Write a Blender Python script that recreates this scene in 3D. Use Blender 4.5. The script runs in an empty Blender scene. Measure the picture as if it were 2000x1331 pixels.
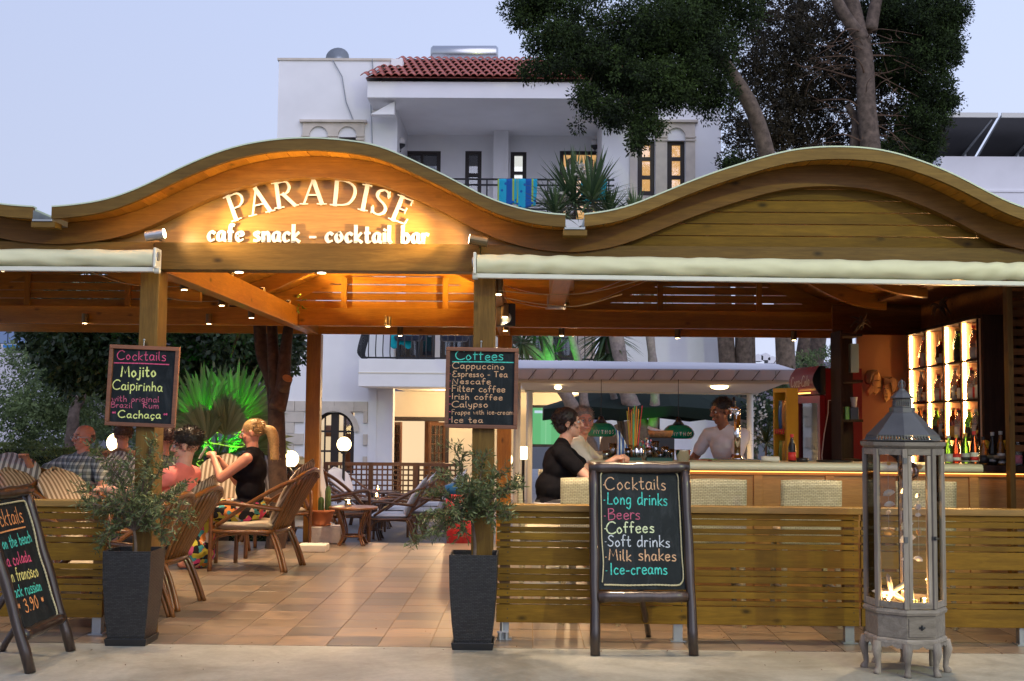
import bpy, math, random
import numpy as np
from mathutils import Vector, Matrix
random.seed(7)
rng = np.random.default_rng(7)
R = math.radians
S = bpy.context.scene
COL = S.collection
# ------------------------------------------------------------------ camera
F = 2300.0; H = 1.46; ROLL = 0.009
_x0 = 30 + 155 * ROLL
YAW = math.atan(_x0 / F); PITCH = math.atan(154.7 / F)
cam_d = bpy.data.cameras.new('camera'); cam = bpy.data.objects.new('camera', cam_d); COL.objects.link(cam)
cam_d.sensor_width = 36; cam_d.lens = F / 2000 * 36; cam_d.clip_end = 2000; cam_d.clip_start = .05
CM = Matrix.Rotation(YAW, 4, 'Z') @ Matrix.Rotation(math.pi / 2 + PITCH, 4, 'X') @ Matrix.Rotation(ROLL, 4, 'Z')
cam.matrix_world = Matrix.Translation((0, 0, H)) @ CM
S.camera = cam
C3 = CM.to_3x3()
def ray(px, py):
    return C3 @ Vector(((px - 1000) / F, (665.5 - py) / F, -1))
def W(px, py, Y):
    d = ray(px, py); t = Y / d.y
    return Vector((d.x * t, Y, H + d.z * t))
def G(px, py, z=0.0):
    d = ray(px, py); t = (z - H) / d.z
    return Vector((d.x * t, d.y * t, z))
# ------------------------------------------------------------------ world, soft dusk light
wd = bpy.data.worlds.new('World'); S.world = wd; wd.use_nodes = True
n = wd.node_tree.nodes; l = wd.node_tree.links; n.clear()
out = n.new('ShaderNodeOutputWorld'); bg = n.new('ShaderNodeBackground'); l.new(bg.outputs[0], out.inputs[0])
tc = n.new('ShaderNodeTexCoord'); sx = n.new('ShaderNodeSeparateXYZ'); l.new(tc.outputs['Generated'], sx.inputs[0])
mr = n.new('ShaderNodeMapRange'); l.new(sx.outputs[2], mr.inputs[0]); mr.inputs[1].default_value = -.02; mr.inputs[2].default_value = .95
cr = n.new('ShaderNodeValToRGB'); l.new(mr.outputs[0], cr.inputs[0])
e = cr.color_ramp.elements; e[0].position = 0; e[0].color = (.66, .69, .87, 1); e[1].position = 1; e[1].color = (.42, .50, .80, 1)
q = e.new(.12); q.color = (.62, .69, .90, 1); q = e.new(.35); q.color = (.57, .66, .93, 1)
m2 = n.new('ShaderNodeMapRange'); l.new(sx.outputs[0], m2.inputs[0]); m2.inputs[1].default_value = -.5; m2.inputs[2].default_value = .6
m2.inputs[3].default_value = .94; m2.inputs[4].default_value = 1.2
mx = n.new('ShaderNodeVectorMath'); mx.operation = 'SCALE'; l.new(cr.outputs[0], mx.inputs[0]); l.new(m2.outputs[0], mx.inputs['Scale'])
l.new(mx.outputs[0], bg.inputs[0]); bg.inputs[1].default_value = 1.0
S.view_settings.view_transform = 'Standard'; S.view_settings.look = 'None'; S.view_settings.exposure = 0; S.view_settings.gamma = 1
S.cycles.max_bounces = 7; S.cycles.diffuse_bounces = 3; S.cycles.glossy_bounces = 3; S.cycles.transmission_bounces = 5; S.cycles.transparent_max_bounces = 10
S.cycles.caustics_reflective = False; S.cycles.caustics_refractive = False; S.cycles.sample_clamp_indirect = 4
S.cycles.use_denoising = True
sun_d = bpy.data.lights.new('dusk_glow', 'SUN'); sun = bpy.data.objects.new('dusk_glow', sun_d); COL.objects.link(sun)
sun_d.energy = 1.25; sun_d.angle = R(60); sun_d.color = (.90, .86, 1.0); sun.rotation_euler = (R(58), 0, R(20))

# ------------------------------------------------------------------ mesh helpers
def V(*a): return Vector(a)
class MB:
    def __init__(s): s.v = []; s.f = []; s.m = []
    def add(s, vs, fs, mi=0):
        b = len(s.v); s.v.extend([tuple(p) for p in vs]); s.f.extend([tuple(b + i for i in f) for f in fs]); s.m.extend([mi] * len(fs)); return s
    def box(s, c, d, rot=None, mi=0):
        hx, hy, hz = d[0] / 2, d[1] / 2, d[2] / 2
        p = [Vector((x, y, z)) for x in (-hx, hx) for y in (-hy, hy) for z in (-hz, hz)]
        if rot is not None:
            if not isinstance(rot, Matrix): rot = Matrix.Rotation(rot, 3, 'Z')
            p = [rot @ a for a in p]
        c = Vector(c); p = [a + c for a in p]
        return s.add(p, [(0, 1, 3, 2), (4, 6, 7, 5), (0, 4, 5, 1), (2, 3, 7, 6), (0, 2, 6, 4), (1, 5, 7, 3)], mi)
    def bb(s, x0, x1, y0, y1, z0, z1, mi=0):
        return s.box(((x0 + x1) / 2, (y0 + y1) / 2, (z0 + z1) / 2), (abs(x1 - x0), abs(y1 - y0), abs(z1 - z0)), None, mi)
    def hexa(s, p, mi=0):   # p: 8 points, bottom 4 (ccw) then top 4
        return s.add(p, [(3, 2, 1, 0), (4, 5, 6, 7), (0, 1, 5, 4), (1, 2, 6, 5), (2, 3, 7, 6), (3, 0, 4, 7)], mi)
    def tube(s, pts, r, n=8, mi=0, cap=True):
        pts = [Vector(p) for p in pts]; k = len(pts)
        rs = r if isinstance(r, (list, tuple)) else [r] * k
        tang = []
        for i in range(k):
            a = pts[max(i - 1, 0)]; b = pts[min(i + 1, k - 1)]; t = (b - a)
            tang.append(t.normalized() if t.length > 1e-9 else Vector((0, 0, 1)))
        u = tang[0].orthogonal().normalized(); vs = []
        for i in range(k):
            t = tang[i]; u = (u - t * u.dot(t))
            u = u.normalized() if u.length > 1e-6 else t.orthogonal().normalized()
            w = t.cross(u)
            for j in range(n):
                a = 2 * math.pi * j / n
                vs.append(pts[i] + (u * math.cos(a) + w * math.sin(a)) * rs[i])
        fs = [(i * n + j, i * n + (j + 1) % n, (i + 1) * n + (j + 1) % n, (i + 1) * n + j) for i in range(k - 1) for j in range(n)]
        if cap: fs += [tuple(range(n - 1, -1, -1)), tuple((k - 1) * n + j for j in range(n))]
        return s.add(vs, fs, mi)
    def lathe(s, prof, c=(0, 0, 0), n=16, mi=0, a0=0.0):
        k = len(prof); c = Vector(c)
        vs = [c + Vector((r * math.cos(a0 + 2 * math.pi * j / n), r * math.sin(a0 + 2 * math.pi * j / n), z)) for (r, z) in prof for j in range(n)]
        fs = [(i * n + j, i * n + (j + 1) % n, (i + 1) * n + (j + 1) % n, (i + 1) * n + j) for i in range(k - 1) for j in range(n)]
        if prof[0][0] > 1e-4: fs.append(tuple(range(n - 1, -1, -1)))
        if prof[-1][0] > 1e-4: fs.append(tuple((k - 1) * n + j for j in range(n)))
        return s.add(vs, fs, mi)
    def prism(s, poly, y0, y1, mi=0):   # poly of (x,z), extruded along y
        k = len(poly)
        vs = [(x, y0, z) for x, z in poly] + [(x, y1, z) for x, z in poly]
        fs = [tuple(range(k)), tuple(range(2 * k - 1, k - 1, -1))] + [(i, k + i, k + (i + 1) % k, (i + 1) % k) for i in range(k)]
        return s.add(vs, fs, mi)
    def ball(s, c, r, n=12, m=8, rot=None, mi=0):
        if not isinstance(r, (tuple, list)): r = (r, r, r)
        c = Vector(c); vs = []
        for i in range(1, m):
            p = math.pi * i / m
            for j in range(n):
                a = 2 * math.pi * j / n
                vs.append(Vector((r[0] * math.sin(p) * math.cos(a), r[1] * math.sin(p) * math.sin(a), r[2] * math.cos(p))))
        vs += [Vector((0, 0, r[2])), Vector((0, 0, -r[2]))]
        if rot is not None: vs = [rot @ v for v in vs]
        vs = [v + c for v in vs]; T = len(vs) - 2; B = T + 1
        fs = [(i * n + j, (i + 1) * n + j, (i + 1) * n + (j + 1) % n, i * n + (j + 1) % n) for i in range(m - 2) for j in range(n)]
        fs += [(T, j, (j + 1) % n) for j in range(n)] + [(B, (m - 2) * n + (j + 1) % n, (m - 2) * n + j) for j in range(n)]
        return s.add(vs, fs, mi)
    def caps(s, p0, r0, p1, r1, n=12):   # closed tapered capsule
        p0 = Vector(p0); p1 = Vector(p1); d = p1 - p0
        if d.length < 1e-5: return s.ball(p0, max(r0, r1), n, 8)
        t = d.normalized(); pts = []; rs = []
        for a in (80, 60, 40, 20): pts.append(p0 - t * r0 * math.sin(R(a))); rs.append(r0 * math.cos(R(a)))
        pts.append(p0); rs.append(r0); pts.append(p1); rs.append(r1)
        for a in (20, 40, 60, 80): pts.append(p1 + t * r1 * math.sin(R(a))); rs.append(r1 * math.cos(R(a)))
        return s.tube(pts, rs, n)
    def surf(s, fn, nu, nv, mi=0):
        vs = [fn(i / nu, j / nv) for i in range(nu + 1) for j in range(nv + 1)]
        fs = [(i * (nv + 1) + j, (i + 1) * (nv + 1) + j, (i + 1) * (nv + 1) + j + 1, i * (nv + 1) + j + 1) for i in range(nu) for j in range(nv)]
        return s.add(vs, fs, mi)
    def xf(s, M):
        s.v = [tuple(M @ Vector(p)) for p in s.v]; return s
    def build(s, name, mats, parent=None, world=True, smooth=False, bevel=0, solid=0, label=None, **kw):
        if not isinstance(mats, (list, tuple)): mats = [mats]
        me = bpy.data.meshes.new(name)
        if world and s.v:
            a = np.array(s.v); o0 = (a.min(0) + a.max(0)) / 2; vv = (a - o0).tolist()
        else: o0 = np.zeros(3); vv = s.v
        me.from_pydata(vv, [], s.f)
        for m in mats: me.materials.append(m)
        if len(mats) > 1: me.polygons.foreach_set('material_index', s.m)
        if smooth: me.polygons.foreach_set('use_smooth', [True] * len(me.polygons))
        me.update()
        o = bpy.data.objects.new(name, me); COL.objects.link(o)
        loc = Vector(o0)
        if parent is not None:
            o.parent = parent
            p = parent; 
            while p is not None and world:
                loc = loc - p.location; p = p.parent
        o.location = loc
        if bevel:
            b = o.modifiers.new('bevel', 'BEVEL'); b.width = bevel; b.segments = 2; b.limit_method = 'ANGLE'; b.angle_limit = R(50)
            for pl in me.polygons: pl.use_smooth = True
            w = o.modifiers.new('wn', 'WEIGHTED_NORMAL'); w.keep_sharp = False
        if solid:
            b = o.modifiers.new('solid', 'SOLIDIFY'); b.thickness = solid; b.offset = 0
        if label: o['label'] = label
        for k_, v_ in kw.items(): o[k_] = v_
        return o
def tag(o, label=None, cat=None, group=None, kind=None):
    if label: o['label'] = label
    if cat: o['category'] = cat
    if group: o['group'] = group
    if kind: o['kind'] = kind
    return o
def thing(name, label, cat, loc=(0, 0, 0), group=None, rz=0, kind=None):
    o = bpy.data.objects.new(name, None); COL.objects.link(o); o.location = loc; o.rotation_euler = (0, 0, rz); o.empty_display_size = .1
    return tag(o, label, cat, group, kind)
def dup(o, parent=None, loc=None, rz=None, label=None, sc=None):
    c = o.copy(); COL.objects.link(c)
    if parent is not None: c.parent = parent
    for ch in list(o.children): dup(ch, c)
    if loc is not None: c.location = loc
    if rz is not None: c.rotation_euler = (0, 0, rz)
    if label: c['label'] = label
    if sc: c.scale = (sc, sc, sc)
    return c
def smooth_pts(p, k=6, closed=False):
    p = [Vector(q) for q in p]; o = []; n_ = len(p)
    for i in range(n_ if closed else n_ - 1):
        if closed: a, b, c, d = p[i - 1], p[i], p[(i + 1) % n_], p[(i + 2) % n_]
        else: a, b, c, d = p[max(i - 1, 0)], p[i], p[i + 1], p[min(i + 2, n_ - 1)]
        for j in range(k):
            t = j / k
            o.append(.5 * ((2 * b) + (c - a) * t + (2 * a - 5 * b + 4 * c - d) * t * t + (3 * b - a - 3 * c + d) * t ** 3))
    if not closed: o.append(p[-1])
    return o

# ------------------------------------------------------------------ materials
def newmat(name):
    m = bpy.data.materials.new(name); m.use_nodes = True; nt = m.node_tree
    return m, nt.nodes, nt.links, nt.nodes['Principled BSDF']
def setp(b, col=None, rough=.6, metal=0, spec=None, emit=None, es=0, trans=0, coat=0, alpha=None, ior=None, sheen=0, sss=0):
    if col is not None: b.inputs['Base Color'].default_value = (*col, 1)
    b.inputs['Roughness'].default_value = rough; b.inputs['Metallic'].default_value = metal
    if spec is not None: b.inputs['Specular IOR Level'].default_value = spec
    if emit is not None: b.inputs['Emission Color'].default_value = (*emit, 1); b.inputs['Emission Strength'].default_value = es
    b.inputs['Transmission Weight'].default_value = trans; b.inputs['Coat Weight'].default_value = coat
    if alpha is not None: b.inputs['Alpha'].default_value = alpha
    if ior: b.inputs['IOR'].default_value = ior
    if sheen: b.inputs['Sheen Weight'].default_value = sheen
    if sss: b.inputs['Subsurface Weight'].default_value = sss; b.inputs['Subsurface Scale'].default_value = .02
def coords(n, l, scale=(1, 1, 1), rnd=True, kind='Object'):
    tc = n.new('ShaderNodeTexCoord'); mp = n.new('ShaderNodeMapping'); mp.inputs['Scale'].default_value = scale
    l.new(tc.outputs[kind], mp.inputs[0])
    oi = None
    if rnd:
        oi = n.new('ShaderNodeObjectInfo'); vm = n.new('ShaderNodeVectorMath'); vm.operation = 'SCALE'
        cm = n.new('ShaderNodeCombineXYZ'); cm.inputs[0].default_value = 1; cm.inputs[1].default_value = .7; cm.inputs[2].default_value = 1.3
        l.new(cm.outputs[0], vm.inputs[0]); mu = n.new('ShaderNodeMath'); mu.operation = 'MULTIPLY'; mu.inputs[1].default_value = 60
        l.new(oi.outputs['Random'], mu.inputs[0]); l.new(mu.outputs[0], vm.inputs['Scale']); l.new(vm.outputs[0], mp.inputs['Location'])
    return mp.outputs[0], oi
def noise(n, l, vec, scale, detail=4, rough=.55, dist=0):
    t = n.new('ShaderNodeTexNoise'); t.inputs['Scale'].default_value = scale; t.inputs['Detail'].default_value = detail
    t.inputs['Roughness'].default_value = rough; t.inputs['Distortion'].default_value = dist; l.new(vec, t.inputs['Vector']); return t.outputs['Fac']
def ramp(n, l, fac, stops):
    c = n.new('ShaderNodeValToRGB'); l.new(fac, c.inputs[0]); e = c.color_ramp.elements
    e[0].position = stops[0][0]; e[0].color = (*stops[0][1], 1); e[1].position = stops[-1][0]; e[1].color = (*stops[-1][1], 1)
    for p, q in stops[1:-1]:
        x = e.new(p); x.color = (*q, 1)
    return c.outputs[0]
def mix(n, l, fac, a, b, mode='MIX'):
    m = n.new('ShaderNodeMix'); m.data_type = 'RGBA'; m.blend_type = mode
    for sock, val in ((m.inputs[0], fac), (m.inputs[6], a), (m.inputs[7], b)):
        if hasattr(val, 'links'): l.new(val, sock)
        elif isinstance(val, (int, float)): sock.default_value = val
        else: sock.default_value = (*val, 1)
    return m.outputs[2]
def math_(n, l, op, a, b=None):
    m = n.new('ShaderNodeMath'); m.operation = op
    for s_, v_ in ((m.inputs[0], a), (m.inputs[1], b)):
        if v_ is None: continue
        if hasattr(v_, 'links'): l.new(v_, s_)
        else: s_.default_value = v_
    return m.outputs[0]
def bump(n, l, b, h, strength=.3, dist=.01):
    x = n.new('ShaderNodeBump'); x.inputs['Strength'].default_value = strength; x.inputs['Distance'].default_value = dist
    l.new(h, x.inputs['Height']); l.new(x.outputs[0], b.inputs['Normal'])
def plain(name, col, rough=.6, var=.12, nscale=8, bmp=.1, **k):
    m, n, l, b = newmat(name); setp(b, col, rough, **k)
    v, oi = coords(n, l); f = noise(n, l, v, nscale, 5)
    c = ramp(n, l, f, [(.25, tuple(max(0, x * (1 - var)) for x in col)), (.75, tuple(min(1, x * (1 + var)) for x in col))])
    l.new(c, b.inputs['Base Color'])
    if bmp: bump(n, l, b, f, bmp, .005)
    return m
def flat(name, col, rough=.6, **k):
    m, n, l, b = newmat(name); setp(b, col, rough, **k); return m
def wood(name, c1, c2, axis='X', rough=.5, knots=True, gs=1.0, var=.24, coat=0, spec=.5):
    m, n, l, b = newmat(name); setp(b, c1, rough, coat=coat, spec=spec)
    sc = {'X': (.55, 7, 7), 'Y': (7, .55, 7), 'Z': (7, 7, .55)}[axis]
    v, oi = coords(n, l, tuple(x * gs for x in sc))
    f = noise(n, l, v, 3.2, 5, .6, 1.2)
    c = ramp(n, l, f, [(.3, c1), (.5, tuple((a + b_) / 2 for a, b_ in zip(c1, c2))), (.72, c2)])
    fine = noise(n, l, v, 22, 3, .6)
    c = mix(n, l, .35, c, ramp(n, l, fine, [(.35, (.45, .45, .45)), (.65, (1, 1, 1))]), 'MULTIPLY')
    if knots:
        ks = {'X': (1.6, 3.2, 3.2), 'Y': (3.2, 1.6, 3.2), 'Z': (3.2, 3.2, 1.6)}[axis]
        v2, _ = coords(n, l, tuple(x * gs for x in ks))
        vo = n.new('ShaderNodeTexVoronoi'); vo.inputs['Scale'].default_value = 1.7; l.new(v2, vo.inputs['Vector'])
        kf = ramp(n, l, vo.outputs['Distance'], [(.035, (.16, .16, .16)), (.075, (.55, .55, .55)), (.13, (1, 1, 1))])
        c = mix(n, l, .9, c, kf, 'MULTIPLY')
    v3, _ = coords(n, l); c = mix(n, l, .6, c, ramp(n, l, noise(n, l, v3, 1.6, 4, .7), [(.3, (.62, .6, .58)), (.6, (1, 1, 1))]), 'MULTIPLY')
    rv = n.new('ShaderNodeMapRange'); l.new(oi.outputs['Random'], rv.inputs[0]); rv.inputs[3].default_value = 1 - var; rv.inputs[4].default_value = 1 + var
    vm = n.new('ShaderNodeVectorMath'); vm.operation = 'SCALE'; l.new(c, vm.inputs[0]); l.new(rv.outputs[0], vm.inputs['Scale'])
    l.new(vm.outputs[0], b.inputs['Base Color']); bump(n, l, b, fine, .12, .003)
    return m
def emis(name, col, s):
    m, n, l, b = newmat(name); setp(b, (0, 0, 0), .5, emit=col, es=s); return m
def glass(name, col=(1, 1, 1), rough=.02, ior=1.45):
    m, n, l, b = newmat(name); setp(b, col, rough, trans=1, ior=ior); return m
def pane(name, tint=(.9, .92, .95), refl=.12):
    m = bpy.data.materials.new(name); m.use_nodes = True; n = m.node_tree.nodes; l = m.node_tree.links; n.clear()
    o = n.new('ShaderNodeOutputMaterial'); t = n.new('ShaderNodeBsdfTransparent'); t.inputs[0].default_value = (*tint, 1)
    g = n.new('ShaderNodeBsdfGlossy'); g.inputs['Roughness'].default_value = .03
    fr = n.new('ShaderNodeFresnel'); fr.inputs[0].default_value = 1.5
    ad = n.new('ShaderNodeMath'); ad.operation = 'MULTIPLY_ADD'; ad.inputs[1].default_value = 1; ad.inputs[2].default_value = refl - .04; l.new(fr.outputs[0], ad.inputs[0])
    ms = n.new('ShaderNodeMixShader'); l.new(ad.outputs[0], ms.inputs[0]); l.new(t.outputs[0], ms.inputs[1]); l.new(g.outputs[0], ms.inputs[2]); l.new(ms.outputs[0], o.inputs[0])
    return m
def leafmat(name, c1, c2, rough=.55, trans=.25):
    m = bpy.data.materials.new(name); m.use_nodes = True; n = m.node_tree.nodes; l = m.node_tree.links; b = n['Principled BSDF']; o = n['Material Output']
    at = n.new('ShaderNodeAttribute'); at.attribute_name = 'rnd'
    c = ramp(n, l, at.outputs['Fac'], [(0, c1), (1, c2)])
    l.new(c, b.inputs['Base Color']); b.inputs['Roughness'].default_value = rough
    t = n.new('ShaderNodeBsdfTranslucent'); l.new(c, t.inputs[0]); ms = n.new('ShaderNodeMixShader'); ms.inputs[0].default_value = trans
    l.new(b.outputs[0], ms.inputs[1]); l.new(t.outputs[0], ms.inputs[2]); l.new(ms.outputs[0], o.inputs[0])
    return m
def stripes(name, c1, c2, freq, axis=0, rough=.85, wob=0.0):
    m, n, l, b = newmat(name); setp(b, c1, rough)
    v, oi = coords(n, l, rnd=False); s_ = n.new('ShaderNodeSeparateXYZ'); l.new(v, s_.inputs[0])
    x = math_(n, l, 'MULTIPLY', s_.outputs[axis], freq); x = math_(n, l, 'ADD', x, 100.25); x = math_(n, l, 'FRACT', x)
    f = noise(n, l, v, 40, 3); 
    g = ramp(n, l, x, [(.0, c1), (.44, c1), (.48, c2), (.96, c2), (1, c1)])
    l.new(mix(n, l, .25, g, ramp(n, l, f, [(.3, (.7, .7, .7)), (.7, (1, 1, 1))]), 'MULTIPLY'), b.inputs['Base Color']); bump(n, l, b, f, .15, .003)
    return m
M = {}
PINE1, PINE2 = (.22, .125, .026), (.135, .07, .012)
for ax in 'XYZ':
    M['pine' + ax] = wood('pine_' + ax, PINE1, PINE2, ax, .5, spec=.22)
    M['in' + ax] = wood('orange_varnished_pine_' + ax, (.60, .27, .03), (.42, .17, .017), ax, .38)
M['ply'] = wood('sign_panel_wood', (.46, .25, .07), (.35, .17, .04), 'X', .4, gs=.5)
M['pineD'] = wood('dark_pine', (.22, .09, .03), (.12, .05, .02), 'X', .7, spec=.15)
M['pineDZ'] = wood('dark_pine_upright', (.20, .085, .03), (.11, .045, .018), 'Z', .5)
M['slat'] = wood('fence_slat_wood', (.25, .135, .012), (.15, .078, .007), 'X', .6, var=.2, spec=.2)
M['arch'] = wood('arch_wood', (.26, .125, .024), (.17, .075, .012), 'X', .5, spec=.25)
M['capgreen'] = flat('pale_roof_edge', (.55, .62, .48), .5)
M['metal'] = flat('brushed_steel', (.55, .55, .55), .3, metal=1)
M['chrome'] = flat('chrome', (.85, .85, .85), .08, metal=1)
M['galv'] = plain('galvanised_steel', (.35, .37, .38), .45, metal=.7)
M['black'] = flat('black_plastic', (.012, .012, .013), .4)
M['blackmetal'] = flat('black_iron', (.015, .015, .018), .45)
M['brass'] = flat('bronze_tube', (.20, .14, .07), .35, metal=.8)
M['white'] = plain('white_plaster', (.84, .83, .84), .8, .06, 1.1, .15)
M['whitem'] = flat('white_metal', (.66, .65, .58), .4)
M['cream'] = plain('cream_plaster', (.76, .70, .58), .8, .05, 3, .1)
M['fabric'] = plain('awning_fabric', (.66, .63, .42), .7, .06, 5, .3)
M['dkwood'] = wood('near_black_wood', (.05, .025, .018), (.028, .014, .01), 'Z', .7, knots=False, spec=.15)
M['bulb'] = emis('downlight_lens', (1, .72, .38), 30)
M['globe'] = emis('globe_lamp_glass', (1, .74, .36), 9)
M['paneclear'] = pane('clear_glass', (.97, .97, .97), .015)
M['bark'] = plain('grey_brown_bark', (.125, .09, .07), .95, .6, 11, 1)
M['barkdark'] = plain('dark_bark', (.085, .05, .035), .9, .5, 16, .9)
def spot(name, loc, tgt, energy, col, size, blend=.5, radius=.03):
    d = bpy.data.lights.new(name, 'SPOT'); d.energy = energy; d.color = col; d.spot_size = R(size); d.spot_blend = blend; d.shadow_soft_size = radius
    o = bpy.data.objects.new(name, d); COL.objects.link(o); o.location = loc
    o.rotation_euler = (Vector(tgt) - Vector(loc)).to_track_quat('-Z', 'Y').to_euler(); return o
def point(name, loc, energy, col, radius=.05):
    d = bpy.data.lights.new(name, 'POINT'); d.energy = energy; d.color = col; d.shadow_soft_size = radius
    o = bpy.data.objects.new(name, d); COL.objects.link(o); o.location = loc; return o
WARM = (1, .62, .26); WARM2 = (1, .74, .46)

def cloud(name, mat, parent, cen, dirs, ln, wd, world=True, kind=None, tri=False, rnd=None, label=None):
    """leaf mesh: one rhombus (or blade) per centre"""
    cen = np.asarray(cen, float); N = len(cen); dirs = np.asarray(dirs, float)
    dirs /= np.linalg.norm(dirs, axis=1, keepdims=True) + 1e-9
    r = rng.normal(size=(N, 3)); side = np.cross(dirs, r); side /= np.linalg.norm(side, axis=1, keepdims=True) + 1e-9
    ln = np.broadcast_to(ln, (N,))[:, None]; wd = np.broadcast_to(wd, (N,))[:, None]
    up = np.cross(side, dirs)
    base = cen; tip = cen + dirs * ln; mid = cen + dirs * ln * .45 + up * ln * .06
    o0 = (cen.min(0) + cen.max(0)) / 2 if world else np.zeros(3)
    if tri: P = np.stack([mid - side * wd / 2, mid + side * wd / 2, tip], 1); k = 3
    else: P = np.stack([base, mid + side * wd / 2, tip, mid - side * wd / 2], 1); k = 4
    P = (P - o0).reshape(-1, 3)
    me = bpy.data.meshes.new(name); me.vertices.add(N * k); me.vertices.foreach_set('co', P.astype('f').ravel())
    me.loops.add(N * k); me.loops.foreach_set('vertex_index', np.arange(N * k, dtype='i')); me.polygons.add(N)
    me.polygons.foreach_set('loop_start', np.arange(0, N * k, k, dtype='i')); me.polygons.foreach_set('loop_total', np.full(N, k, dtype='i'))
    at = me.attributes.new('rnd', 'FLOAT', 'POINT')
    rr = rng.random(N) if rnd is None else np.clip(rnd + rng.normal(size=N) * .12, 0, 1)
    at.data.foreach_set('value', np.repeat(rr, k).astype('f')); me.materials.append(mat); me.update(calc_edges=True)
    o = bpy.data.objects.new(name, me); COL.objects.link(o); loc = Vector(o0)
    if parent is not None:
        o.parent = parent; p = parent
        while p is not None and world: loc = loc - p.location; p = p.parent
    o.location = loc
    if kind: o['kind'] = kind
    if label: o['label'] = label
    return o
# ------------------------------------------------------------------ hand lettering: one glyph = strokes in a box 1 high, '~' smooth
GL = {
'A': (.72, '0,0 .36,1 .72,0|.14,.36 .6,.36'), 'B': (.62, '.08,0 .08,1|~.08,1 .45,.98 .5,.75 .1,.54|~.1,.54 .55,.5 .6,.2 .4,.02 .08,0'),
'C': (.78, '~.75,.85 .55,.99 .25,.9 .04,.5 .18,.1 .48,0 .78,.14'), 'D': (.72, '.08,0 .08,1|~.08,1 .5,.95 .7,.55 .55,.12 .08,0'),
'E': (.58, '~.55,.95 .2,.98 .08,.75 .35,.56|~.35,.56 .05,.4 .05,.1 .3,0 .58,.08'), 'F': (.55, '.08,0 .08,1 .55,1|.08,.55 .45,.56'),
'I': (.2, '.1,0 .1,1'), 'L': (.5, '.08,1 .06,0 .5,.02'), 'M': (.85, '.04,0 .14,1 .42,.35 .7,1 .82,0'), 'N': (.7, '.06,0 .1,1 .6,0 .66,1'),
'P': (.58, '.08,0 .08,1|~.08,1 .5,.95 .55,.7 .4,.5 .08,.48'), 'R': (.62, '.08,0 .08,1|~.08,1 .5,.95 .5,.65 .1,.5 .6,0'),
'S': (.55, '~.52,.88 .3,1 .08,.82 .2,.58 .48,.38 .42,.08 .2,0 .02,.12'), 'T': (.6, '.0,1 .6,1|.3,1 .3,0'),
'a': (.52, '~.44,.5 .2,.56 .04,.3 .14,.02 .36,.12 .44,.5|~.44,.5 .42,.1 .54,.02'), 'b': (.48, '.06,1 .06,0|~.06,.3 .25,.56 .46,.3 .3,.0 .06,.08'),
'c': (.44, '~.42,.46 .22,.56 .04,.28 .18,0 .42,.08'), 'd': (.52, '~.44,.5 .2,.56 .04,.28 .16,0 .44,.2|.44,1 .46,0'),
'e': (.46, '~.05,.3 .42,.34 .32,.55 .1,.48 .05,.2 .2,0 .44,.1'), 'f': (.38, '~.38,.96 .2,1 .14,.7 .14,0|.0,.55 .34,.56'),
'g': (.5, '~.42,.5 .2,.56 .04,.3 .16,.04 .42,.2|~.44,.52 .42,-.1 .3,-.38 .06,-.26'), 'h': (.48, '.06,1 .06,0|~.06,.3 .25,.56 .4,.4 .42,0'),
'i': (.14, '.06,.54 .08,0|.06,.74 .09,.79'), 'j': (.3, '~.2,.54 .2,-.1 .1,-.34 -.06,-.26|.2,.74 .22,.79'),
'k': (.46, '.06,1 .06,0|.42,.56 .08,.26 .44,0'), 'l': (.2, '~.06,1 .05,.2 .16,0'), 'm': (.7, '.05,.55 .05,0|~.05,.36 .2,.56 .33,.4 .33,0|~.33,.36 .5,.56 .63,.4 .65,0'),
'n': (.48, '.06,.55 .06,0|~.06,.32 .25,.56 .4,.4 .42,0'), 'o': (.5, '~.25,.56 .05,.32 .2,.0 .45,.24 .27,.56'),
'p': (.48, '.06,.55 .06,-.38|~.06,.4 .28,.58 .46,.3 .28,0 .06,.1'), 'r': (.36, '.06,.55 .06,0|~.06,.3 .18,.54 .36,.5'),
's': (.4, '~.36,.5 .18,.56 .06,.42 .34,.2 .28,.02 .02,.05'), 't': (.38, '~.16,.9 .15,.15 .24,0 .36,.06|.0,.56 .34,.57'),
'u': (.5, '~.06,.55 .06,.12 .22,0 .42,.2|.42,.55 .44,0'), 'w': (.66, '.03,.55 .17,0 .33,.45 .48,0 .63,.55'), 'x': (.44, '.02,.55 .42,0|.4,.55 .02,0'),
'y': (.46, '~.04,.55 .1,.2 .3,.14 .42,.3|~.42,.55 .38,-.1 .24,-.36 .04,-.28'), 'z': (.42, '.02,.55 .4,.55 .02,0 .42,0'),
'ç': (.44, '~.42,.46 .22,.56 .04,.28 .18,0 .42,.08|~.22,0 .3,-.14 .14,-.24'),
'3': (.5, '~.06,.88 .3,1 .44,.78 .2,.56|~.2,.56 .5,.44 .42,.06 .2,0 .02,.1'), '9': (.5, '~.44,.7 .2,1 .05,.75 .2,.55 .44,.7|~.44,.75 .42,.3 .2,0'),
'0': (.5, '~.25,1 .05,.6 .2,.02 .46,.4 .27,1'), '-': (.36, '.04,.32 .34,.33'), '.': (.14, '.06,.02 .1,.05'), '*': (.3, '.05,.4 .27,.7|.05,.7 .27,.4|.0,.55 .3,.56'),
"'": (.14, '.08,1 .04,.85'), ' ': (.34, ''),
}
def parse(g):
    out = []
    for st in g.split('|'):
        if not st: continue
        sm = st[0] == '~'
        p = [tuple(float(x) for x in q.split(',')) for q in st.lstrip('~').split()]
        p3 = [Vector((x, y, 0)) for x, y in p]
        out.append(smooth_pts(p3, 4) if sm else p3)
    return out
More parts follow.
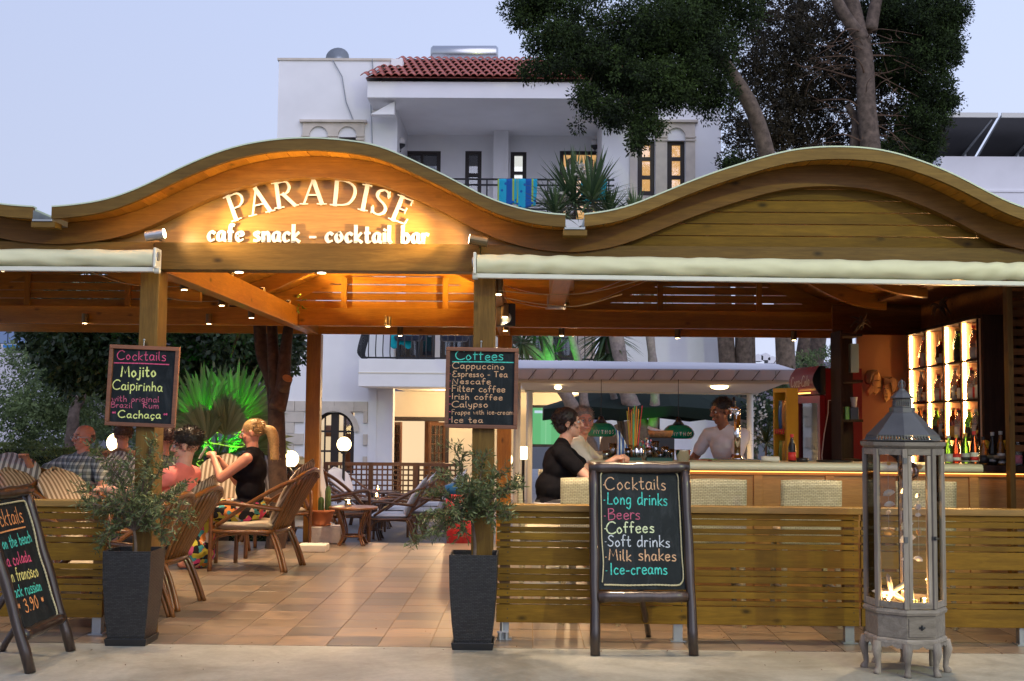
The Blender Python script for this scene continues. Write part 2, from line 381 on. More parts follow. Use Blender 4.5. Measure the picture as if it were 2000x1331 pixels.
def ribbon(mb, pts, wf, O, ux, uy, un, z, depth=0, mi=0):
    """flat or raised stroke along 2-D pts; wf(direction angle)->half width"""
    k = len(pts); L = []; Rr = []
    for i in range(k):
        a = pts[max(i - 1, 0)]; b = pts[min(i + 1, k - 1)]; d = (b - a)
        if d.length < 1e-9: d = Vector((1, 0, 0))
        d.normalize(); nrm = Vector((-d.y, d.x, 0)); w = wf(math.atan2(d.y, d.x))
        p = pts[i].copy()
        if i == 0: p -= d * w * .5
        if i == k - 1: p += d * w * .5
        L.append(p + nrm * w); Rr.append(p - nrm * w)
    def T(p, zz): return O + ux * p.x + uy * p.y + un * zz
    top = [T(p, z + depth) for p in L] + [T(p, z + depth) for p in Rr]
    fs = [(i, k + i, k + i + 1, i + 1) for i in range(k - 1)]
    if not depth: return mb.add(top, fs, mi)
    bot = [T(p, z) for p in L] + [T(p, z) for p in Rr]
    fs += [(2 * k + i, i, i + 1, 2 * k + i + 1) for i in range(k - 1)] + [(k + i, 3 * k + i, 3 * k + i + 1, k + i + 1) for i in range(k - 1)]
    fs += [(2 * k, 3 * k, k, 0), (k - 1, 2 * k - 1, 4 * k - 1, 3 * k - 1)]
    return mb.add(top + bot, fs, mi)
def width_of(text, h, sp): return sum(GL[c][0] for c in text) * h + (len(text) - 1) * sp * h
def write(mb, text, O, ux, uy, un, h, w=.0035, sp=.13, fit=None, nib=None, depth=0, jit=.045, slant=.0, sy=1.0):
    """baseline text starting at O. fit = total width"""
    sx = 1.0
    if fit: sx = fit / width_of(text, h, sp)
    x = 0; c = 0
    for ch in text:
        gw, g = GL[ch]; dy = random.uniform(-jit, jit) * h; ks = 1 + random.uniform(-jit, jit) * 1.5
        for st in parse(g):
            pts = [Vector(((p.x * h * ks + p.y * slant * h) * sx + x, p.y * h * ks * sy + dy, 0)) for p in st]
            ribbon(mb, pts, nib or (lambda a: w), O, ux, uy, un, .0006 + (c % 23) * .00005, depth); c += 1
        x += (gw + sp) * h * sx * (1 + random.uniform(-.05, .05))
    return x
CH = {}
def chalk(name, col):
    if name not in CH:
        m, n, l, b = newmat('chalk_' + name); v, _ = coords(n, l); f = noise(n, l, v, 120, 2)
        l.new(ramp(n, l, f, [(.35, tuple(x * .55 for x in col)), (.6, col)]), b.inputs['Base Color']); b.inputs['Roughness'].default_value = .95
        CH[name] = m
    return CH[name]
chalk('pink', (.75, .10, .22)); chalk('lime', (.78, .85, .28)); chalk('mint', (.08, .62, .52)); chalk('tan', (.70, .42, .24)); chalk('white', (.62, .66, .72))
chalk('orange', (.85, .35, .12)); chalk('yellow', (.80, .74, .25)); chalk('cream', (.80, .62, .38)); chalk('rose', (.55, .12, .2)); chalk('sage', (.70, .78, .48))
m, n, l, b = newmat('chalkboard_slate'); v, _ = coords(n, l); f = noise(n, l, v, 5, 6, .65)
c = ramp(n, l, f, [(.3, (.004, .007, .009)), (.75, (.011, .016, .019))]); v4, _ = coords(n, l, (1, 1, .35)); l.new(mix(n, l, ramp(n, l, noise(n, l, v4, 9, 6, .75, 1.5), [(.48, (0, 0, 0)), (.85, (.35, .35, .35))]), c, (.10, .11, .12)), b.inputs['Base Color']); b.inputs['Roughness'].default_value = .6; b.inputs['Specular IOR Level'].default_value = .2; M['slate'] = m
# serif capitals for the sign: strokes (points, half width) in a 1-high box
SER = {
'P': (.62, [('.18,0 .18,1', .075), ('~.18,.97 .5,.98 .62,.74 .48,.5 .22,.46', .05), ('.02,.01 .36,.01', .022), ('.02,.99 .3,.99', .022)]),
'A': (.86, [('.13,.02 .43,1', .035), ('.41,1.02 .74,.02', .078), ('.24,.36 .62,.36', .028), ('0,.01 .26,.01', .022), ('.58,.01 .9,.01', .022)]),
'R': (.74, [('.18,0 .18,1', .075), ('~.18,.97 .5,.98 .6,.75 .48,.54 .22,.5', .05), ('.36,.52 .72,.02', .068), ('.02,.01 .34,.01', .022), ('.02,.99 .3,.99', .022), ('.66,.01 .84,.01', .022)]),
'D': (.86, [('.18,0 .18,1', .075), ('~.16,.975 .5,.96 .78,.78 .82,.46 .68,.14 .44,.03 .16,.025', .055), ('.02,.01 .3,.01', .022), ('.02,.99 .3,.99', .022)]),
'I': (.36, [('.18,0 .18,1', .078), ('.02,.01 .34,.01', .022), ('.02,.99 .34,.99', .022)]),
'S': (.56, [('~.5,.8 .46,.92 .3,.99 .14,.9 .1,.74 .2,.6 .4,.46 .5,.3 .46,.12 .3,.01 .12,.06 .06,.22', .06), ('.5,.99 .5,.72', .02), ('.06,.3 .06,.0', .02)]),
'E': (.66, [('.18,0 .18,1', .075), ('.18,.975 .56,.975', .028), ('.18,.52 .46,.52', .028), ('.18,.025 .6,.025', .028), ('.02,.01 .3,.01', .022), ('.02,.99 .3,.99', .022), ('.56,.99 .56,.78', .025), ('.47,.63 .47,.41', .022), ('.6,.01 .63,.24', .025)]),
}
# ------------------------------------------------------------------ ground
YF, YP, YG = 7.58, 7.86, 7.94      # fascia, front arch, gable plane
gm, n, l, b = newmat('asphalt'); setp(b, (.05, .05, .05), .9); v, _ = coords(n, l, rnd=False); f = noise(n, l, v, 60, 4)
l.new(ramp(n, l, f, [(.3, (.035, .035, .037)), (.7, (.075, .073, .07))]), b.inputs['Base Color']); bump(n, l, b, f, .4, .01)
tag(MB().add([(-600, -300, -.7), (600, -300, -.7), (600, 900, -.7), (-600, 900, -.7)], [(0, 1, 2, 3)]).build('ground', gm), kind='structure')
# light stone pavement in front
m, n, l, b = newmat('pavement_stone'); setp(b, (.5, .48, .42), .45, spec=.4); v, _ = coords(n, l, rnd=False)
f = noise(n, l, v, 2.2, 8, .62, .6); c = ramp(n, l, f, [(.3, (.26, .25, .215)), (.5, (.36, .35, .305)), (.7, (.43, .41, .355))])
f2 = noise(n, l, v, 26, 5, .7); c = mix(n, l, .55, c, ramp(n, l, f2, [(.3, (.5, .48, .43)), (.6, (1, 1, 1))]), 'MULTIPLY'); c = mix(n, l, .8, c, ramp(n, l, noise(n, l, v, .9, 6, .7, 1), [(.35, (.62, .6, .56)), (.55, (1, 1, 1))]), 'MULTIPLY')
vo = n.new('ShaderNodeTexVoronoi'); vo.inputs['Scale'].default_value = 5; l.new(v, vo.inputs['Vector'])
c = mix(n, l, .5, c, ramp(n, l, vo.outputs['Distance'], [(.015, (.3, .22, .15)), (.04, (1, 1, 1))]), 'MULTIPLY')
l.new(c, b.inputs['Base Color']); l.new(math_(n, l, 'ADD', .25, math_(n, l, 'MULTIPLY', f2, .35)), b.inputs['Roughness']); bump(n, l, b, f2, .12, .004)
pav = tag(MB().bb(-40, 40, -6, 7.655, -.3, 0).build('pavement', m), kind='structure')
tag(MB().bb(-40, 40, -6.15, -6.003, -.3, .0).build('kerb', M['galv']), kind='structure')
tag(MB().bb(-60, 60, -20, -6.16, -.4, -.12).build('road', gm), kind='structure')
# lower yard behind the terrace
ym = plain('blue_grey_paving', (.20, .20, .21), .5, .25, 1.5, .2)
tag(MB().bb(-12, 14, 14.05, 45, -.6, -.4).build('yard_paving', ym), kind='structure')
tag(MB().bb(-30, -12.003, 14.05, 45, -.6, -.42).bb(14.003, 40, 14.05, 45, -.6, -.42).build('yard_ground', plain('yard_soil', (.12, .1, .07), .9)), kind='structure')
# terrace floor of square tiles
gr = plain('tile_grout', (.30, .22, .14), .8, .1, 20)
floor = tag(MB().bb(-12, 12, 7.66, 14.04, -.6, -.006).build('terrace_floor', gr), kind='structure')
m, n, l, b = newmat('terrace_tile'); setp(b, (.3, .2, .12), .3, spec=.5)
oi = n.new('ShaderNodeObjectInfo'); at = n.new('ShaderNodeAttribute'); at.attribute_name = 'rnd'
rnd_ = math_(n, l, 'FRACT', math_(n, l, 'ADD', oi.outputs['Random'], at.outputs['Fac']))
v, _ = coords(n, l, (1, 2.6, 1), rnd=True); f = noise(n, l, v, 4, 7, .65, 1.2)
base = ramp(n, l, rnd_, [(0, (.15, .117, .085)), (.2, (.21, .155, .11)), (.4, (.10, .09, .077)), (.55, (.24, .175, .125)), (.7, (.17, .13, .095)), (.85, (.085, .08, .073)), (1, (.25, .185, .14))])
cl = ramp(n, l, f, [(.3, (.58, .58, .6)), (.5, (1.1, 1.08, 1.05)), (.7, (1.55, 1.42, 1.27))])
l.new(mix(n, l, 1, base, cl, 'MULTIPLY'), b.inputs['Base Color']); l.new(math_(n, l, 'ADD', .2, math_(n, l, 'MULTIPLY', f, .3)), b.inputs['Roughness']); bump(n, l, b, f, .1, .004)
tile_m = m; T = .333; gx = G(840, 1260).x
tme = None; cnt = 0; rest = []
for i in range(-26, 28):
    for j in range(19):
        x0 = gx + i * T; y0 = 7.672 + j * T
        near = (-3.35 < x0 < -.25) or (j < 3 and -4 < x0 < 3.75) or (j < 1 and x0 < 4)
        if near and cnt < 296:
            cnt += 1
            if tme is None:
                t = MB().box((0, 0, 0), (T - .006, T - .006, .012)).build('tile', tile_m, floor, world=False, bevel=.0015); tme = t
                t.location = Vector((x0 + T / 2, y0 + T / 2, -.0062)) - floor.location
            else:
                c_ = tme.copy(); COL.objects.link(c_); c_.parent = floor; c_.location = Vector((x0 + T / 2, y0 + T / 2, -.006 + random.uniform(-.0008, .0008))) - floor.location
        else: rest.append((x0, y0))
mb = MB(); rv = []
for x0, y0 in rest:
    mb.bb(x0 + .003, x0 + T - .003, y0 + .003, y0 + T - .003, -.012, -.0003); rv += [random.random()] * 8
o = mb.build('floor_tiling', tile_m, floor, kind='stuff'); a_ = o.data.attributes.new('rnd', 'FLOAT', 'POINT'); a_.data.foreach_set('value', rv)

# ------------------------------------------------------------------ the wavy-roofed pavilion
pav0 = thing('wavy_roof_pavilion', 'long pine pavilion with rolling wavy roof, arched gables and square posts over the terrace', 'pavilion', (0, 11, 0))
pts_c = [(105, 408), (175, 400.5), (210, 394), (245, 383), (280, 369), (315, 351.5), (350, 334), (385, 318), (420, 304), (455, 292), (490, 284), (525, 278), (560, 274.5), (595, 273), (630, 273.5), (665, 277), (710, 281.5), (745, 290), (780, 304), (815, 321.5), (850, 337), (885, 354), (920, 374), (955, 391.5), (990, 404), (1025, 414), (1060, 419.5), (1104, 424)]
pts_r = [(1141, 423), (1212, 412), (1265, 392), (1317, 370), (1370, 349), (1422, 331), (1475, 315), (1527, 300), (1580, 292), (1632, 290), (1685, 292), (1737, 300), (1790, 316), (1842, 336), (1895, 362), (1947, 391), (2000, 412)]
def xz(p): w_ = W(p[0], p[1], YF); return (w_.x, w_.z)
TC = [xz(p) for p in pts_c]; TR = [xz(p) for p in pts_r]
TR += [(TR[-1][0] + .16, TR[-1][1] - .035), (TR[-1][0] + .40, TR[-1][1] - .06)]
per = TC[-1][0] - TC[0][0] + (TR[0][0] - TC[-1][0])
TL = [(x - per, z + .02) for x, z in TC]; TL[-1] = (TL[-1][0], TC[0][1])
TL[-2] = (TL[-2][0], TL[-1][1] + .012)
ALL = sorted(TL + TC + TR)
def zt(x):
    if x <= ALL[0][0]: return ALL[0][1]
    if x >= ALL[-1][0]: return ALL[-1][1]
    for (a, za), (b_, zb) in zip(ALL, ALL[1:]):
        if a <= x <= b_: return za + (zb - za) * (x - a) / (b_ - a)
def zs(x, w=.12): return (zt(x - w) + 2 * zt(x - w / 2) + 2 * zt(x) + 2 * zt(x + w / 2) + zt(x + w)) / 8
BAYS = [(TL[0][0], TL[-1][0]), (TC[0][0], TC[-1][0]), (TR[0][0], TR[-1][0])]
def strip(x0, x1, d0, d1, y0, y1, step=.05, mb=None):
    mb = mb or MB(); k = max(2, int((x1 - x0) / step)); xs = [x0 + (x1 - x0) * i / k for i in range(k + 1)]
    top = [(x, zs(x) - d0) for x in xs]; bot = [(x, zs(x) - d1) for x in xs]
    vs = [(x, y0, z) for x, z in top] + [(x, y0, z) for x, z in bot] + [(x, y1, z) for x, z in top] + [(x, y1, z) for x, z in bot]; K = k + 1
    fs = []
    for i in range(k):
        fs += [(i, i + 1, K + i + 1, K + i), (2 * K + i, 3 * K + i, 3 * K + i + 1, 2 * K + i + 1), (i, 2 * K + i, 2 * K + i + 1, i + 1), (K + i, K + i + 1, 3 * K + i + 1, 3 * K + i)]
    fs += [(0, K, 3 * K, 2 * K), (k, 2 * K + k, 3 * K + k, K + k)]
    return mb.add(vs, fs)
YB = 14.1
for bi, (x0, x1) in enumerate(BAYS):
    rf = strip(x0, x1, .004, .026, YF, YB).build('roof', M['capgreen'], pav0)
    strip(x0, x1, .0, .075, YF - .035, YF - .002).build('fascia_board', M['pineX'], rf)
    strip(x0, x1, -.010, -.001, YF - .04, YF + .03).build('roof_edge_strip', M['capgreen'], rf)
    # boards of the underside, one by one
    x = x0; k = 0
    while x < x1 - .02:
        w_ = min(.136, x1 - x); k += 1
        strip(x + .0025, x + w_ - .0025, .035 + .001 * (k % 2), .055, YF, YB, .05).build('plank', M['inY'], rf); x += .136
    for yy in (9.3, 10.5, 11.7, 12.78):
        strip(x0 + .05, x1 - .05, .058, .205, yy - .04, yy + .04).build('rafter', M['inX'], pav0)
for gx_ in ((BAYS[0][1] + BAYS[1][0]) / 2, (BAYS[1][1] + BAYS[2][0]) / 2, BAYS[2][1] + .06):
    z0 = zt(gx_) - .075
    MB().bb(gx_ - .066, gx_ + .066, YF - .03, YB, z0 - .012, z0).bb(gx_ - .066, gx_ - .060, YF - .03, YB, z0, z0 + .06).bb(gx_ + .060, gx_ + .066, YF - .03, YB, z0, z0 + .06).build('gutter', M['galv'], pav0)
    MB().bb(gx_ - .08, gx_ + .08, YF + .3, YB, z0 - .03, z0 - .015).build('gutter_board', M['inY'], pav0)
    MB().bb(gx_ - .075, gx_ + .08, YF - .02, YF + .1, z0 - .05, z0 - .014).build('gutter_bracket', M['pineX'], pav0)
XL, XR = BAYS[0][0], BAYS[2][1]
strip(XL, XR, .058, .200, YP - .05, YP + .04).build('front_arch_beam', M['arch'], pav0)
mc0, mc1 = W(225, 400, YP).x, W(985, 410, YP).x
strip(mc0, mc1, .057, .066, YF + .004, YF + .016).build('led_strip', emis('arch_led', (1, .48, .08), 34), pav0)
ZB0, ZB1 = 2.448, 2.632
pl = [W(272, 600, YG - .1).x, W(309, 600, YG - .1).x]; pr = [W(925, 600, YG - .1).x, W(967, 600, YG - .1).x]
PLc, PRc = sum(pl) / 2, sum(pr) / 2; XE = BAYS[2][1] - .15
y0b, y1b = YG - .1, YG + .06
for a, b_ in ((XL, PLc + .02), (PLc + .0225, PRc - .03), (PRc - .0275, XE + .3)):
    MB().bb(a, b_, y0b, y1b, ZB0, ZB1).build('front_beam', M['pineX'], pav0, bevel=.004)
for p_, c_ in ((pl, 0), (pr, 0)):
    MB().bb(p_[0], p_[1], YG - .098, YG + .1, 0, ZB0 - .002).build('post', M['pineZ'], pav0, bevel=.006)
MB().bb(XE - .07, XE + .07, YG - .098, YG + .1, 0, ZB0 - .002).build('post', M['pineZ'], pav0, bevel=.006)
MB().bb(PLc - .07 - 3.42, PLc + .07 - 3.42, YG - .098, YG + .1, 0, ZB0 - .002).build('post', M['pineZ'], pav0, bevel=.006)
for xx in (PLc, PRc + .02):
    MB().bb(xx - .06, xx + .06, YG + .065, 13.9, ZB0, ZB1 + .02).build('side_beam', M['inY'], pav0, bevel=.004)
    MB().bb(xx - .085, xx + .085, 13.95, 14.1, -.02, ZB0 + .01).build('rear_post', M['inZ'], pav0, bevel=.006)
for a, b_ in ((XL, PLc - .065), (PLc + .065, PRc - .045), (PRc + .085, XE - .065)):
    MB().bb(a, b_, 12.64, 12.72, 2.455, 2.65).build('cross_beam', M['inX'], pav0, bevel=.004)
MB().bb(XL, XE + .3, 13.905, 13.945, 2.455, 2.60).build('rear_beam', M['inX'], pav0)
# gable boards (front, right and left bay) one by one; panel with sign in the middle bay
def zbot(x, d=.15): return zs(x) - d
def boards(x0, x1, z0, hh, gap, ya, yb, d=.15, mat=None, zmax=9, nm='gable_board'):
    z = z0
    while z < zmax:
        zm = z + hh
        xs = [x0 + (x1 - x0) * i / 120 for i in range(121)]; ok = [x for x in xs if zbot(x, d) > z + .02]
        if len(ok) < 4: break
        poly = [(ok[0], z), (ok[-1], z)] + [(x, min(zm, zbot(x, d))) for x in reversed(ok[::3])]
        MB().prism(poly, ya + random.uniform(-.003, .003), yb).build(nm, mat or M['slat'], pav0); z += hh + gap
mx_r = BAYS[2]; boards(mx_r[0] - .1, mx_r[1] + .1, ZB1 + .003, .074, .007, YG - .03, YG - .008, zmax=3.3)
boards(BAYS[0][0], BAYS[0][1] + .1, ZB1 + .003, .074, .007, YG - .03, YG - .008, zmax=3.3)
xs = [BAYS[1][0] - .05 + (BAYS[1][1] + .1 - BAYS[1][0]) * i / 60 for i in range(61)]
poly = [(xs[0], ZB1 + .003), (xs[-1], ZB1 + .003)] + [(x, max(zbot(x, .14), ZB1 + .01)) for x in reversed(xs)]
sign = MB().prism(poly, YG - .03, YG - .006).build('sign_panel', M['ply'], pav0)
for bi in (0, 1, 2):
    a, b_ = BAYS[bi]; boards(a + .1, b_ - .1, 2.655, .078, .011, 12.74, 12.765, d=.16, zmax=3.3, mat=M['inX'], nm='rear_gable_board')
    for fx in (.33, .66):
        xx = a + (b_ - a) * fx; MB().bb(xx - .03, xx + .03, 12.70, 12.735, 2.652, zbot(xx, .2)).build('gable_stud', M['inZ'], pav0)
# raised sign letters
lm = plain('sign_letter_white', (.82, .80, .76), .5, .03)
ux, uy, un = Vector((1, 0, 0)), Vector((0, 0, 1)), Vector((0, -1, 0))
YS = YG - .032; SC = YS / F
for ch, px, py, ang in (('P', 461, 405, 21), ('A', 506, 394, 14), ('R', 554, 381, 8.5), ('A', 612, 375, 0), ('D', 671, 378, -4), ('I', 713.5, 387, -10), ('S', 744, 396, -15), ('E', 785, 411, -21)):
    w_, sts = SER[ch]; h = 51 * SC; mb = MB(); c0 = W(px, py, YS); a = R(ang)
    ax = ux * math.cos(a) + uy * math.sin(a); w_ *= 1.14; ay = uy * math.cos(a) - ux * math.sin(a)
    O = c0 - ax * w_ * h / 2 - ay * h / 2
    for i, (g, hw) in enumerate(sts):
        pts = [Vector((p.x * h, p.y * h, 0)) for p in parse(g)[0]]
        for p in pts: p.x *= 1.14
        ribbon(mb, pts, (lambda an, hw=hw, c=ch: h * (hw * (.42 + .58 * abs(math.sin(an)) ** .9) if '~' in g else hw)), O, ax, ay, un, .004 + i * .0004, .014)
    mb.build('sign_letter', lm, sign)
def nib(h): return lambda a: h * (.056 + .07 * abs(math.sin(a - .35)) ** 1.1)
p0 = W(407, 471, YS); p1 = W(836, 475.5, YS); tdir = (p1 - p0).normalized(); tot = (p1 - p0).length; txt = 'cafe snack - cocktail bar'; h = 30 * SC
scale_ = tot / width_of(txt, h, .17); x = 0
for ch in txt:
    gw, g = GL[ch]; mb = MB(); i = 0
    for st in parse(g):
        pts = [Vector((p.x * h * scale_, p.y * h * 1.08, 0)) for p in st]
        if ch == '-': pts = [Vector((.0, .3 * h, 0)), Vector((.36 * h * scale_, .3 * h, 0))]
        ribbon(mb, pts, nib(h), p0 + tdir * x, tdir, uy, un, .003 + i * .0004, .014); i += 1
        if ch in 'nkblfirt' and not i > 1:   # small foot and top serifs
            q = pts[-1]; ribbon(mb, [q + Vector((-.09 * h, .012 * h, 0)), q + Vector((.09 * h, .012 * h, 0))], lambda a: h * .03, p0 + tdir * x, tdir, uy, un, .0035, .0135)
    if mb.v: mb.build('sign_letter', lm, sign)
    x += (gw + .17) * h * scale_
# ------------------------------------------------------------------ downlights
def make_down(kind):
    t = thing('ceiling_downlight', '', 'downlight')
    if kind == 'tube':
        MB().lathe([(.034, .0), (.034, .105), (.0, .107)], n=16).build('housing', M['brass'], t, world=False, smooth=False)
        MB().lathe([(.0, -.003), (.024, -.004)], n=16).build('lens', M['bulb'], t, world=False)
    else:
        MB().lathe([(.036, -.004), (.036, .004)], n=16).build('housing', M['metal'], t, world=False)
        MB().lathe([(.0, -.0075), (.028, -.0065)], n=16).build('lens', M['bulb'], t, world=False)
    return t
dt = make_down('tube'); ddk = make_down('disc'); ut = [False, False]
DL = [  # px, py (lens), Y, kind, label, energy
 (167, 632, 12.6, 't', 'round downlight on the rear cross beam, left of the hanging cocktails chalkboard', 60),
 (409, 633, 12.6, 't', 'round downlight on the cross beam between left post and palm', 60),
 (360, 566, 9.54, 't', 'downlight on the left side beam, nearest the front post', 70),
 (433, 597, 10.7, 't', 'downlight halfway along the left side beam', 70),
 (491, 621, 11.84, 't', 'downlight at the far end of the left side beam', 60),
 (628, 539, 7.9, 'd', 'flush downlight under the front beam, centred below the sign', 50),
 (467, 533, 7.9, 'd', 'flush downlight under the front beam, left below the sign', 40),
 (758, 638, 12.6, 't', 'downlight on the cross beam seen through the entrance', 70),
 (782, 656, 13.85, 't', 'downlight on the rearmost beam above the balcony railing', 60),
 (973, 575, 8.15, 't', 'large downlight fixed on the right entrance post by the awning', 60),
 (986, 619, 10.2, 't', 'downlight in front of the black loudspeaker', 60),
 (987, 646, 12.4, 't', 'downlight just below the black loudspeaker', 50),
 (1097, 656, 13.85, 't', 'downlight on the rear beam above the left yucca', 60),
 (1258, 548, 7.9, 'd', 'flush downlight under the awning above the standing chalkboard', 55),
 (1323, 661, 13.85, 't', 'downlight on the rear beam above the green pendant lamp', 60),
 (1550, 665, 13.85, 't', 'downlight on the rear beam above the red fridge', 60),
 (1775, 559, 7.9, 'd', 'flush downlight under the awning above the floor lantern', 55),
 (2, 528, 7.9, 'd', 'flush downlight at the left edge under the left awning', 40)]
for px, py, Y, k, lab, en in DL:
    p = W(px, py, Y); i = 0 if k == 't' else 1
    if i == 1: p.z = ZB0 - .005
    proto = (dt, ddk)[i]
    o = proto if not ut[i] else dup(proto); ut[i] = True; o.location = p; o['label'] = lab; o['group'] = 'small round downlights on the beams'
    if abs(Y - 12.6) < .01 or abs(Y - 13.85) < .01: o.location.y = Y - .02
    spot('downlight_beam', (p.x, o.location.y, p.z - .012), (p.x, p.y, 0), en * 3.1, WARM2, 95, .8, .025)
# two sign spotlights
for px, py, sgn, lab in ((303, 459, 1, 'grey cylindrical spotlight at the left foot of the sign arch'), (935, 470, -1, 'brass cylindrical spotlight at the right foot of the sign arch')):
    t = thing('sign_spotlight', lab, 'spotlight', W(px, py, YG - .27), group='spotlights lighting the sign')
    d = Vector((sgn, .0, .09 * 1)).normalized()
    d = Vector((sgn * .96, .0, .16)).normalized(); c_ = t.location
    MB().tube([c_ - d * .06, c_ + d * .06], .036, 18).build('housing', M['metal'] if sgn > 0 else M['brass'], t)
    MB().tube([c_ + d * .061, c_ + d * .064], .031, 18).build('lens', emis('spot_lens', (1, .8, .5), 12), t)
    MB().bb(c_.x - .01, c_.x + .01, c_.y + .034, c_.y + .165, c_.z - .02, c_.z + .02).build('bracket', M['metal'], t)
    spot('sign_beam', c_ + d * .075 , c_ + d * .075 + Vector((sgn * 1, .16, .15)), 120, (1, .66, .28), 78, 1, .03)
    spot('sign_beam', c_ + d * .075, c_ + d * .075 + Vector((sgn * 1, .6, .1)), 12, (1, .68, .3), 130, 1, .03)
# uplights on top of the side beams light the middle ceiling
for xx, sg in ((PLc + .02, 1), (PRc + .02, -1)):
    for yy in (8.7, 9.9, 11.1, 12.3):
        t = thing('beam_uplight', 'small uplight on top of the %s side beam%s' % ('left' if sg > 0 else 'right', {8.7: ', nearest the sign', 9.9: ' between first and second rafter', 11.1: ' between second and third rafter', 12.3: ', at the far rafter'}[yy]), 'uplight', (xx, yy, ZB1 + .022), group='uplights on the side beams')
        MB().lathe([(.03, 0), (.03, .035)], (xx, yy, ZB1 + .022), 12).build('housing', M['brass'], t)
        MB().lathe([(.024, .036), (.0, .037)], (xx, yy, ZB1 + .022), 12).build('lens', emis('uplight_lens', (1, .7, .3), 12), t)
        spot('uplight_beam', (xx, yy, ZB1 + .062), (xx + sg * .9, yy, ZB1 + .6), 240, (1, .64, .22), 112, .9, .03)
# green-white street lamp that lights the front, standing across the road
t = thing('street_lamp', 'tall steel street lamp standing at the kerb across from the bar', 'street lamp', (8.2, -2.2, 0))
MB().tube([(8.2, -2.2, 0), (8.2, -2.2, 6.6)], [.09, .05], 12).build('pole', M['galv'], t)
MB().tube([(8.2, -2.2, 6.55), (8.0, -2.1, 6.9), (7.4, -1.8, 7.0)], .035, 8).build('arm', M['galv'], t)
MB().box((7.2, -1.7, 7.0), (.5, .25, .1), .5).build('lamp_head', M['galv'], t)
MB().box((7.2, -1.7, 6.945), (.3, .16, .008), .5).build('lens', emis('street_lamp_lens', (.95, 1, .5), 20), t)
spot('street_beam', (7.2, -1.7, 6.92), (.5, 8.2, 1.5), 2600, (.90, 1.0, .30), 100, .6, .12)
# ------------------------------------------------------------------ rolled awnings
def awning(px0, px1, y0a, y0b_, y1a, y1b, label, Y=7.66, ext=0):
    a0 = W(px0, y0a, Y); a1 = W(px1, y1a, Y); b0 = W(px0, y0b_, Y); b1 = W(px1, y1b, Y)
    c0 = (a0 + b0) / 2; c1 = (a1 + b1) / 2; r = (a0 - b0).length / 2; d = (c1 - c0)
    if ext: c1 = c1 + d * ext * (1 if ext > 0 else 0); c0 = c0 if ext > 0 else c0 + d * ext
    if ext: 
        pass
    t = thing('rolled_awning', label, 'awning', (c0 + c1) / 2, group='rolled-up awnings on the front beam'); d = c1 - c0; L = d.length
    from mathutils import noise as N
    def fn(u, v_):
        a = v_ * 2 * math.pi; p = c0 + d * u
        w_ = .009 * N.noise(Vector((u * L * 5, a * 1.5, 3))) + .005 * math.sin(u * L * 42 + a * 2.3 + 3 * N.noise(Vector((u * L * 2, 0, 0)))) * max(0, N.noise(Vector((u * L * 1.3, 5, 0))) + .25)
        rr = r + w_; return Vector((p.x, p.y + rr * math.cos(a), p.z + rr * math.sin(a)))
    MB().surf(fn, int(L * 70), 22).build('fabric_roll', M['fabric'], t, smooth=True)
    rot = Matrix.Rotation(-math.atan2(d.z, d.x), 3, 'Y')
    MB().box((c0 + c1) / 2 + Vector((0, .0, -r - .018)), (L, .05, .03), rot).build('front_bar', M['whitem'], t, bevel=.004)
    for e in (c0, c1):
        s_ = -1 if e is c0 else 1
        q = e + Vector((s_ * .014, 0, 0))
        MB().box(q + Vector((0, 0, -.0)), (.02, .12, r * 2 + .02)).build('end_bracket', M['whitem'], t, bevel=.006)
        MB().tube([q + Vector((-.015, 0, -r - .02)), q + Vector((.02, 0, -r - .02))], .022, 14).build('bar_end_cap', M['whitem'], t)
        MB().tube([q + Vector((.004 * s_, -.02, .01)), q + Vector((.018 * s_, -.02, .01))], .03, 14).build('crank_hub', M['galv'], t)
awning(932, 2000, 498, 534, 515, 548, 'long cream awning rolled up above the bar fence', ext=.35)
awning(0, 303, 487, 520, 491, 520, 'shorter cream awning rolled up left of the sign', ext=-.9)
# loudspeaker and its cables
sp = W(988, 616, 10.32); t = thing('loudspeaker', 'black loudspeaker hanging behind the right entrance post', 'loudspeaker', sp)
MB().box(sp, (.14, .14, .2), .3).build('cabinet', M['black'], t, bevel=.008)
MB().tube([sp + V(.0, -.075, -.03), sp + V(.0, -.082, -.03)], .05, 16).build('cone', M['galv'], t)
MB().bb(PRc + .08, sp.x + .03, sp.y + .072, sp.y + .1, sp.z - .02, sp.z + .02).build('bracket', M['black'], t)
cm = flat('pale_cable', (.45, .36, .22), .6)
for i, (q, lab) in enumerate(((((975, 568), (1060, 575), (1150, 572), (1250, 548)), 'thin pale cable sagging from the right post to the awning downlight'), (((985, 582), (1060, 595), (1130, 598), (1215, 575)), 'lower pale cable sagging inside the bar ceiling'), (((165, 527), (240, 553), (300, 560), (352, 560)), 'thin cable sagging to the first downlight beside the left post'), (((325, 582), (360, 588), (400, 589), (430, 588)), 'short cable strung along the left side beam'))):
    Ys = (8.1, 8.6, 8.6, 8.1) if i < 2 else ((8.6, 9, 9.3, 9.5) if i == 2 else (9.9, 10.2, 10.5, 10.7))
    tag(MB().tube(smooth_pts([W(a, b_, y) for (a, b_), y in zip(q, Ys)], 6), .004, 6).build('hanging_cable', cm), lab, 'cable', 'sagging cables under the roof')
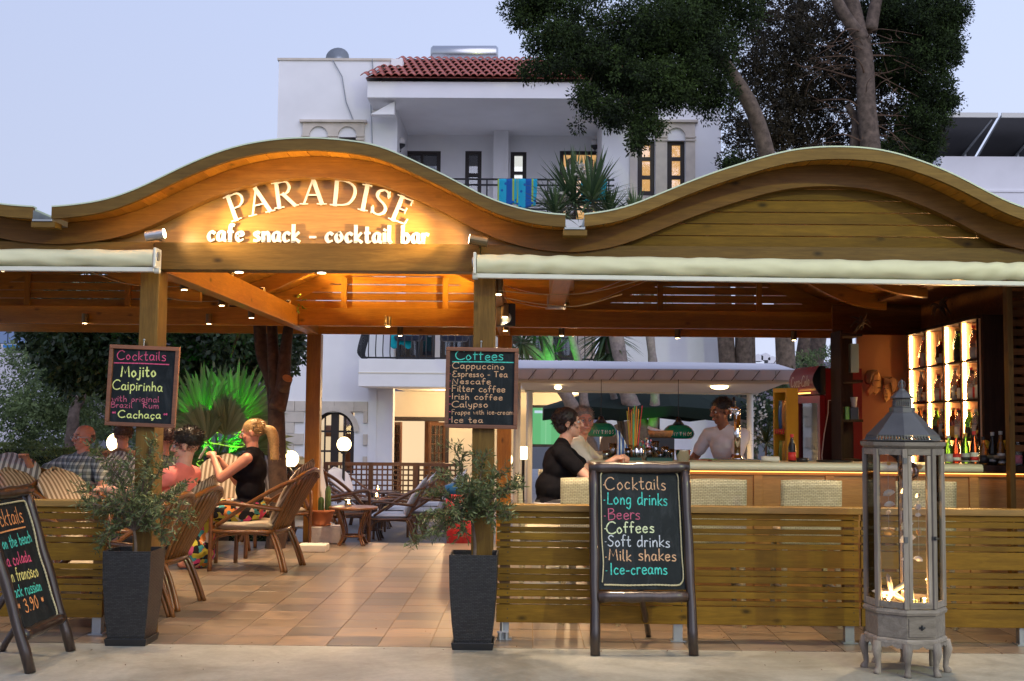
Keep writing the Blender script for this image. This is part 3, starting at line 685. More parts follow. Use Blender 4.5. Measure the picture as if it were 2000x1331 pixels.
# ------------------------------------------------------------------ slatted fences
SL = [(988, 1001), (1002, 1012), (1014, 1026), (1032, 1041.5), (1044, 1057), (1061, 1071), (1073, 1107), (1113, 1123.5), (1125, 1138), (1143.5, 1153), (1155, 1168), (1173, 1182), (1184, 1219)]
YFN = 7.94
def zpy(py): return W(1300, py, YFN).z
def fence(pxa, pxb, posts, label):
    xa, xb = W(pxa, 1100, YFN).x, W(pxb, 1100, YFN).x
    t = thing('slatted_fence', label, 'fence', ((xa + xb) / 2, YFN, 0), group='low slatted fences along the terrace edge')
    for i, (a, b_) in enumerate(SL):
        z1, z0 = zpy(a), zpy(b_); dy = .035 if i == 0 else 0
        if i == 0: MB().bb(xa - .01, xb + .01, YFN - .05, YFN + .06, z0, z1).build('top_rail', M['slatcap'], t, bevel=.004)
        else: MB().bb(xa + random.uniform(0, .006), xb - random.uniform(0, .006), YFN - .0125 - (.012 if i == 1 else 0), YFN + .0125, z0, z1).build('slat', M['slat'], t, bevel=.002)
    sw_ = MB()
    for px in posts:
        x = W(px, 1100, YFN).x
        for i, (a, b_) in enumerate(SL[1:]):
            for zz in ((zpy(a) * .75 + zpy(b_) * .25, zpy(a) * .25 + zpy(b_) * .75) if b_ - a > 16 else ((zpy(a) + zpy(b_)) / 2,)): sw_.tube([(x + .02, YFN - .0135 - (.012 if i == 0 else 0), zz), (x + .02, YFN - .0115 - (.012 if i == 0 else 0), zz)], .0045, 6)
        MB().bb(x - .035, x + .035, YFN + .016, YFN + .086, .12, zpy(1003)).build('fence_post', M['slatz'], t, bevel=.003)
        MB().bb(x - .03, x + .03, YFN + .02, YFN + .08, 0.001, .118).bb(x - .05, x + .05, YFN + .0, YFN + .1, .0, .006).build('steel_foot', M['galv'], t)
    sw_.build('screw_head', M['black'], t, kind='stuff')
M['slatcap'] = wood('fence_rail_wood', (.32, .18, .035), (.22, .12, .02), 'X', .42, var=.05)
M['slatz'] = wood('fence_post_wood', (.25, .13, .025), (.16, .08, .015), 'Z', .5)
fence(-330, 204, (-150, 190), 'slatted pine fence left of the entrance, behind the leaning chalkboard')
fence(969, 1677, (986, 1325, 1660), 'slatted pine fence in front of the bar, behind the standing chalkboard')
fence(1681, 2150, (1700, 2000), 'slatted pine fence right of and behind the floor lantern')
tr = thing('steel_bolt_stand', 'small galvanised bolt stand on the floor beside the right planter', 'bolt stand', G(980, 1250))
g0 = tr.location
MB().tube([g0 + V(-.012, 0, 0), g0 + V(-.012, 0, .05)], .016, 10).tube([g0 + V(.03, .01, 0), g0 + V(.03, .01, .05)], .016, 10).build('foot', M['galv'], tr)
MB().tube([g0 + V(.0, .005, .05), g0 + V(.0, .005, .145)], .008, 8).box(g0 + V(.005, .005, .052), (.075, .03, .008)).build('bolt', M['metal'], tr)
mb = MB()
for i in range(60):
    q = V(random.uniform(-3.4, 3.4), random.uniform(6.7, 8.6) if i % 3 else random.uniform(7.5, 7.75), .003); a = random.uniform(0, 6.28); d = V(math.cos(a), math.sin(a), .1) * random.uniform(.004, .013); e_ = V(-d.y, d.x, .002) * .45; mb.add([q - d, q + e_, q + d + V(0, 0, .004), q - e_], [(0, 1, 2, 3)])
tag(mb.build('dry_leaf_litter', flat('dry_brown_leaf', (.12, .05, .025), .8)), 'tiny dry leaves scattered on the pavement and tiles', 'litter', kind='stuff')
# ------------------------------------------------------------------ chalkboards
def PLN(px, py, O, un):
    d = ray(px, py); c = Vector((0, 0, H)); t = (O - c).dot(un) / d.dot(un); return c + d * t
M['frame'] = wood('chalkboard_frame_wood', (.26, .10, .045), (.16, .06, .028), 'X', .45, knots=False)
M['rust'] = wood('rounded_dark_frame_wood', (.055, .032, .022), (.018, .010, .008), 'Z', .3, knots=False, coat=.3)
rope_m = plain('pale_rope', (.50, .45, .27), .9, .25, 90, .9)
def lines(t, O, un, rows, mats=True):
    for text, x0, y0, x1, y1, hp, col, wp in rows:
        a = PLN(x0, y0, O, un); b_ = PLN(x1, y1, O, un); d = b_ - a; L = d.length; d.normalize(); uy_ = un.cross(d).normalized()
        up = PLN(x0, y0 - hp, O, un) - a; h = abs(up.dot(uy_)) ; w_ = wp * (b_ - a).length / max(1, math.hypot(x1 - x0, y1 - y0)) / 2
        if abs(un.x) > .5: w_ = .0045
        mb = MB()
        if text == '_':
            ribbon(mb, [Vector((0, 0, 0)), Vector((L * .5, .001, 0)), Vector((L, -.002, 0))], lambda a_: w_, a, d, uy_, un, .0012)
        else: write(mb, text, a, d, uy_, un, h, w_ * (.8 if hp < 20 else .95), fit=L)
        mb.build('chalk_line', CH[col], t)
def hung_board(tl, tr, br, bl, Y, label, rows, group='small chalkboards hung on the entrance posts'):
    O = W(*bl, Y); A = W(*br, Y); B = W(*tl, Y); ux_ = (A - O).normalized(); un_ = Vector((0, -1, 0)); uy_ = un_.cross(ux_).normalized()
    w_ = (A - O).length; h_ = (B - O).dot(uy_)
    t = thing('hanging_chalkboard', label, 'chalkboard', O + ux_ * w_ / 2 + uy_ * h_ / 2, group=group)
    rot = Matrix((ux_, -un_, uy_)).transposed()
    def P(a, b_, c_=0): return O + ux_ * a + uy_ * b_ + un_ * c_
    MB().box(P(w_ / 2, h_ / 2, -.010), (w_ - .02, .008, h_ - .02), rot).build('slate', M['slate'], t)
    f = .026
    for c_, s_ in (((w_ / 2, h_ - f / 2), (w_, f)), ((w_ / 2, f / 2), (w_, f)), ((f / 2, h_ / 2), (f, h_ - 2 * f - .002)), ((w_ - f / 2, h_ / 2), (f, h_ - 2 * f - .002))):
        MB().box(P(*c_), (s_[0], .03, s_[1]), rot).build('frame_rail', M['frame'], t, bevel=.003)
    MB().tube([P(w_ * .48, h_ + .0), P(w_ * .48, h_ + .035)], .004, 6).ball(P(w_ * .48, h_ + .04), .008, 8, 6).build('hook', M['galv'], t)
    lines(t, O - un_ * .005, un_, rows)
hung_board((214, 673), (353, 679), (342, 837), (205, 831), YG - .135, 'chalkboard headed Cocktails hung on the left entrance post, listing Mojito and Caipirinha', [
    ('Cocktails', 228, 703, 323, 705, 18, 'pink', 2.0), ('_', 223, 709, 330, 712, 1, 'pink', 2), ('Mojito', 236, 735, 305, 736, 21, 'lime', 3), ('Caipirinha', 219, 761, 318, 765, 18, 'lime', 2.6),
    ('with original', 218, 784, 310, 786, 11, 'rose', 1.7), ('Brazil', 216, 796, 259, 797, 11, 'rose', 1.7), ('Rum', 279, 797, 309, 798, 11, 'rose', 1.7), ('Cachaça', 230, 816, 312, 818, 14, 'lime', 2.6), ('*', 219, 813, 226, 813, 12, 'pink', 1.6), ('*', 319, 816, 327, 816, 12, 'pink', 1.6)])
bul = [("-", 877, y, 880, y, 5, 'pink', 1.8) for y in (716, 732, 746, 761, 776, 791, 806, 821)]
hung_board((873, 678), (1016, 681), (1010, 839), (868, 836), YG - .135, 'chalkboard headed Coffees hung on the right entrance post, eight lines in tan chalk', [
    ('Coffees', 889, 703, 984, 704, 18, 'mint', 2.4), ('_', 884, 707, 1003, 708, 1, 'mint', 2.2), ('Cappuccino', 883, 720, 984, 722, 12, 'tan', 1.9), ('Espresso - Tea', 884, 736, 991, 737, 11, 'tan', 1.9),
    ('Nescafe', 883, 750, 958, 751, 11, 'tan', 1.9), ('Filter coffee', 882, 765, 985, 767, 12, 'tan', 1.9), ('Irish coffee', 882, 780, 982, 782, 11, 'tan', 1.9), ('Calypso', 882, 795, 953, 796, 11, 'tan', 1.9),
    ('Frappe with ice-cream', 882, 810, 1002, 810, 9, 'tan', 1.4), ('Ice tea', 881, 826, 943, 826, 11, 'tan', 1.9)] + bul)
def rustic(t, a, b_, r0, r1, name='frame_post', flat_=1):
    a = Vector(a); b_ = Vector(b_); k = 9; pts = []; rs = []
    side = (b_ - a).orthogonal().normalized()
    for i in range(k):
        u = i / (k - 1); pts.append(a + (b_ - a) * u + side * .003 * math.sin(i * 2.3 + a.x * 9)); rs.append((r0 + (r1 - r0) * u) * (1 + .07 * math.sin(i * 1.9 + a.z * 5)))
    return MB().tube(pts, rs, 12).build(name, M['rust'], t, smooth=True)
def aframe(fl, fr, tl, tr, label, rows, panel, rope, rear_dir, rearfoot, xr, zc):
    un_ = (fr - fl).cross(tl - fl).normalized()
    t = thing('standing_chalkboard', label, 'chalkboard', (fl + fr) / 2, group='framed chalkboards standing on the pavement')
    rustic(t, fl, tl, .031, .032); rustic(t, fr, tr, .031, .032)
    rustic(t, tl + (tl - fl).normalized() * -.02 - (tr - tl).normalized() * .03, tr + (tr - fr).normalized() * -.02 + (tr - tl).normalized() * .03, .038, .038, 'top_rail')
    k = zc; ca = fl + (tl - fl) * k; cb = fr + (tr - fr) * k
    rustic(t, ca + (cb - ca).normalized() * .02, cb - (cb - ca).normalized() * .02, .036, .036, 'lower_rail')
    P4 = [PLN(x, y, fl, un_) for x, y in panel]
    mb = MB(); q = [p + un_ * .004 for p in P4] ; q2 = [p - un_ * .012 for p in P4]
    mb.add(q + q2, [(0, 1, 2, 3), (7, 6, 5, 4), (0, 4, 5, 1), (1, 5, 6, 2), (2, 6, 7, 3), (3, 7, 4, 0)]).build('slate', M['slate'], t)
    O2 = fl + un_ * .0055
    pts = smooth_pts([PLN(x, y, O2, un_) + un_ * (.007 + .002 * math.sin(i * 3)) for i, (x, y) in enumerate(rope)], 6)
    o = MB(); k = len(pts)
    for ph in (0, math.pi):   # two twisted strands
        tw = []
        for i, p in enumerate(smooth_pts(pts, 3)):
            a_ = i * 1.1 + ph; tw.append(p + (un_ * math.cos(a_) + Vector((0, 0, 1)) * math.sin(a_)) * .0022)
        o.tube(tw, .0042, 6)
    o.build('rope_border', rope_m, t, smooth=True)
    lines(t, O2, un_, rows)
    for rf, rt in rearfoot: rustic(t, rf, rt, .02, .02, 'rear_leg')
    return t
fl, fr = G(1163, 1281), G(1355, 1281); cx_ = (fl.x + fr.x) / 2
tl, tr = W(1159, 908, fl.y + .27), W(1337, 908, fl.y + .27)
aframe(fl, fr, tl, tr, 'dark framed chalkboard standing before the bar fence, Cocktails to Ice-creams in coloured chalk', [
    ('Cocktails', 1181, 956, 1302, 957, 25, 'tan', 2.2), ('Long drinks', 1186, 985, 1305, 988, 23, 'mint', 2.4), ('Beers', 1187, 1015, 1250, 1015, 21, 'rose', 2), ('Coffees', 1184, 1042, 1280, 1041, 22, 'sage', 2.6),
    ('Soft drinks', 1187, 1067, 1309, 1069, 21, 'white', 2.2), ('Milk shakes', 1189, 1095, 1320, 1096, 22, 'tan', 2.4), ('Ice-creams', 1192, 1122, 1305, 1122, 22, 'mint', 2.4)] + [('-', 1178 + i * .8, y, 1181 + i * .8, y, 5, c, 2) for i, (y, c) in enumerate(((949, 'tan'), (979, 'mint'), (1010, 'rose'), (1035, 'sage'), (1060, 'white'), (1090, 'tan'), (1117, 'mint')))],
    [(1170, 1152), (1344, 1152), (1334, 912), (1166, 912)], [(1176, 1138), (1178, 1100), (1175, 1050), (1174, 990), (1173, 940), (1174, 926), (1184, 920), (1210, 919), (1250, 921), (1290, 919), (1312, 921), (1323, 930), (1325, 960), (1328, 1020), (1331, 1080), (1334, 1125), (1330, 1140), (1318, 1144), (1280, 1143), (1230, 1144), (1195, 1143), (1180, 1143)],
    None, [(G(1267, 1243), PLN(1255, 1165, fl, Vector((0, -1, 0))) + Vector((0, .14, .02)))], 0, .30)
FR, FL = G(139, 1272), G(60, 1315); TRr = W(49, 952, FR.y); TLl = TRr + (FL - FR)
aframe(FL, FR, TLl, TRr, 'dark framed chalkboard leaning at the left edge, 3.90 cocktail offers, facing the entrance', [
    ('Cocktails', -20, 1034, 46, 1021, 34, 'orange', 2), ('_', -10, 1044, 49, 1029, 1, 'orange', 2), ('Sex on the beach', -14, 1079, 62, 1059, 24, 'mint', 2), ('Pina colada', -2, 1112, 61, 1096, 24, 'pink', 2),
    ('San francisco', 12, 1141, 75, 1125, 26, 'yellow', 2), ('Black russian', 20, 1171, 82, 1153, 24, 'mint', 2), ('* 3.90 *', 38, 1199, 89, 1184, 28, 'orange', 2)],
    [(52, 1242), (116, 1212), (42, 970), (-36, 985)], [(60, 1236), (58, 1229), (70, 1223), (90, 1215), (106, 1207), (108, 1195), (98, 1160), (86, 1120), (74, 1080), (62, 1030), (50, 988), (44, 980), (36, 980), (20, 983), (-10, 988)],
    None, [(Vector((FR.x - .42, (FR.y + FL.y) / 2 + .28, 0)), TRr * .45 + FR * .55 + Vector((-.02, -.06, 0))), (Vector((FR.x - .42, (FR.y + FL.y) / 2 - .28, 0)), TLl * .45 + FL * .55 + Vector((-.02, .06, 0)))], 0, .20)
# ------------------------------------------------------------------ planters with olive trees
m, n, l, b = newmat('black_wicker_weave'); setp(b, (.016, .016, .018), .38, spec=.5); v, _ = coords(n, l, rnd=False)
br = n.new('ShaderNodeTexBrick'); mp = n.new('ShaderNodeMapping'); mp.inputs['Scale'].default_value = (1, 1, 1)
cx2 = n.new('ShaderNodeCombineXYZ'); sp_ = n.new('ShaderNodeSeparateXYZ'); l.new(v, sp_.inputs[0]); l.new(math_(n, l, 'ADD', sp_.outputs[0], sp_.outputs[1]), cx2.inputs[0]); l.new(sp_.outputs[2], cx2.inputs[1]); l.new(cx2.outputs[0], br.inputs['Vector'])
br.inputs['Scale'].default_value = 1; br.inputs['Brick Width'].default_value = .024; br.inputs['Row Height'].default_value = .0095; br.inputs['Mortar Size'].default_value = .0026; br.inputs['Mortar Smooth'].default_value = .8
br.inputs['Color1'].default_value = (.045, .045, .048, 1); br.inputs['Color2'].default_value = (.02, .02, .022, 1); br.inputs['Mortar'].default_value = (.002, .002, .002, 1)
l.new(br.outputs['Color'], b.inputs['Base Color']); iv = math_(n, l, 'SUBTRACT', 1, br.outputs['Fac']); bump(n, l, b, iv, .9, .004); M['weave'] = m
olive_m = leafmat('olive_leaf', (.035, .06, .02), (.18, .22, .09), .5, .2)
soil = plain('dark_soil', (.02, .014, .01), .95, .3, 30, .8)
def sq(mb, prof, c):
    vs = []; fs = []; k = len(prof)
    for r_, z in prof: vs += [c + Vector((sx_ * r_, sy_ * r_, z)) for sx_, sy_ in ((-1, -1), (1, -1), (1, 1), (-1, 1))]
    for i in range(k - 1):
        for j in range(4): fs.append((i * 4 + j, i * 4 + (j + 1) % 4, (i + 1) * 4 + (j + 1) % 4, (i + 1) * 4 + j))
    return mb.add(vs, fs)
def olive(px, label, tips, tb, Y=7.70):
    c = Vector((W(px, 1200, Y).x, Y, 0)); t = thing('potted_olive_tree', label, 'potted tree', c, group='olive trees in black planters at the entrance')
    pr_ = [(.118, .035), (.135, .18), (.15, .4), (.154, .58), (.154, .60)]
    mb = sq(MB(), pr_, c); sq(mb, [(.154, .60), (.143, .6001), (.143, .555)], c).build('planter', M['weave'], t, bevel=.004)
    sq(MB(), [(.0, .555), (.142, .5552)], c).build('soil', soil, t)
    sq(MB(), [(.0, .0), (.128, .0), (.136, .045), (.13, .046), (.12, .036)], c).build('saucer', M['black'], t, bevel=.003)
    for sx_ in (-1, 1):
        for sy_ in (-1, 1): MB().tube([c + V(sx_ * .07, sy_ * .07, .56), c + V(sx_ * .07, sy_ * .07, .561)], .01, 6)
    top = W(*tb, Y); base = c + V(.0, 0, .55)
    MB().tube(smooth_pts([base, base * .6 + top * .4 + V(.01, 0, 0), top], 5), [.013 - .004 * i / 10 for i in range(11)], 8).build('trunk', M['bark'], t, smooth=True)
    bm = MB(); cen = []; dr = []
    for (tx, ty, dy) in tips:
        tp = W(tx, ty, Y + dy); mid = top * .5 + tp * .5 + V(0, 0, .05) + V(random.uniform(-.03, .03), random.uniform(-.04, .04), 0)
        path = smooth_pts([top, mid, tp], 9); K = len(path)
        bm.tube(path, [.006 * (1 - .8 * i / (K - 1)) + .0006 for i in range(K)], 5)
        for i in range(3, K):
            for _ in range(2):
                d = (path[i] - path[i - 1]).normalized() + Vector((random.gauss(0, .75), random.gauss(0, .75), random.gauss(.05, .6))); d.normalize()
                L = random.uniform(.05, .13); q = [path[i], path[i] + d * L * .5 + V(0, 0, .006), path[i] + d * L + V(0, 0, -.01)]
                bm.tube(q, [.0018, .0014, .0007], 4)
                u = .15
                while u < 1.02:
                    p_ = path[i] + d * L * u
                    for s_ in (0, 1):
                        if random.random() < .2: continue
                        ld = d * .55 + Vector((random.gauss(0, .6), random.gauss(0, .6), random.gauss(.02, .55))); cen.append(p_); dr.append(ld.normalized())
                    u += .017 / L
    bm.build('branches', M['bark'], t)
    N_ = len(cen); cloud('foliage', olive_m, t, cen, dr, rng.uniform(.028, .054, N_), rng.uniform(.007, .013, N_))
    ob = MB()
    for i in range(26):
        p_ = cen[random.randrange(N_)]; ob.ball(Vector(p_) - V(0, 0, .012), .0065, 6, 5)
    ob.build('olives', flat('green_olive', (.12, .17, .05), .35), t, smooth=True, kind='stuff')
olive(259, 'bushy olive tree in a tall black wicker planter before the left post', [(165, 960, -.05), (190, 1000, .05), (215, 925, .1), (250, 905, -.06), (196, 885, 0), (296, 868, -.05), (320, 910, -.1), (352, 955, -.06), (360, 1010, -.1), (318, 1045, -.05), (205, 1052, -.08), (280, 950, .1), (240, 975, -.18), (300, 990, -.2), (332, 975, .1), (180, 985, -.12)], (262, 1036))
olive(925, 'olive tree in a black wicker planter before the right post, branches drooping left', [(818, 1052, -.06), (835, 1010, -.02), (850, 965, .04), (872, 930, -.04), (893, 880, .0), (942, 900, -.05), (975, 925, -.08), (1005, 950, -.1), (990, 1000, -.1), (958, 1010, -.14), (885, 1000, -.15), (915, 950, -.16), (905, 1030, -.12), (940, 960, -.2), (858, 1030, -.1), (975, 965, .02)], (922, 1015))
# ------------------------------------------------------------------ tall floor lantern
M['lanw'] = wood('weathered_grey_wood', (.33, .28, .235), (.20, .165, .135), 'Z', .75, knots=False)
M['lanx'] = wood('weathered_grey_wood_rail', (.33, .28, .235), (.20, .165, .135), 'X', .75, knots=False)
M['zinc'] = plain('dull_zinc', (.115, .112, .115), .5, .18, 6, .25, metal=.6)
YL = 7.14; lc = Vector((W(1766, 1100, YL).x, YL, 0)); LS = YL / F
lan = thing('floor_lantern', 'tall eight-sided weathered wood lantern with grey metal roof, shells and lit candles inside', 'lantern', lc)
def zl(py): return W(1766, py, YL).z
RA = .262; A0 = R(22.5 + 8)
def octo(mb, prof, c=lc, a0=A0, n_=8): return mb.lathe(prof, c, n_, a0=a0)
def vert(k, r_=RA, z=0): a = A0 + k * math.pi / 4; return lc + V(r_ * math.cos(a), r_ * math.sin(a), z)
octo(MB(), [(.001, zl(1192)), (RA + .018, zl(1192)), (RA + .024, zl(1187)), (RA + .012, zl(1181)), (RA - .03, zl(1180)), (.001, zl(1180))]).build('floor_board', M['lanx'], lan)
octo(MB(), [(RA - .02, zl(1236)), (RA + .006, zl(1236)), (RA + .006, zl(1193)), (RA - .02, zl(1193))]).build('base_body', M['lanx'], lan)
octo(MB(), [(.001, zl(1246)), (RA + .02, zl(1246)), (RA + .02, zl(1240)), (RA + .006, zl(1237)), (.001, zl(1237))]).build('base_moulding', M['lanx'], lan)
for k in range(8):
    p0_, p1_ = vert(k, RA + .012), vert(k + 1, RA + .012); d = (p1_ - p0_); L = d.length; mb = MB(); z1 = zl(1246); nn = 12
    pts = []
    for i in range(nn + 1):
        u = i / nn; pts.append((u, z1 - .018 - .032 * (2 * abs(u - .5)) ** 2 - .006 * math.cos(u * 6 * math.pi)))
    vs = []
    for off in (0, -.014):
        nrm = d.cross(V(0, 0, 1)).normalized() * off * -1
        vs += [p0_ + d * u + nrm + V(0, 0, z) for u, z in pts] + [p0_ + d * u + nrm + V(0, 0, z1) for u, z in pts]
    K = nn + 1; fs = [(i, i + 1, K + i + 1, K + i) for i in range(nn)] + [(2 * K + i, 3 * K + i, 3 * K + i + 1, 2 * K + i + 1) for i in range(nn)] + [(i, 2 * K + i, 2 * K + i + 1, i + 1) for i in range(nn)]
    mb.add(vs, fs).build('apron', M['lanx'], lan)
    o_ = vert(k, 1) - lc; q = vert(k, RA + .006)
    rp = lambda r_, z: q + o_ * r_ + V(0, 0, z)
    MB().tube([rp(.0, z1), rp(.016, z1 * .72), rp(.004, z1 * .42), rp(-.002, z1 * .2), rp(.012, z1 * .06), rp(.014, 0)], [.034, .034, .022, .019, .027, .028], 8).build('leg', M['lanw'], lan, smooth=True)
ZA, ZBt = zl(1180), zl(876)
for k in range(8):
    p_ = vert(k); a = A0 + k * math.pi / 4
    MB().box(p_ + V(0, 0, (ZA + ZBt) / 2), (.034, .034, ZBt - ZA), a).build('corner_post', M['lanw'], lan, bevel=.003)
    q0, q1 = vert(k), vert(k + 1); d = (q1 - q0); L = d.length; dn = d.normalized(); nrm = dn.cross(V(0, 0, 1)); mid = (q0 + q1) / 2; ang = math.atan2(dn.y, dn.x)
    door = k in (5, 6)
    fw = .024
    fr_ = thing('', '', '') if 0 else None
    MB().box(mid + V(0, 0, ZA + .02), (L - .034, .026, .038), ang).build('bottom_rail', M['lanx'], lan, bevel=.002)
    MB().box(mid + V(0, 0, ZBt - .018), (L - .034, .026, .036), ang).build('upper_rail', M['lanx'], lan, bevel=.002)
    for s_ in (-1, 1):
        if door: MB().box(mid + dn * s_ * (L / 2 - .030) + V(0, 0, (ZA + ZBt) / 2), (.026, .024, ZBt - ZA - .078), ang).build('stile', M['lanw'], lan, bevel=.002)
    MB().box(mid + V(0, 0, (ZA + ZBt) / 2) - nrm * .0, (L - .04, .003, ZBt - ZA - .078), ang).build('pane', M['paneclear'], lan)
# drawer, knob, latch and hinges on the front right faces
k = 6; q0, q1 = vert(6, RA + .006), vert(7, RA + .006)
for kk in range(8):
    a_, b_ = vert(kk, RA + .0), vert(kk + 1, RA + .0); mid = (a_ + b_) / 2
    if abs(mid.x - (W(1786, 1200, YL).x)) < .06 and mid.y < YL: dk = kk
a_, b_ = vert(dk, RA + .006), vert(dk + 1, RA + .006); d = (b_ - a_).normalized(); nrm = d.cross(V(0, 0, 1)); mid = (a_ + b_) / 2; ang = math.atan2(d.y, d.x); zc_ = (zl(1236) + zl(1193)) / 2
MB().box(mid + nrm * .004 + V(0, 0, zc_), ((b_ - a_).length - .02, .01, (zl(1193) - zl(1236)) * .82), ang).build('drawer', M['lanx'], lan, bevel=.002)
pp = mid + nrm * .012 + V(0, 0, zc_)
MB().ball(pp + nrm * .012, .009, 10, 8).lathe([(.018, -.001), (.0181, .001)], pp, 8).box(pp, (.045, .004, .010), ang).box(pp, (.012, .004, .03), ang).build('drawer_knob', M['blackmetal'], lan)
pp = (vert(dk + 1, RA + .022)) + V(0, 0, zl(1045)) - d * .012
MB().box(pp, (.03, .008, .022), ang).tube([pp + nrm * .004, pp + nrm * .02, pp + nrm * .02 + d * .03], .004, 6).build('latch', M['blackmetal'], lan)
for py in (898, 1048): MB().box(vert(dk, RA + .018) + V(0, 0, zl(py)), (.026, .008, .034), ang).build('hinge', M['zinc'], lan)
# top: wooden rim, filigree band, metal roof, small cupola, finial with ring
octo(MB(), [(.001, zl(877)), (RA + .0, zl(877)), (RA + .01, zl(874)), (RA + .028, zl(870)), (RA + .03, zl(863)), (.001, zl(862))]).build('top_rim', M['lanx'], lan)
def filigree(r0, z0, r1, z1, nseg, name):
    mb = MB(); fa = 8
    for kf in range(fa):
        a_, b_ = A0 + kf * math.pi / 4, A0 + (kf + 1) * math.pi / 4
        def pt(u, v_):
            r_ = r0 + (r1 - r0) * v_; p = V(r_ * math.cos(a_), r_ * math.sin(a_), 0) * (1 - u) + V(r_ * math.cos(b_), r_ * math.sin(b_), 0) * u
            return lc + p + V(0, 0, z0 + (z1 - z0) * v_)
        mb.tube([pt(0, 0), pt(1, 0)], .003, 5); mb.tube([pt(0, 1), pt(1, 1)], .003, 5)
        for i in range(nseg):
            u0 = i / nseg; w_ = 1 / nseg
            mb.tube([pt(u0 + w_ * (.5 + .42 * math.cos(t_)), .5 + .4 * math.sin(t_)) for t_ in [j * math.pi / 4 for j in range(9)]], .0026, 4)
            mb.tube([pt(u0, 0), pt(u0 + w_ * .2, .5), pt(u0, 1)], .0026, 4)
    return mb.build(name, M['zinc'], lan)
filigree(.262, zl(861), .247, zl(850), 9, 'filigree_band')
rr_ = octo(MB(), [(.275, zl(861.5)), (.28, zl(860)), (.262, zl(859))]).build('roof_gutter', M['zinc'], lan)
octo(MB(), [(.248, zl(850)), (.205, zl(838)), (.15, zl(822)), (.105, zl(809)), (.098, zl(807)), (.088, zl(806)), (.088, zl(797)), (.07, zl(796)), (.001, zl(796))]).build('roof', M['zinc'], lan)
filigree(.066, zl(795), .062, zl(779), 3, 'cupola_band')
octo(MB(), [(.07, zl(779)), (.082, zl(777.5)), (.05, zl(768)), (.026, zl(763)), (.02, zl(760)), (.001, zl(759))]).build('cupola_roof', M['zinc'], lan)
MB().lathe([(.012, zl(760)), (.006, zl(757)), (.016, zl(753)), (.006, zl(749)), (.011, zl(746)), (.001, zl(741))], lc, 12).build('finial', M['zinc'], lan, smooth=True)
MB().tube([lc + V(.024 * math.cos(t_), 0, zl(752) + .024 * math.sin(t_)) for t_ in [j * math.pi / 10 for j in range(21)]], .0025, 6).build('carrying_ring', M['zinc'], lan)
lan.scale = (.84, .84, 1)
# inside: central glass column, glass ball, shell strings, starfish, candles
zf = zl(1180) + .001; gl = glass('thin_glass', (.95, .93, .88), .02, 1.2)
shm = plain('sea_shell', (.82, .74, .66), .4, .35, 30, .4); shy = plain('yellow_shell', (.72, .48, .16), .4, .25, 30, .4)
t = thing('hanging_glass_ball', 'smoky glass ball hanging near the top inside the floor lantern', 'glass ball', (lc.x + .012, lc.y - .06, zl(920)))
c_ = t.location; MB().ball(c_, (.062, .062, .062), 20, 14).build('glass', plain('smoky_mirror_glass', (.38, .27, .22), .08, .3, 5, 0, metal=.9), t, smooth=True); MB().tube([c_ + V(0, 0, .06), V(c_.x, c_.y, zl(878))], .0015, 5).lathe([(.02, .055), (.008, .075)], c_, 10).build('string', M['blackmetal'], t)
def shell_string(px, py0, items, dy, label):
    top = W(px, py0, YL + dy); t = thing('shell_string', label, 'shell string', top, group='strings of sea shells inside the floor lantern')
    items = [(a, b * 1.3, c) for a, b, c in items]; zs_ = [W(px, it[0], YL + dy).z for it in items]
    MB().tube([V(top.x, top.y, zl(878)), V(top.x, top.y, min(zs_))], .0012, 4).build('string', flat('thread', (.5, .45, .4), .7), t)
    for (py, s_, y_), z in zip(items, zs_):
        rot = Matrix.Rotation(random.uniform(-.7, .7), 3, 'Y') @ Matrix.Rotation(random.uniform(0, 3), 3, 'Z')
        mb = MB()
        def fn(u, v_, s_=s_): # fan-shaped ribbed shell
            a = (u - .5) * 2.5; r_ = s_ * v_ * (1 + .05 * math.cos(u * 44)); return Vector((r_ * math.sin(a), s_ * .32 * math.sin(v_ * 2.4) * math.cos(a * .8) + .0012 * math.cos(u * 44), r_ * math.cos(a) - s_ * .5))
        mb.surf(fn, 22, 5); fl2 = Matrix.Rotation(math.pi, 3, 'Z'); m2_ = MB().surf(fn, 22, 5).xf(fl2.to_4x4()); mb.add(m2_.v, m2_.f); mb.xf(rot.to_4x4()); mb.xf(Matrix.Translation((top.x + random.uniform(-.006, .006), top.y, z)))
        mb.build('shell', shy if y_ else shm, t, smooth=True)
shell_string(1734, 880, [(878, .02, 0), (906, .016, 1), (963, .03, 0), (985, .026, 0), (1001, .018, 0), (1040, .03, 1)], -.10, 'leftmost shell string in the floor lantern, ending in an orange-yellow shell')
shell_string(1770, 940, [(958, .03, 0), (995, .034, 0), (1026, .036, 0), (1052, .04, 0), (1072, .02, 0), (1094, .024, 0)], -.04, 'middle shell string with the biggest pale discs in the floor lantern')
shell_string(1792, 880, [(914, .022, 1), (969, .024, 0), (991, .028, 0), (1006, .018, 0), (1040, .032, 1), (1092, .024, 0)], -.08, 'shell string right of the middle one, round yellow shell near its end')
shell_string(1827, 880, [(905, .014, 0), (966, .024, 0), (984, .012, 0), (1008, .022, 1), (1050, .018, 0)], -.02, 'rightmost shell string in the floor lantern, beside the narrow side pane')
t = tag(MB().tube([lc + V(.0, .05, zf), lc + V(.0, .05, zl(880))], .016, 12).build('glass_column', pane('column_glass', (.85, .8, .72), .2)), 'clear glass column in the middle of the floor lantern', 'glass tube')
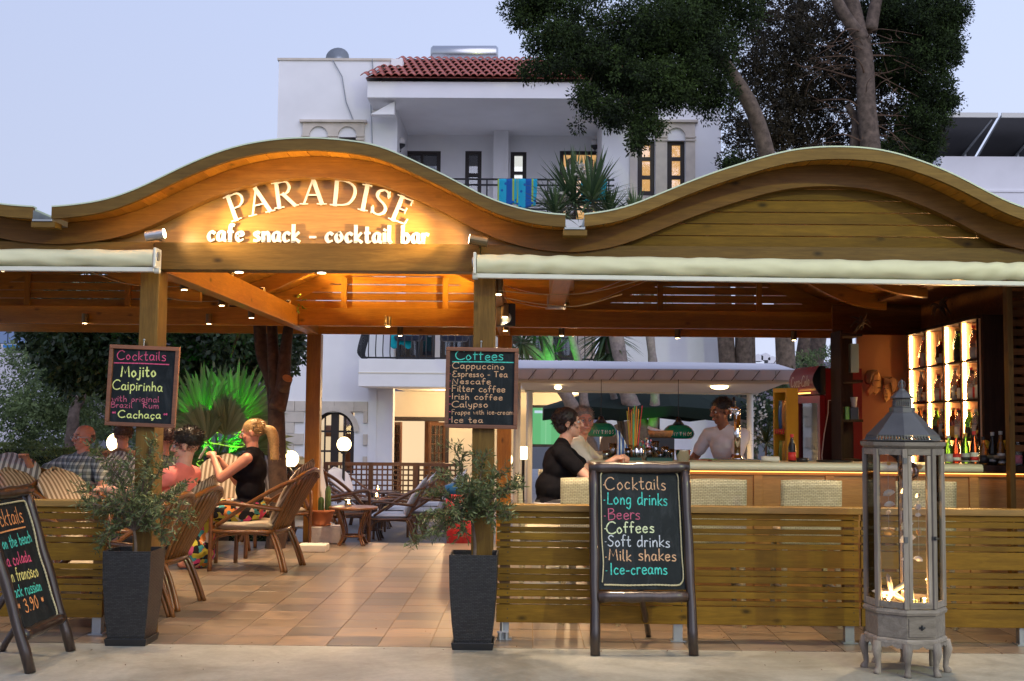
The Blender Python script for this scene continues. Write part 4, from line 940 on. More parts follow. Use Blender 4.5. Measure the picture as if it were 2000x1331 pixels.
# starfish
sm_ = plain('starfish_skin', (.78, .66, .50), .7, .1, 40, .5); sc_ = W(1738, 1172, YL - .05)
mb = MB(); tiltm = Matrix.Rotation(R(12), 4, 'X'); k = 40
ring = []
for i in range(k):
    a = math.pi / 2 + .28 + 2 * math.pi * i / k; f_ = (math.cos(5 * (a - math.pi / 2 - .28)) + 1) / 2; r_ = .034 + .085 * f_ ** 2.2; ring.append((a, r_))
vs = [V(0, -.022, 0), V(0, .008, 0)]
for a, r_ in ring: vs.append(V(r_ * math.cos(a), 0, r_ * math.sin(a)))
for a, r_ in ring: vs.append(V(r_ * .45 * math.cos(a), -.018, r_ * .45 * math.sin(a)))
fs = []
for i in range(k): j = (i + 1) % k; fs += [(0, 2 + k + i, 2 + k + j), (2 + k + i, 2 + i, 2 + j, 2 + k + j), (1, 2 + j, 2 + i)]
mb.add(vs, fs).xf(Matrix.Translation(sc_ + V(.005, -.02, .05)) @ tiltm)
tag(mb.build('starfish', sm_, smooth=True), 'cream starfish leaning among the candles in the floor lantern', 'starfish')
wax = plain('candle_wax', (.80, .68, .50), .5, .05, 5, 0, sss=.2); flame = emis('candle_flame', (1, .62, .22), 40)
def candle(px, py, dy, label, big=0, jar=None, Y0=YL, z0=None, energy=1.2, S_=1):
    p = W(px, py, Y0 + dy); 
    if z0 is not None: p.z = z0
    t = thing('lit_candle', label, 'candle', p, group='lit candles')
    r_, h_ = (.038, .075) if big else (.02 * S_, .02 * S_)
    MB().lathe([(r_ * .96, 0), (r_, h_ * .5), (r_ * .9, h_), (.001, h_ * .93)], p, 16).build('wax', wax, t, smooth=False)
    if jar: MB().lathe([(r_ * 1.25, -.002), (r_ * 1.3, h_ * 2.4)], p, 16).build('jar', jar, t)
    MB().lathe([(.0015 * S_, h_), (.0055 * S_, h_ + .007 * S_), (.0045 * S_, h_ + .014 * S_), (.0004, h_ + .026 * S_)], p, 8).build('flame', flame, t)
    if energy: point('candle_light', p + V(0, 0, h_ + .03 * S_), energy * 2.2, (1, .55, .2), .008)
gj = pane('green_jar_glass', (.75, .85, .55), .2); cj = pane('clear_jar_glass', (.9, .88, .8), .2)
candle(1736, 1214, -.12, 'candle in a clear jar at the front left of the floor lantern', jar=cj, z0=zf)
candle(1783, 1218, -.14, 'candle in a green jar at the front of the floor lantern', jar=gj, z0=zf)
candle(1806, 1212, -.10, 'small candle at the right corner of the floor lantern', jar=gj, z0=zf)
candle(1773, 1205, .02, 'thick white pillar candle in the middle of the floor lantern', big=1, z0=zf)
candle(1727, 1190, .14, 'low candle at the back left of the floor lantern', z0=zf, energy=.6)
candle(1771, 985, -.05, 'small candle glowing halfway up among the hanging shells', energy=.9)
mb = MB()
for i in range(70):
    a = random.uniform(0, 6.28); r_ = .165 * random.random() ** .5; mb.ball(lc + V(r_ * math.cos(a), r_ * math.sin(a), zf + .006), (random.uniform(.006, .014), random.uniform(.006, .012), .006), 6, 4)
tag(mb.build('pebbles', plain('mixed_pebbles', (.42, .36, .25), .6, .5, 25, .3), smooth=True), 'small shells and pebbles covering the lantern floor', 'pebbles', kind='stuff')
# ------------------------------------------------------------------ bar
YC = 9.3; zc1 = W(1500, 903.5, YC).z; zc0 = W(1500, 921, YC).z
amber = wood('amber_panel_wood', (.52, .26, .07), (.40, .18, .045), 'X', .4, knots=False, var=.03)
counter_m = plain('cream_leatherette', (.74, .68, .50), .38, .05, 4, .1)
def wx(px, Y, py=900): return W(px, py, Y).x
bl_, br_ = wx(1152, YC), wx(1921, YC)
bar = thing('bar_counter', 'long bar counter with thick cream edge and amber wood front behind the fence', 'bar counter', ((bl_ + br_) / 2, YC + .3, 0))
rr = (zc1 - zc0) / 2
prof = [(YC + rr, zc0), (YC + rr * .3, zc0 + rr * .3), (YC, zc0 + rr), (YC + rr * .3, zc1 - rr * .3), (YC + rr, zc1), (YC + .42, zc1), (YC + .42, zc0)]
K = len(prof); mb = MB(); mb.add([(bl_, y, z) for y, z in prof] + [(br_, y, z) for y, z in prof], [(i, K + i, K + (i + 1) % K, (i + 1) % K) for i in range(K)] + [tuple(range(K)), tuple(range(2 * K - 1, K - 1, -1))])
mb.build('counter_top', counter_m, bar, bevel=.004)
prof2 = [(bl_ + .36 - (y - YC), z) for y, z in prof[:-2]]
mb = MB().bb(bl_ + .002, bl_ + .36, YC + .423, 12.2, zc0, zc1).build('return_top', counter_m, bar, bevel=.012)
MB().bb(bl_ + .08, br_ + .9, YC + .10, YC + .14, .0, zc0 - .003).build('front_board', amber, bar)
px_ = [1340, 1480, 1620, 1760, 1900, 2040]
for i, p in enumerate(px_):
    x = wx(p, YC + .1); MB().bb(x - .035, x + .035, YC + .084, YC + .099, .0, zc0 - .035).build('panel_stile', amber, bar, bevel=.003)
MB().bb(bl_ + .08, br_ + .9, YC + .08, YC + .099, zc0 - .033, zc0 - .004).build('panel_top_rail', amber, bar, bevel=.003)
MB().bb(bl_ + .08, bl_ + .12, YC + .142, 12.2, 0, zc0 - .003).build('return_front', amber, bar)
# small black studs at the counter's end
mb = MB()
for i in range(5): mb.ball((br_ + .004, YC + .02, zc0 + .008 + i * .014), .006, 6, 4)
mb.build('edge_stud', M['black'], bar, kind='stuff')
MB().bb(br_ + .012, br_ + 1.3, YC + .03, YC + .5, zc0 + .01, zc1 - .008).build('end_ledge', M['dkwood'], bar, bevel=.004)
led = emis('amber_led_strip', (1, .46, .10), 5)
MB().bb(bl_ + .1, br_ + .85, YC + .055, YC + .068, zc0 - .009, zc0 - .004).build('led_strip', led, bar)
# raised bar floor
tag(MB().bb(bl_ + .5, 4.05, YC + .2, 13.9, .0, .05).build('bar_floor', M['pineD']), kind='structure')
# --- lit bottle cabinet along the right wall
A_ = Vector((3.66, 9.62, 0)); B_ = Vector((3.73, 11.6, 0)); u_ = (B_ - A_).normalized(); nb = Vector((u_.y, -u_.x, 0)); LC = (B_ - A_).length
cab = thing('bottle_cabinet', 'tall back-bar cabinet with four lit columns of bottle shelves and a dark side panel', 'cabinet', A_ + u_ * LC / 2)
peach = plain('peach_laminate', (.72, .42, .24), .5, .05, 4, 0)
Rm = Matrix((u_, nb, Vector((0, 0, 1)))).transposed()
def cb(name, u0, u1, d0, d1, z0, z1, mat, bev=0): c = A_ + u_ * (u0 + u1) / 2 + nb * (d0 + d1) / 2 + V(0, 0, (z0 + z1) / 2); return MB().box(c, (abs(u1 - u0), abs(d1 - d0), z1 - z0), Rm).build(name, mat, cab, bevel=bev)
ZT = 2.317; DP = .26
cb('back_panel', 0, LC, DP, DP + .02, .05, ZT, peach)
ucol = [q * LC / 2.31 for q in (0, .49, 1.03, 1.64, 2.31)]
for i, uu in enumerate(ucol): (cb('divider', max(0, uu - .014), min(LC, uu + .014), .012, DP - .002, .05, ZT, peach), cb('divider_edge', max(0, uu - .014), min(LC, uu + .014), -.002, .011, .05, ZT, M['dkwood']))
cb('top_board', -.02, LC + .02, -.01, DP + .02, ZT + .002, ZT + .03, M['dkwood'])
ZS = [1.055, 1.335, 1.665, 1.995]
for i in range(4):
    for z in ZS: cb('shelf', ucol[i] + .016, ucol[i + 1] - .016, .002, DP - .003, z - .018, z, M['dkwood'])
    cb('led_strip', ucol[i + 1] - .026, ucol[i + 1] - .0145, .02, .034, 1.06, ZT - .01, emis('white_led_strip', (1, .57, .22), 115) if i == 0 else bpy.data.materials['white_led_strip'])
cb('lower_door', 0.016, LC - .016, .0, .018, .06, 1.035, M['dkwood'])
MB().bb(3.68, 3.95, 9.56, 9.6, 1.13, 2.345).build('side_panel', M['dkwood'], cab)
# masks panel, dark open shelf
panel = tag(MB().bb(wx(1677, 11.66), wx(1777, 11.66) + .0, 11.66, 11.70, .05, 2.33).build('wood_partition', plain('terracotta_panel', (.40, .18, .07), .45, .06, 3, .05)), 'smooth terracotta wooden partition carrying the two carved masks', 'partition')
su = thing('dark_shelf_unit', 'narrow dark open shelf unit between red fridge and mask partition', 'shelf', (wx(1660, 10.9), 10.9, 0))
x0, x1 = wx(1660, 10.8), wx(1684, 10.8)
MB().bb(x0 - .09, x0 - .07, 10.75, 11.1, .05, 2.3).build('side_board', M['dkwood'], su); MB().bb(x0 - .07, x1, 11.08, 11.1, .05, 2.3).build('back_board', M['dkwood'], su)
for py in (655, 745, 822, 900):
    z = W(1660, py, 10.8).z; MB().bb(x0 - .069, x1, 10.75, 11.079, z - .012, z + .012).build('shelf', M['dkwood'], su)
for (a, b_, c_, d_, nm, lab, col, cat) in ((1661, 1676, 672, 728, 'cash_screen', 'pale green screen on the top shelf of the dark shelf unit', (.35, .45, .36), 'screen'), (1662, 1676, 776, 800, 'paper_cup', 'white paper cups stacked on the dark shelf unit', (.5, .48, .46), 'cup'),
    (1650, 1658, 795, 820, 'green_box', 'small green box on the lower shelf of the dark shelf unit', (.15, .4, .05), 'box'), (1660, 1676, 796, 820, 'radio', 'black radio beside the small green box', (.015, .015, .02), 'radio')):
    p0_, p1_ = W(a, d_, 10.8), W(b_, c_, 10.8)
    if nm == 'paper_cup': o = MB().lathe([(.018, p0_.z), (.028, (p0_.z + p1_.z) / 2), (.026, (p0_.z + p1_.z) / 2), (.034, p1_.z)], ((p0_.x + p1_.x) / 2, 10.82, 0), 14).build(nm, flat(nm + '_mat', col, .5))
    else: o = MB().bb(p0_.x, p1_.x, 10.78, 10.86, p0_.z, p1_.z).build(nm, flat(nm + '_mat', col, .35), bevel=.004)
    tag(o, lab, cat)
# carved masks
mw = wood('carved_mask_wood', (.75, .42, .15), (.5, .25, .07), 'Z', .4, knots=False, gs=2.5)
hairw = wood('carved_dark_hair_wood', (.22, .10, .035), (.14, .06, .02), 'Z', .5, knots=False, gs=4)
def relief(mb, pts, Y, th):
    P = [W(x, y, Y) for x, y in pts]; c = sum(P, Vector()) / len(P); k = len(P)
    vs = [p.copy() for p in P] + [c + (p - c) * .86 + V(0, -th, 0) for p in P] + [c + V(0, -th * 1.25, 0)]
    mb.add(vs, [(i, (i + 1) % k, k + (i + 1) % k, k + i) for i in range(k)] + [(k + i, k + (i + 1) % k, 2 * k) for i in range(k)]); return mb
def msk(label, face, hair, feats, nm='carved_mask'):
    t = thing(nm, label, 'wall mask', W(face[0][0], face[0][1], 11.65), group='carved wooden masks on the partition')
    relief(MB(), face, 11.655, .02).build('face', mw, t); relief(MB(), hair, 11.655, .028).build('hair', hairw, t)
    mb = MB()
    for f_ in feats: mb.tube([W(x, y, 11.627) for x, y in f_], .005, 6)
    mb.build('carved_line', hairw, t, kind='stuff')
msk('carved profile head mask facing right, on the left of the pair', [(1702, 745), (1706, 732), (1716, 727), (1719, 733), (1721, 742), (1720, 748), (1722, 755), (1716, 758), (1721, 762), (1716, 768), (1709, 772), (1704, 768), (1695, 775), (1690, 765), (1696, 757), (1700, 752)],
    [(1688, 745), (1688, 732), (1694, 724), (1704, 722), (1714, 723), (1706, 731), (1702, 744), (1698, 752), (1691, 750)], [[(1708, 744), (1713, 743), (1718, 744)], [(1714, 758), (1719, 758)], [(1703, 748), (1705, 754)]])
msk('carved mask with bowed head and bun, on the right of the pair', [(1724, 755), (1728, 748), (1738, 748), (1741, 756), (1741, 772), (1736, 782), (1730, 786), (1725, 781), (1723, 770)],
    [(1724, 754), (1722, 738), (1730, 736), (1734, 740), (1742, 736), (1752, 741), (1756, 750), (1750, 764), (1742, 770), (1742, 756), (1738, 748), (1729, 747)], [[(1726, 760), (1731, 758), (1735, 760)], [(1727, 776), (1733, 776)], [(1730, 762), (1729, 769), (1733, 770)]])
# dark ornaments on the beam above
orn = plain('dark_driftwood', (.05, .028, .018), .7, .3, 20, .6)
for px, py, lab in ((1835, 600, 'dark driftwood ornament hanging above the second cabinet column'), (1682, 632, 'dark twisted driftwood above the mask partition')):
    c_ = W(px, py, 10.6 if px > 1800 else 11.6); mb = MB()
    for i in range(11):
        a = random.uniform(0, 6.28); d = V(math.cos(a), random.uniform(-.3, .3), math.sin(a)); mb.tube(smooth_pts([c_, c_ + d * .05 + V(0, 0, .02), c_ + d * .1 + V(random.uniform(-.03, .03), 0, random.uniform(-.04, .03))], 3), [.018, .016, .014, .012, .009, .006, .004], 6)
    tag(mb.build('driftwood_ornament', orn, smooth=True), lab, 'ornament')
# end wall and ceiling over the cabinet
MB().bb(4.0, 4.04, 8.1, 14, 0, 3.1).build('end_wall', M['pineD'], pav0); MB().bb(3.46, 4.0, 8.1, 14, 2.66, 2.69).build('end_ceiling', M['pineD'], pav0)
x_ = wx(1973, 9.15); MB().bb(x_ - .02, x_ + .02, 9.1, 9.18, 0, 2.62).build('door_post', M['pineZ'], pav0)
for i in range(18): MB().bb(x_ + .03, 4.0, 9.22, 9.235, 1.25 + i * .075, 1.30 + i * .075).build('louvre_slat', M['pineD'], pav0)
MB().bb(3.1, 4.0, 12.0, 12.03, 2.33, 2.66).build('end_header', M['pineD'], pav0)
# --- bottles
def bmat(name, col, rough=.06, tr=.75):
    m, n, l, b = newmat(name); setp(b, col, rough, trans=tr, ior=1.35, spec=.6); return m
GLS = {k: bmat('bottle_glass_' + k, c_) for k, c_ in {'green': (.10, .30, .03), 'brown': (.10, .03, .008), 'amber': (.75, .30, .05), 'clear': (.9, .9, .88), 'lime': (.62, .72, .06), 'red': (.45, .09, .03), 'blue': (.25, .45, .75), 'pink': (.9, .55, .45), 'dark': (.05, .035, .02)}.items()}
LBL = {k: flat('bottle_label_' + k, c_, .5) for k, c_ in {'white': (.75, .72, .66), 'red': (.6, .03, .03), 'black': (.02, .02, .02), 'silver': (.45, .46, .46), 'gold': (.55, .35, .08), 'blue': (.06, .14, .4), 'pink': (.75, .25, .35)}.items()}
SH = {'beer': [(.0, 0), (.030, 0), (.031, .01), (.031, .115), (.027, .14), (.015, .175), (.0125, .2), (.0135, .222), (.0135, .228), (0, .229)],
      'wine': [(.0, 0), (.036, 0), (.037, .01), (.037, .17), (.032, .2), (.016, .23), (.014, .29), (.016, .295), (0, .297)],
      'liquor': [(.0, 0), (.040, 0), (.042, .012), (.042, .15), (.036, .175), (.017, .2), (.015, .25), (0, .252)],
      'slim': [(.0, 0), (.032, 0), (.033, .01), (.031, .19), (.022, .225), (.014, .25), (.014, .29), (0, .292)],
      'round': [(.0, 0), (.03, 0), (.045, .03), (.05, .07), (.045, .11), (.02, .15), (.015, .2), (.016, .21), (0, .212)]}
PRB = {}
def bottle(shape, gl_, lb, cp, loc, label, group, hs=1.0, two=None):
    key = (shape, gl_, lb, cp, two)
    if key in PRB:
        o = dup(PRB[key], loc=loc, label=label, rz=random.uniform(0, 6)); o['group'] = group
    else:
        o = thing('bottle', label, 'bottle', (0, 0, 0), group); PRB[key] = o
        p = SH[shape]; MB().lathe(p, n=18).build('glass', GLS[gl_], o, world=False, smooth=True)
        rb = max(r_ for r_, z in p); zb = [z for r_, z in p if r_ > rb * .93]; z0, z1 = min(zb) + .012, max(zb) - .01
        if shape == 'round': z0, z1 = .05, .09
        MB().lathe([(rb + .0006, z0), (rb + .0006, z0 + (z1 - z0) * .72)], n=18).build('label', LBL[lb], o, world=False, smooth=True)
        if two: MB().lathe([(rb + .0011, z0 + .012), (rb + .0011, z0 + (z1 - z0) * .4)], n=18).build('label_band', LBL[two], o, world=False, smooth=True)
        zt_ = p[-1][1]; rt = p[-2][0]; MB().lathe([(rt + .001, zt_ - .024), (rt + .0015, zt_ + .001), (0, zt_ + .0015)], n=14).build('cap', LBL[cp], o, world=False)
        # liquid darkens the glass body
        o.location = loc; o.rotation_euler = (0, 0, random.uniform(0, 6))
    o.scale = (1, 1, hs); return o
for px, top, gl_, lb, cp, lab, two in ((1853, 851, 'green', 'silver', 'silver', 'green beer bottle with grey oval label, first in the counter row', None), (1868, 850, 'red', 'red', 'gold', 'amber beer bottle with red and white label, second in the counter row', 'white'),
    (1886, 847, 'green', 'silver', 'gold', 'green beer bottle with silver round label, between two brown ones', 'black'), (1903, 843, 'brown', 'white', 'red', 'brown beer bottle with wide white and red label on the counter', 'red'),
    (1921, 852, 'amber', 'black', 'black', 'short golden bottle with black label at the counter end', None), (1939, 843, 'dark', 'black', 'silver', 'dark bottle with black label and silver neck foil', 'silver'),
    (1955, 841, 'amber', 'white', 'silver', 'tall pale golden bottle with white and blue label', 'blue'), (1973, 847, 'blue', 'blue', 'blue', 'slim bluish bottle with blue cap on the dark ledge', 'white'), (1989, 851, 'clear', 'pink', 'silver', 'clear bottle with pink label, rightmost on the dark ledge', None)):
    Yb = YC + .14; h_ = W(px, top, Yb).z - zc1; bottle('beer', gl_, lb, cp, (wx(px, Yb), Yb, zc1 + .001 if px < 1915 else zc1 - .007), lab, 'drink bottles lined up on the bar', h_ / .229, two)
rown = ['bottom', 'third', 'second', 'top']; coln = ['nearest', 'second nearest', 'third', 'farthest']; ordn = ['left', 'middle', 'right', 'rearmost']
seqs = [('liquor', 'clear', 'white', 'black'), ('slim', 'amber', 'white', 'red'), ('wine', 'brown', 'gold', 'gold'), ('liquor', 'red', 'white', 'gold'), ('round', 'brown', 'gold', 'black'), ('slim', 'clear', 'silver', 'silver'), ('liquor', 'amber', 'black', 'black'), ('wine', 'green', 'black', 'gold'), ('slim', 'pink', 'white', 'white'), ('liquor', 'clear', 'red', 'red')]
si = 0
for c_ in range(4):
    for r_ in range(4):
        u0, u1 = ucol[c_] + .07, ucol[c_ + 1] - .10; nbt = 4 if r_ < 3 else 3; z = ZS[r_] + .001
        for k in range(nbt):
            uu = u0 + .05 + k * .083; dd = .047 + .02 * ((k + r_) % 2)
            sp = seqs[si % len(seqs)]; si += 1; hs = random.uniform(.82, 1.0)
            if (c_, r_) == (1, 3): sp = (('slim', 'lime', 'white', 'black'), ('wine', 'green', 'black', 'black'), ('wine', 'green', 'gold', 'gold'))[k]
            if (c_, r_) == (0, 3): sp = (('liquor', 'clear', 'white', 'black'), ('liquor', 'pink', 'silver', 'black'), ('slim', 'amber', 'black', 'red'))[k]
            q = A_ + u_ * uu + nb * dd; bottle(sp[0], sp[1], sp[2], sp[3], (q.x, q.y, z), '%s %s bottle on the %s shelf of the %s lit cabinet column, %s' % (sp[1], sp[0], rown[r_], coln[c_], ordn[3 - k] if nbt == 4 else ordn[2 - k]), 'bottles on the lit cabinet shelves', hs)
# hanging tag in the cabinet
q = A_ + u_ * .98 + nb * -.02 + V(0, 0, 2.2); tag(MB().box(q - V(0, 0, .1), (.07, .004, .1), Rm).tube([q - V(0, 0, .05), q + V(0, 0, .06)], .002, 4).build('hanging_tag', M['dkwood']), 'small dark tag hanging in front of the second lit cabinet column', 'tag')
# lemons behind the bottles
for i, (px, py) in enumerate(((1925, 866), (1932, 872), (1963, 866), (1968, 873))):
    tag(MB().ball(W(px, py, 9.52), (.032, .026, .026), 12, 8).build('lemon', plain('lemon_skin', (.75, .50, .03), .5, .05, 20, .2) if i == 0 else bpy.data.materials['lemon_skin'], smooth=True), ('yellow lemon behind the golden counter-end bottle', 'lower yellow lemon behind the dark bottle', 'yellow lemon behind the pale golden bottle', 'lower yellow lemon behind the bluish bottle')[i], 'lemon', 'lemons behind the drink bottles')
MB().lathe([(.05, 0), (.12, .05), (.13, .075), (.12, .07), (.05, .012)], (wx(1945, 9.5), 9.5, zc1 - .007), 18).build('fruit_dish', M['metal']); tag(bpy.data.objects['fruit_dish'], 'shallow metal dish holding lemons behind the bottles', 'dish')
# --- fruit bowl seen through the lantern
t = thing('fruit_bowl', 'dark wooden bowl of coloured fruit on the bar, behind the floor lantern', 'bowl', (wx(1762, 9.55), 9.55, zc1)); c_ = t.location
MB().lathe([(.04, 0), (.05, .03), (.14, .09), (.16, .12), (.15, .12), (.05, .045), (0, .04)], c_, 20).build('bowl', M['dkwood'], t, smooth=True)
for i, (dx, dy, dz, r_, cc) in enumerate(((-.07, 0, .13, .045, (.7, .45, .04)), (.0, -.03, .14, .042, (.75, .5, .05)), (.07, .01, .13, .04, (.5, .05, .04)), (.02, .05, .15, .045, (.3, .4, .05)), (-.02, .04, .17, .035, (.7, .25, .03)))):
    tag(MB().ball(c_ + V(dx, dy, dz), r_, 14, 9).build('fruit', plain('fruit_skin', cc, .4, .1, 12, .05), smooth=True), ('yellow fruit at the left of the wooden bowl', 'yellow fruit at the front of the wooden bowl', 'red fruit at the right of the wooden bowl', 'green fruit at the back of the wooden bowl', 'orange fruit on top of the wooden bowl')[i], 'fruit', 'fruits in the wooden bowl')
# --- beer tap, towel, napkins, bucket ...
t = thing('beer_tap', 'tall chrome beer tap column on the bar before the bartender', 'beer tap', (wx(1440, 9.5), 9.5, zc1)); c_ = t.location; k_ = 9.5 / F
MB().lathe([(.05, 0), (.05, .01), (.03, .025), (.027, .04)], c_, 20).build('base', M['chrome'], t, smooth=True)
MB().lathe([(.026, .04), (.026, .36)], c_, 20).build('column', M['chrome'], t, smooth=True)
MB().tube(smooth_pts([c_ + V(0, 0, .36), c_ + V(0, 0, .385), c_ + V(-.02, -.01, .4), c_ + V(-.045, -.02, .395)], 5), .027, 16).build('head', M['chrome'], t, smooth=True)
MB().tube([c_ + V(-.05, -.03, .385), c_ + V(-.062, -.04, .33)], [.01, .008], 10).tube([c_ + V(-.03, -.03, .40), c_ + V(-.075, -.03, .405)], .008, 8).build('spout', M['chrome'], t, smooth=True)
MB().tube([c_ + V(-.03, -.02, .41), c_ + V(-.028, -.02, .44), c_ + V(-.03, -.02, .5)], [.006, .014, .010], 10).build('handle', M['black'], t, smooth=True)
tag(MB().bb(c_.x - .22, c_.x + .17, 9.42, 9.62, zc1 + .0005, zc1 + .014).build('drip_tray', M['brass'], bevel=.003), 'flat metal drip tray under the chrome beer tap', 'drip tray')
c_.z += .014
towel = plain('folded_towel_cloth', (.72, .66, .58), .9, .08, 30, .5); q = W(1503, 896, 9.45); q.z = zc1 + .022
mb = MB()
for i in range(3): mb.tube([q + V(-.072 + .01 * i, -.03 + i * .028, 0), q + V(-.03, -.034 + i * .028, .003), q + V(.03, -.03 + i * .028, -.002), q + V(.07 - .006 * i, -.03 + i * .028, 0)], .0215, 10)
tag(mb.build('folded_towel', towel, smooth=True), 'white cloth rolled up on the bar right of the beer tap', 'towel')
q = Vector((wx(1375, 9.42), 9.42, zc1 + .002)); nap = [flat('napkin_%s' % s_, c_, .8) for s_, c_ in (('cream', (.75, .65, .45)), ('red', (.55, .12, .08)), ('green', (.2, .4, .12)))]
for i in range(3): tag(MB().lathe([(.0, .0), (.07, .0), (.072, .003), (0, .006)], q + V((-.04, .0, .045)[i], .03 * i, i * .0065), 24).build('round_coaster', nap[i]), ('cream round coaster at the bottom of the pile on the bar', 'red round coaster in the middle of the pile on the bar', 'green round coaster on top of the pile on the bar')[i], 'coaster', 'round coasters on the bar')
tag(MB().lathe([(.048, 0), (.062, .085), (.066, .088), (.06, .084), (.046, .004)], (wx(1334, 9.42), 9.42, zc1 + .001), 24).build('ice_bucket', M['chrome'], smooth=True), 'shiny steel ice bucket behind the standing chalkboard', 'bucket')
rub = flat('green_rubber', (.01, .06, .045), .5)
for i, (a, b_, Y) in enumerate(((1196, 1252, 9.42), (1262, 1312, 9.42), (1188, 1216, 9.62))):
    x0, x1 = wx(a, Y), wx(b_, Y); mb = MB().bb(x0, x1, Y - .06, Y + .06, zc1 + .001, zc1 + .022)
    for k in range(int((x1 - x0) / .012)): mb.bb(x0 + k * .012 + .002, x0 + k * .012 + .008, Y - .062, Y + .058, zc1 + .0225, zc1 + .028)
    tag(mb.build('bar_mat', rub), ('long dark green rubber bar mat under the flag', 'dark green rubber bar mat under the tumblers', 'short dark green rubber mat by the woman\'s glass')[i], 'bar mat', 'rubber mats on the bar')
gg = pane('drinking_glass', (.88, .9, .9), .25)
def tumbler(px, Y, h_, r_, lab, liq=None, col=None, fill=.7):
    p = Vector((wx(px, Y), Y, zc1 + .029 if Y < 9.5 else zc1 + .002)); t = thing('drinking_glass', lab, 'glass', p, 'glasses on the bar corner')
    MB().lathe([(0, 0), (r_ * .8, 0), (r_, h_), (r_ * .93, h_), (r_ * .74, .006), (0, .006)], p, 18).build('glass', gg, t, smooth=True)
    if col: MB().lathe([(0, .007), (r_ * .73, .007), (r_ * .9, h_ * fill), (0, h_ * fill)], p, 16).build('drink', flat('drink_%d' % px, col, .15, trans=.4), t, smooth=True)
    return t
tumbler(1197, 9.62, .13, .034, 'tall glass of amber drink in front of the two guests', col=(.55, .25, .06)); tumbler(1184, 9.5, .075, .034, 'short glass of dark drink under the woman\'s hands', col=(.15, .05, .02))
tumbler(1280, 9.66, .15, .032, 'tall clear glass full of ice near the flag', col=(.7, .72, .72), fill=.9); tumbler(1226, 9.42, .07, .026, 'small clear tumbler beside the flag'); tumbler(1268, 9.42, .075, .028, 'clear tumbler on the long rubber mat', col=(.5, .2, .12), fill=.5)
tumbler(1300, 9.44, .085, .026, 'clear tumbler left of the ice bucket'); tumbler(1312, 9.5, .09, .024, 'slim clear glass against the ice bucket'); tumbler(1290, 9.5, .07, .03, 'low clear glass in the middle of the bar corner')
tumbler(1216, 9.8, .12, .03, 'empty highball glass behind the small tumbler'); tumbler(1298, 9.8, .1, .03, 'clear glass behind the tumblers, below the basket')
# straws
t = thing('straw_holder', 'tall pot of orange, red and green drinking straws on the bar', 'straw holder', (wx(1236, 9.55), 9.55, zc1)); c_ = t.location
MB().lathe([(.035, 0), (.042, .12)], c_, 16).build('pot', gg, t, smooth=True)
sc3 = [flat('straw_%d' % i, q, .4) for i, q in enumerate([(.9, .25, .02), (.85, .04, .05), (.75, .6, .05), (.15, .6, .12), (.9, .35, .05), (.1, .45, .35)])]
for i in range(18):
    a = random.uniform(0, 6.28); r_ = random.uniform(.005, .03); b_ = c_ + V(r_ * math.cos(a), r_ * math.sin(a), .02); e_ = c_ + V(r_ * 2.6 * math.cos(a), r_ * 2 * math.sin(a), .42 + random.uniform(-.05, .03)); MB().tube([b_, e_], .0035, 6).build('straw', sc3[i % 6], t)
# flag
t = thing('table_flag', 'small blue and white striped flag hanging on a stick on the bar', 'flag', (wx(1216, 9.5), 9.5, zc1)); c_ = t.location
MB().tube([c_ + V(.03, 0, .03), c_ + V(-.015, 0, .30)], .003, 6).build('stick', M['dkwood'], t)
bw = stripes('flag_stripes', (.03, .12, .45), (.8, .8, .82), 36, 0)
MB().surf(lambda u, v_: c_ + V(-.055 + u * (.03 + .085 * v_) + .012 * math.sin(v_ * 3), -.01 - .012 * math.sin(u * 9), .245 - v_ * .21 - .015 * u), 20, 8).build('cloth', bw, t, smooth=True, solid=.0012)
MB().bb(c_.x + .01, c_.x + .05, c_.y - .02, c_.y + .02, zc1 + .001, zc1 + .03).build('base', M['white'], t)
# picks, shakers: glittering holder
t = thing('cocktail_picks', 'cluster of shiny cocktail picks and tinsel in a glass', 'cocktail picks', (wx(1262, 9.62), 9.62, zc1)); c_ = t.location
MB().lathe([(.03, 0), (.036, .09)], c_, 14).build('pot', gg, t, smooth=True)
for i in range(26):
    a = random.uniform(0, 6.28); e_ = c_ + V(.06 * math.cos(a) * random.random(), .05 * math.sin(a), random.uniform(.1, .17))
    MB().tube([c_ + V(.01 * math.cos(a), .01 * math.sin(a), .01), e_], .0015, 4).ball(e_, .008, 6, 4).build('pick', (M['chrome'], sc3[i % 6], LBL['pink'], LBL['blue'])[i % 4], t)
for px, lab in ((1243, 'steel cocktail shaker, left of the pair on the bar corner'), (1252, 'steel cocktail shaker, right of the pair on the bar corner')):
    tag(MB().lathe([(.018, 0), (.024, .07), (.015, .095), (.012, .11), (0, .112)], (wx(px, 9.52), 9.52, zc1 + .001), 16).build('cocktail_shaker', M['chrome'], smooth=True), lab, 'shaker', 'steel shakers on the bar corner')
tag(MB().bb(wx(1265, 10.1), wx(1316, 10.1), 10.05, 10.4, zc1 - .02, W(1290, 855, 10.1).z).build('black_drinks_cabinet', M['black'], bevel=.006), 'low black box standing behind the glasses on the bar', 'box')
q = W(1290, 855, 10.2); mb = MB().lathe([(.085, .0), (.105, .035), (.11, .06), (.10, .055), (.08, .01), (0, .006)], (q.x, q.y, q.z), 20)
tag(mb.build('wicker_basket', plain('basket_cane', (.55, .27, .10), .7, .3, 50, .8), smooth=True), 'oval wicker basket on the black box, behind the glasses', 'basket')
tag(MB().tube([q + V(-.11, 0, .09), q + V(-.05, 0, .06), q + V(.02, 0, .05)], [.012, .018, .014], 8).build('paper_napkin', M['white'], smooth=True), 'crumpled white napkin in the wicker basket', 'napkin')
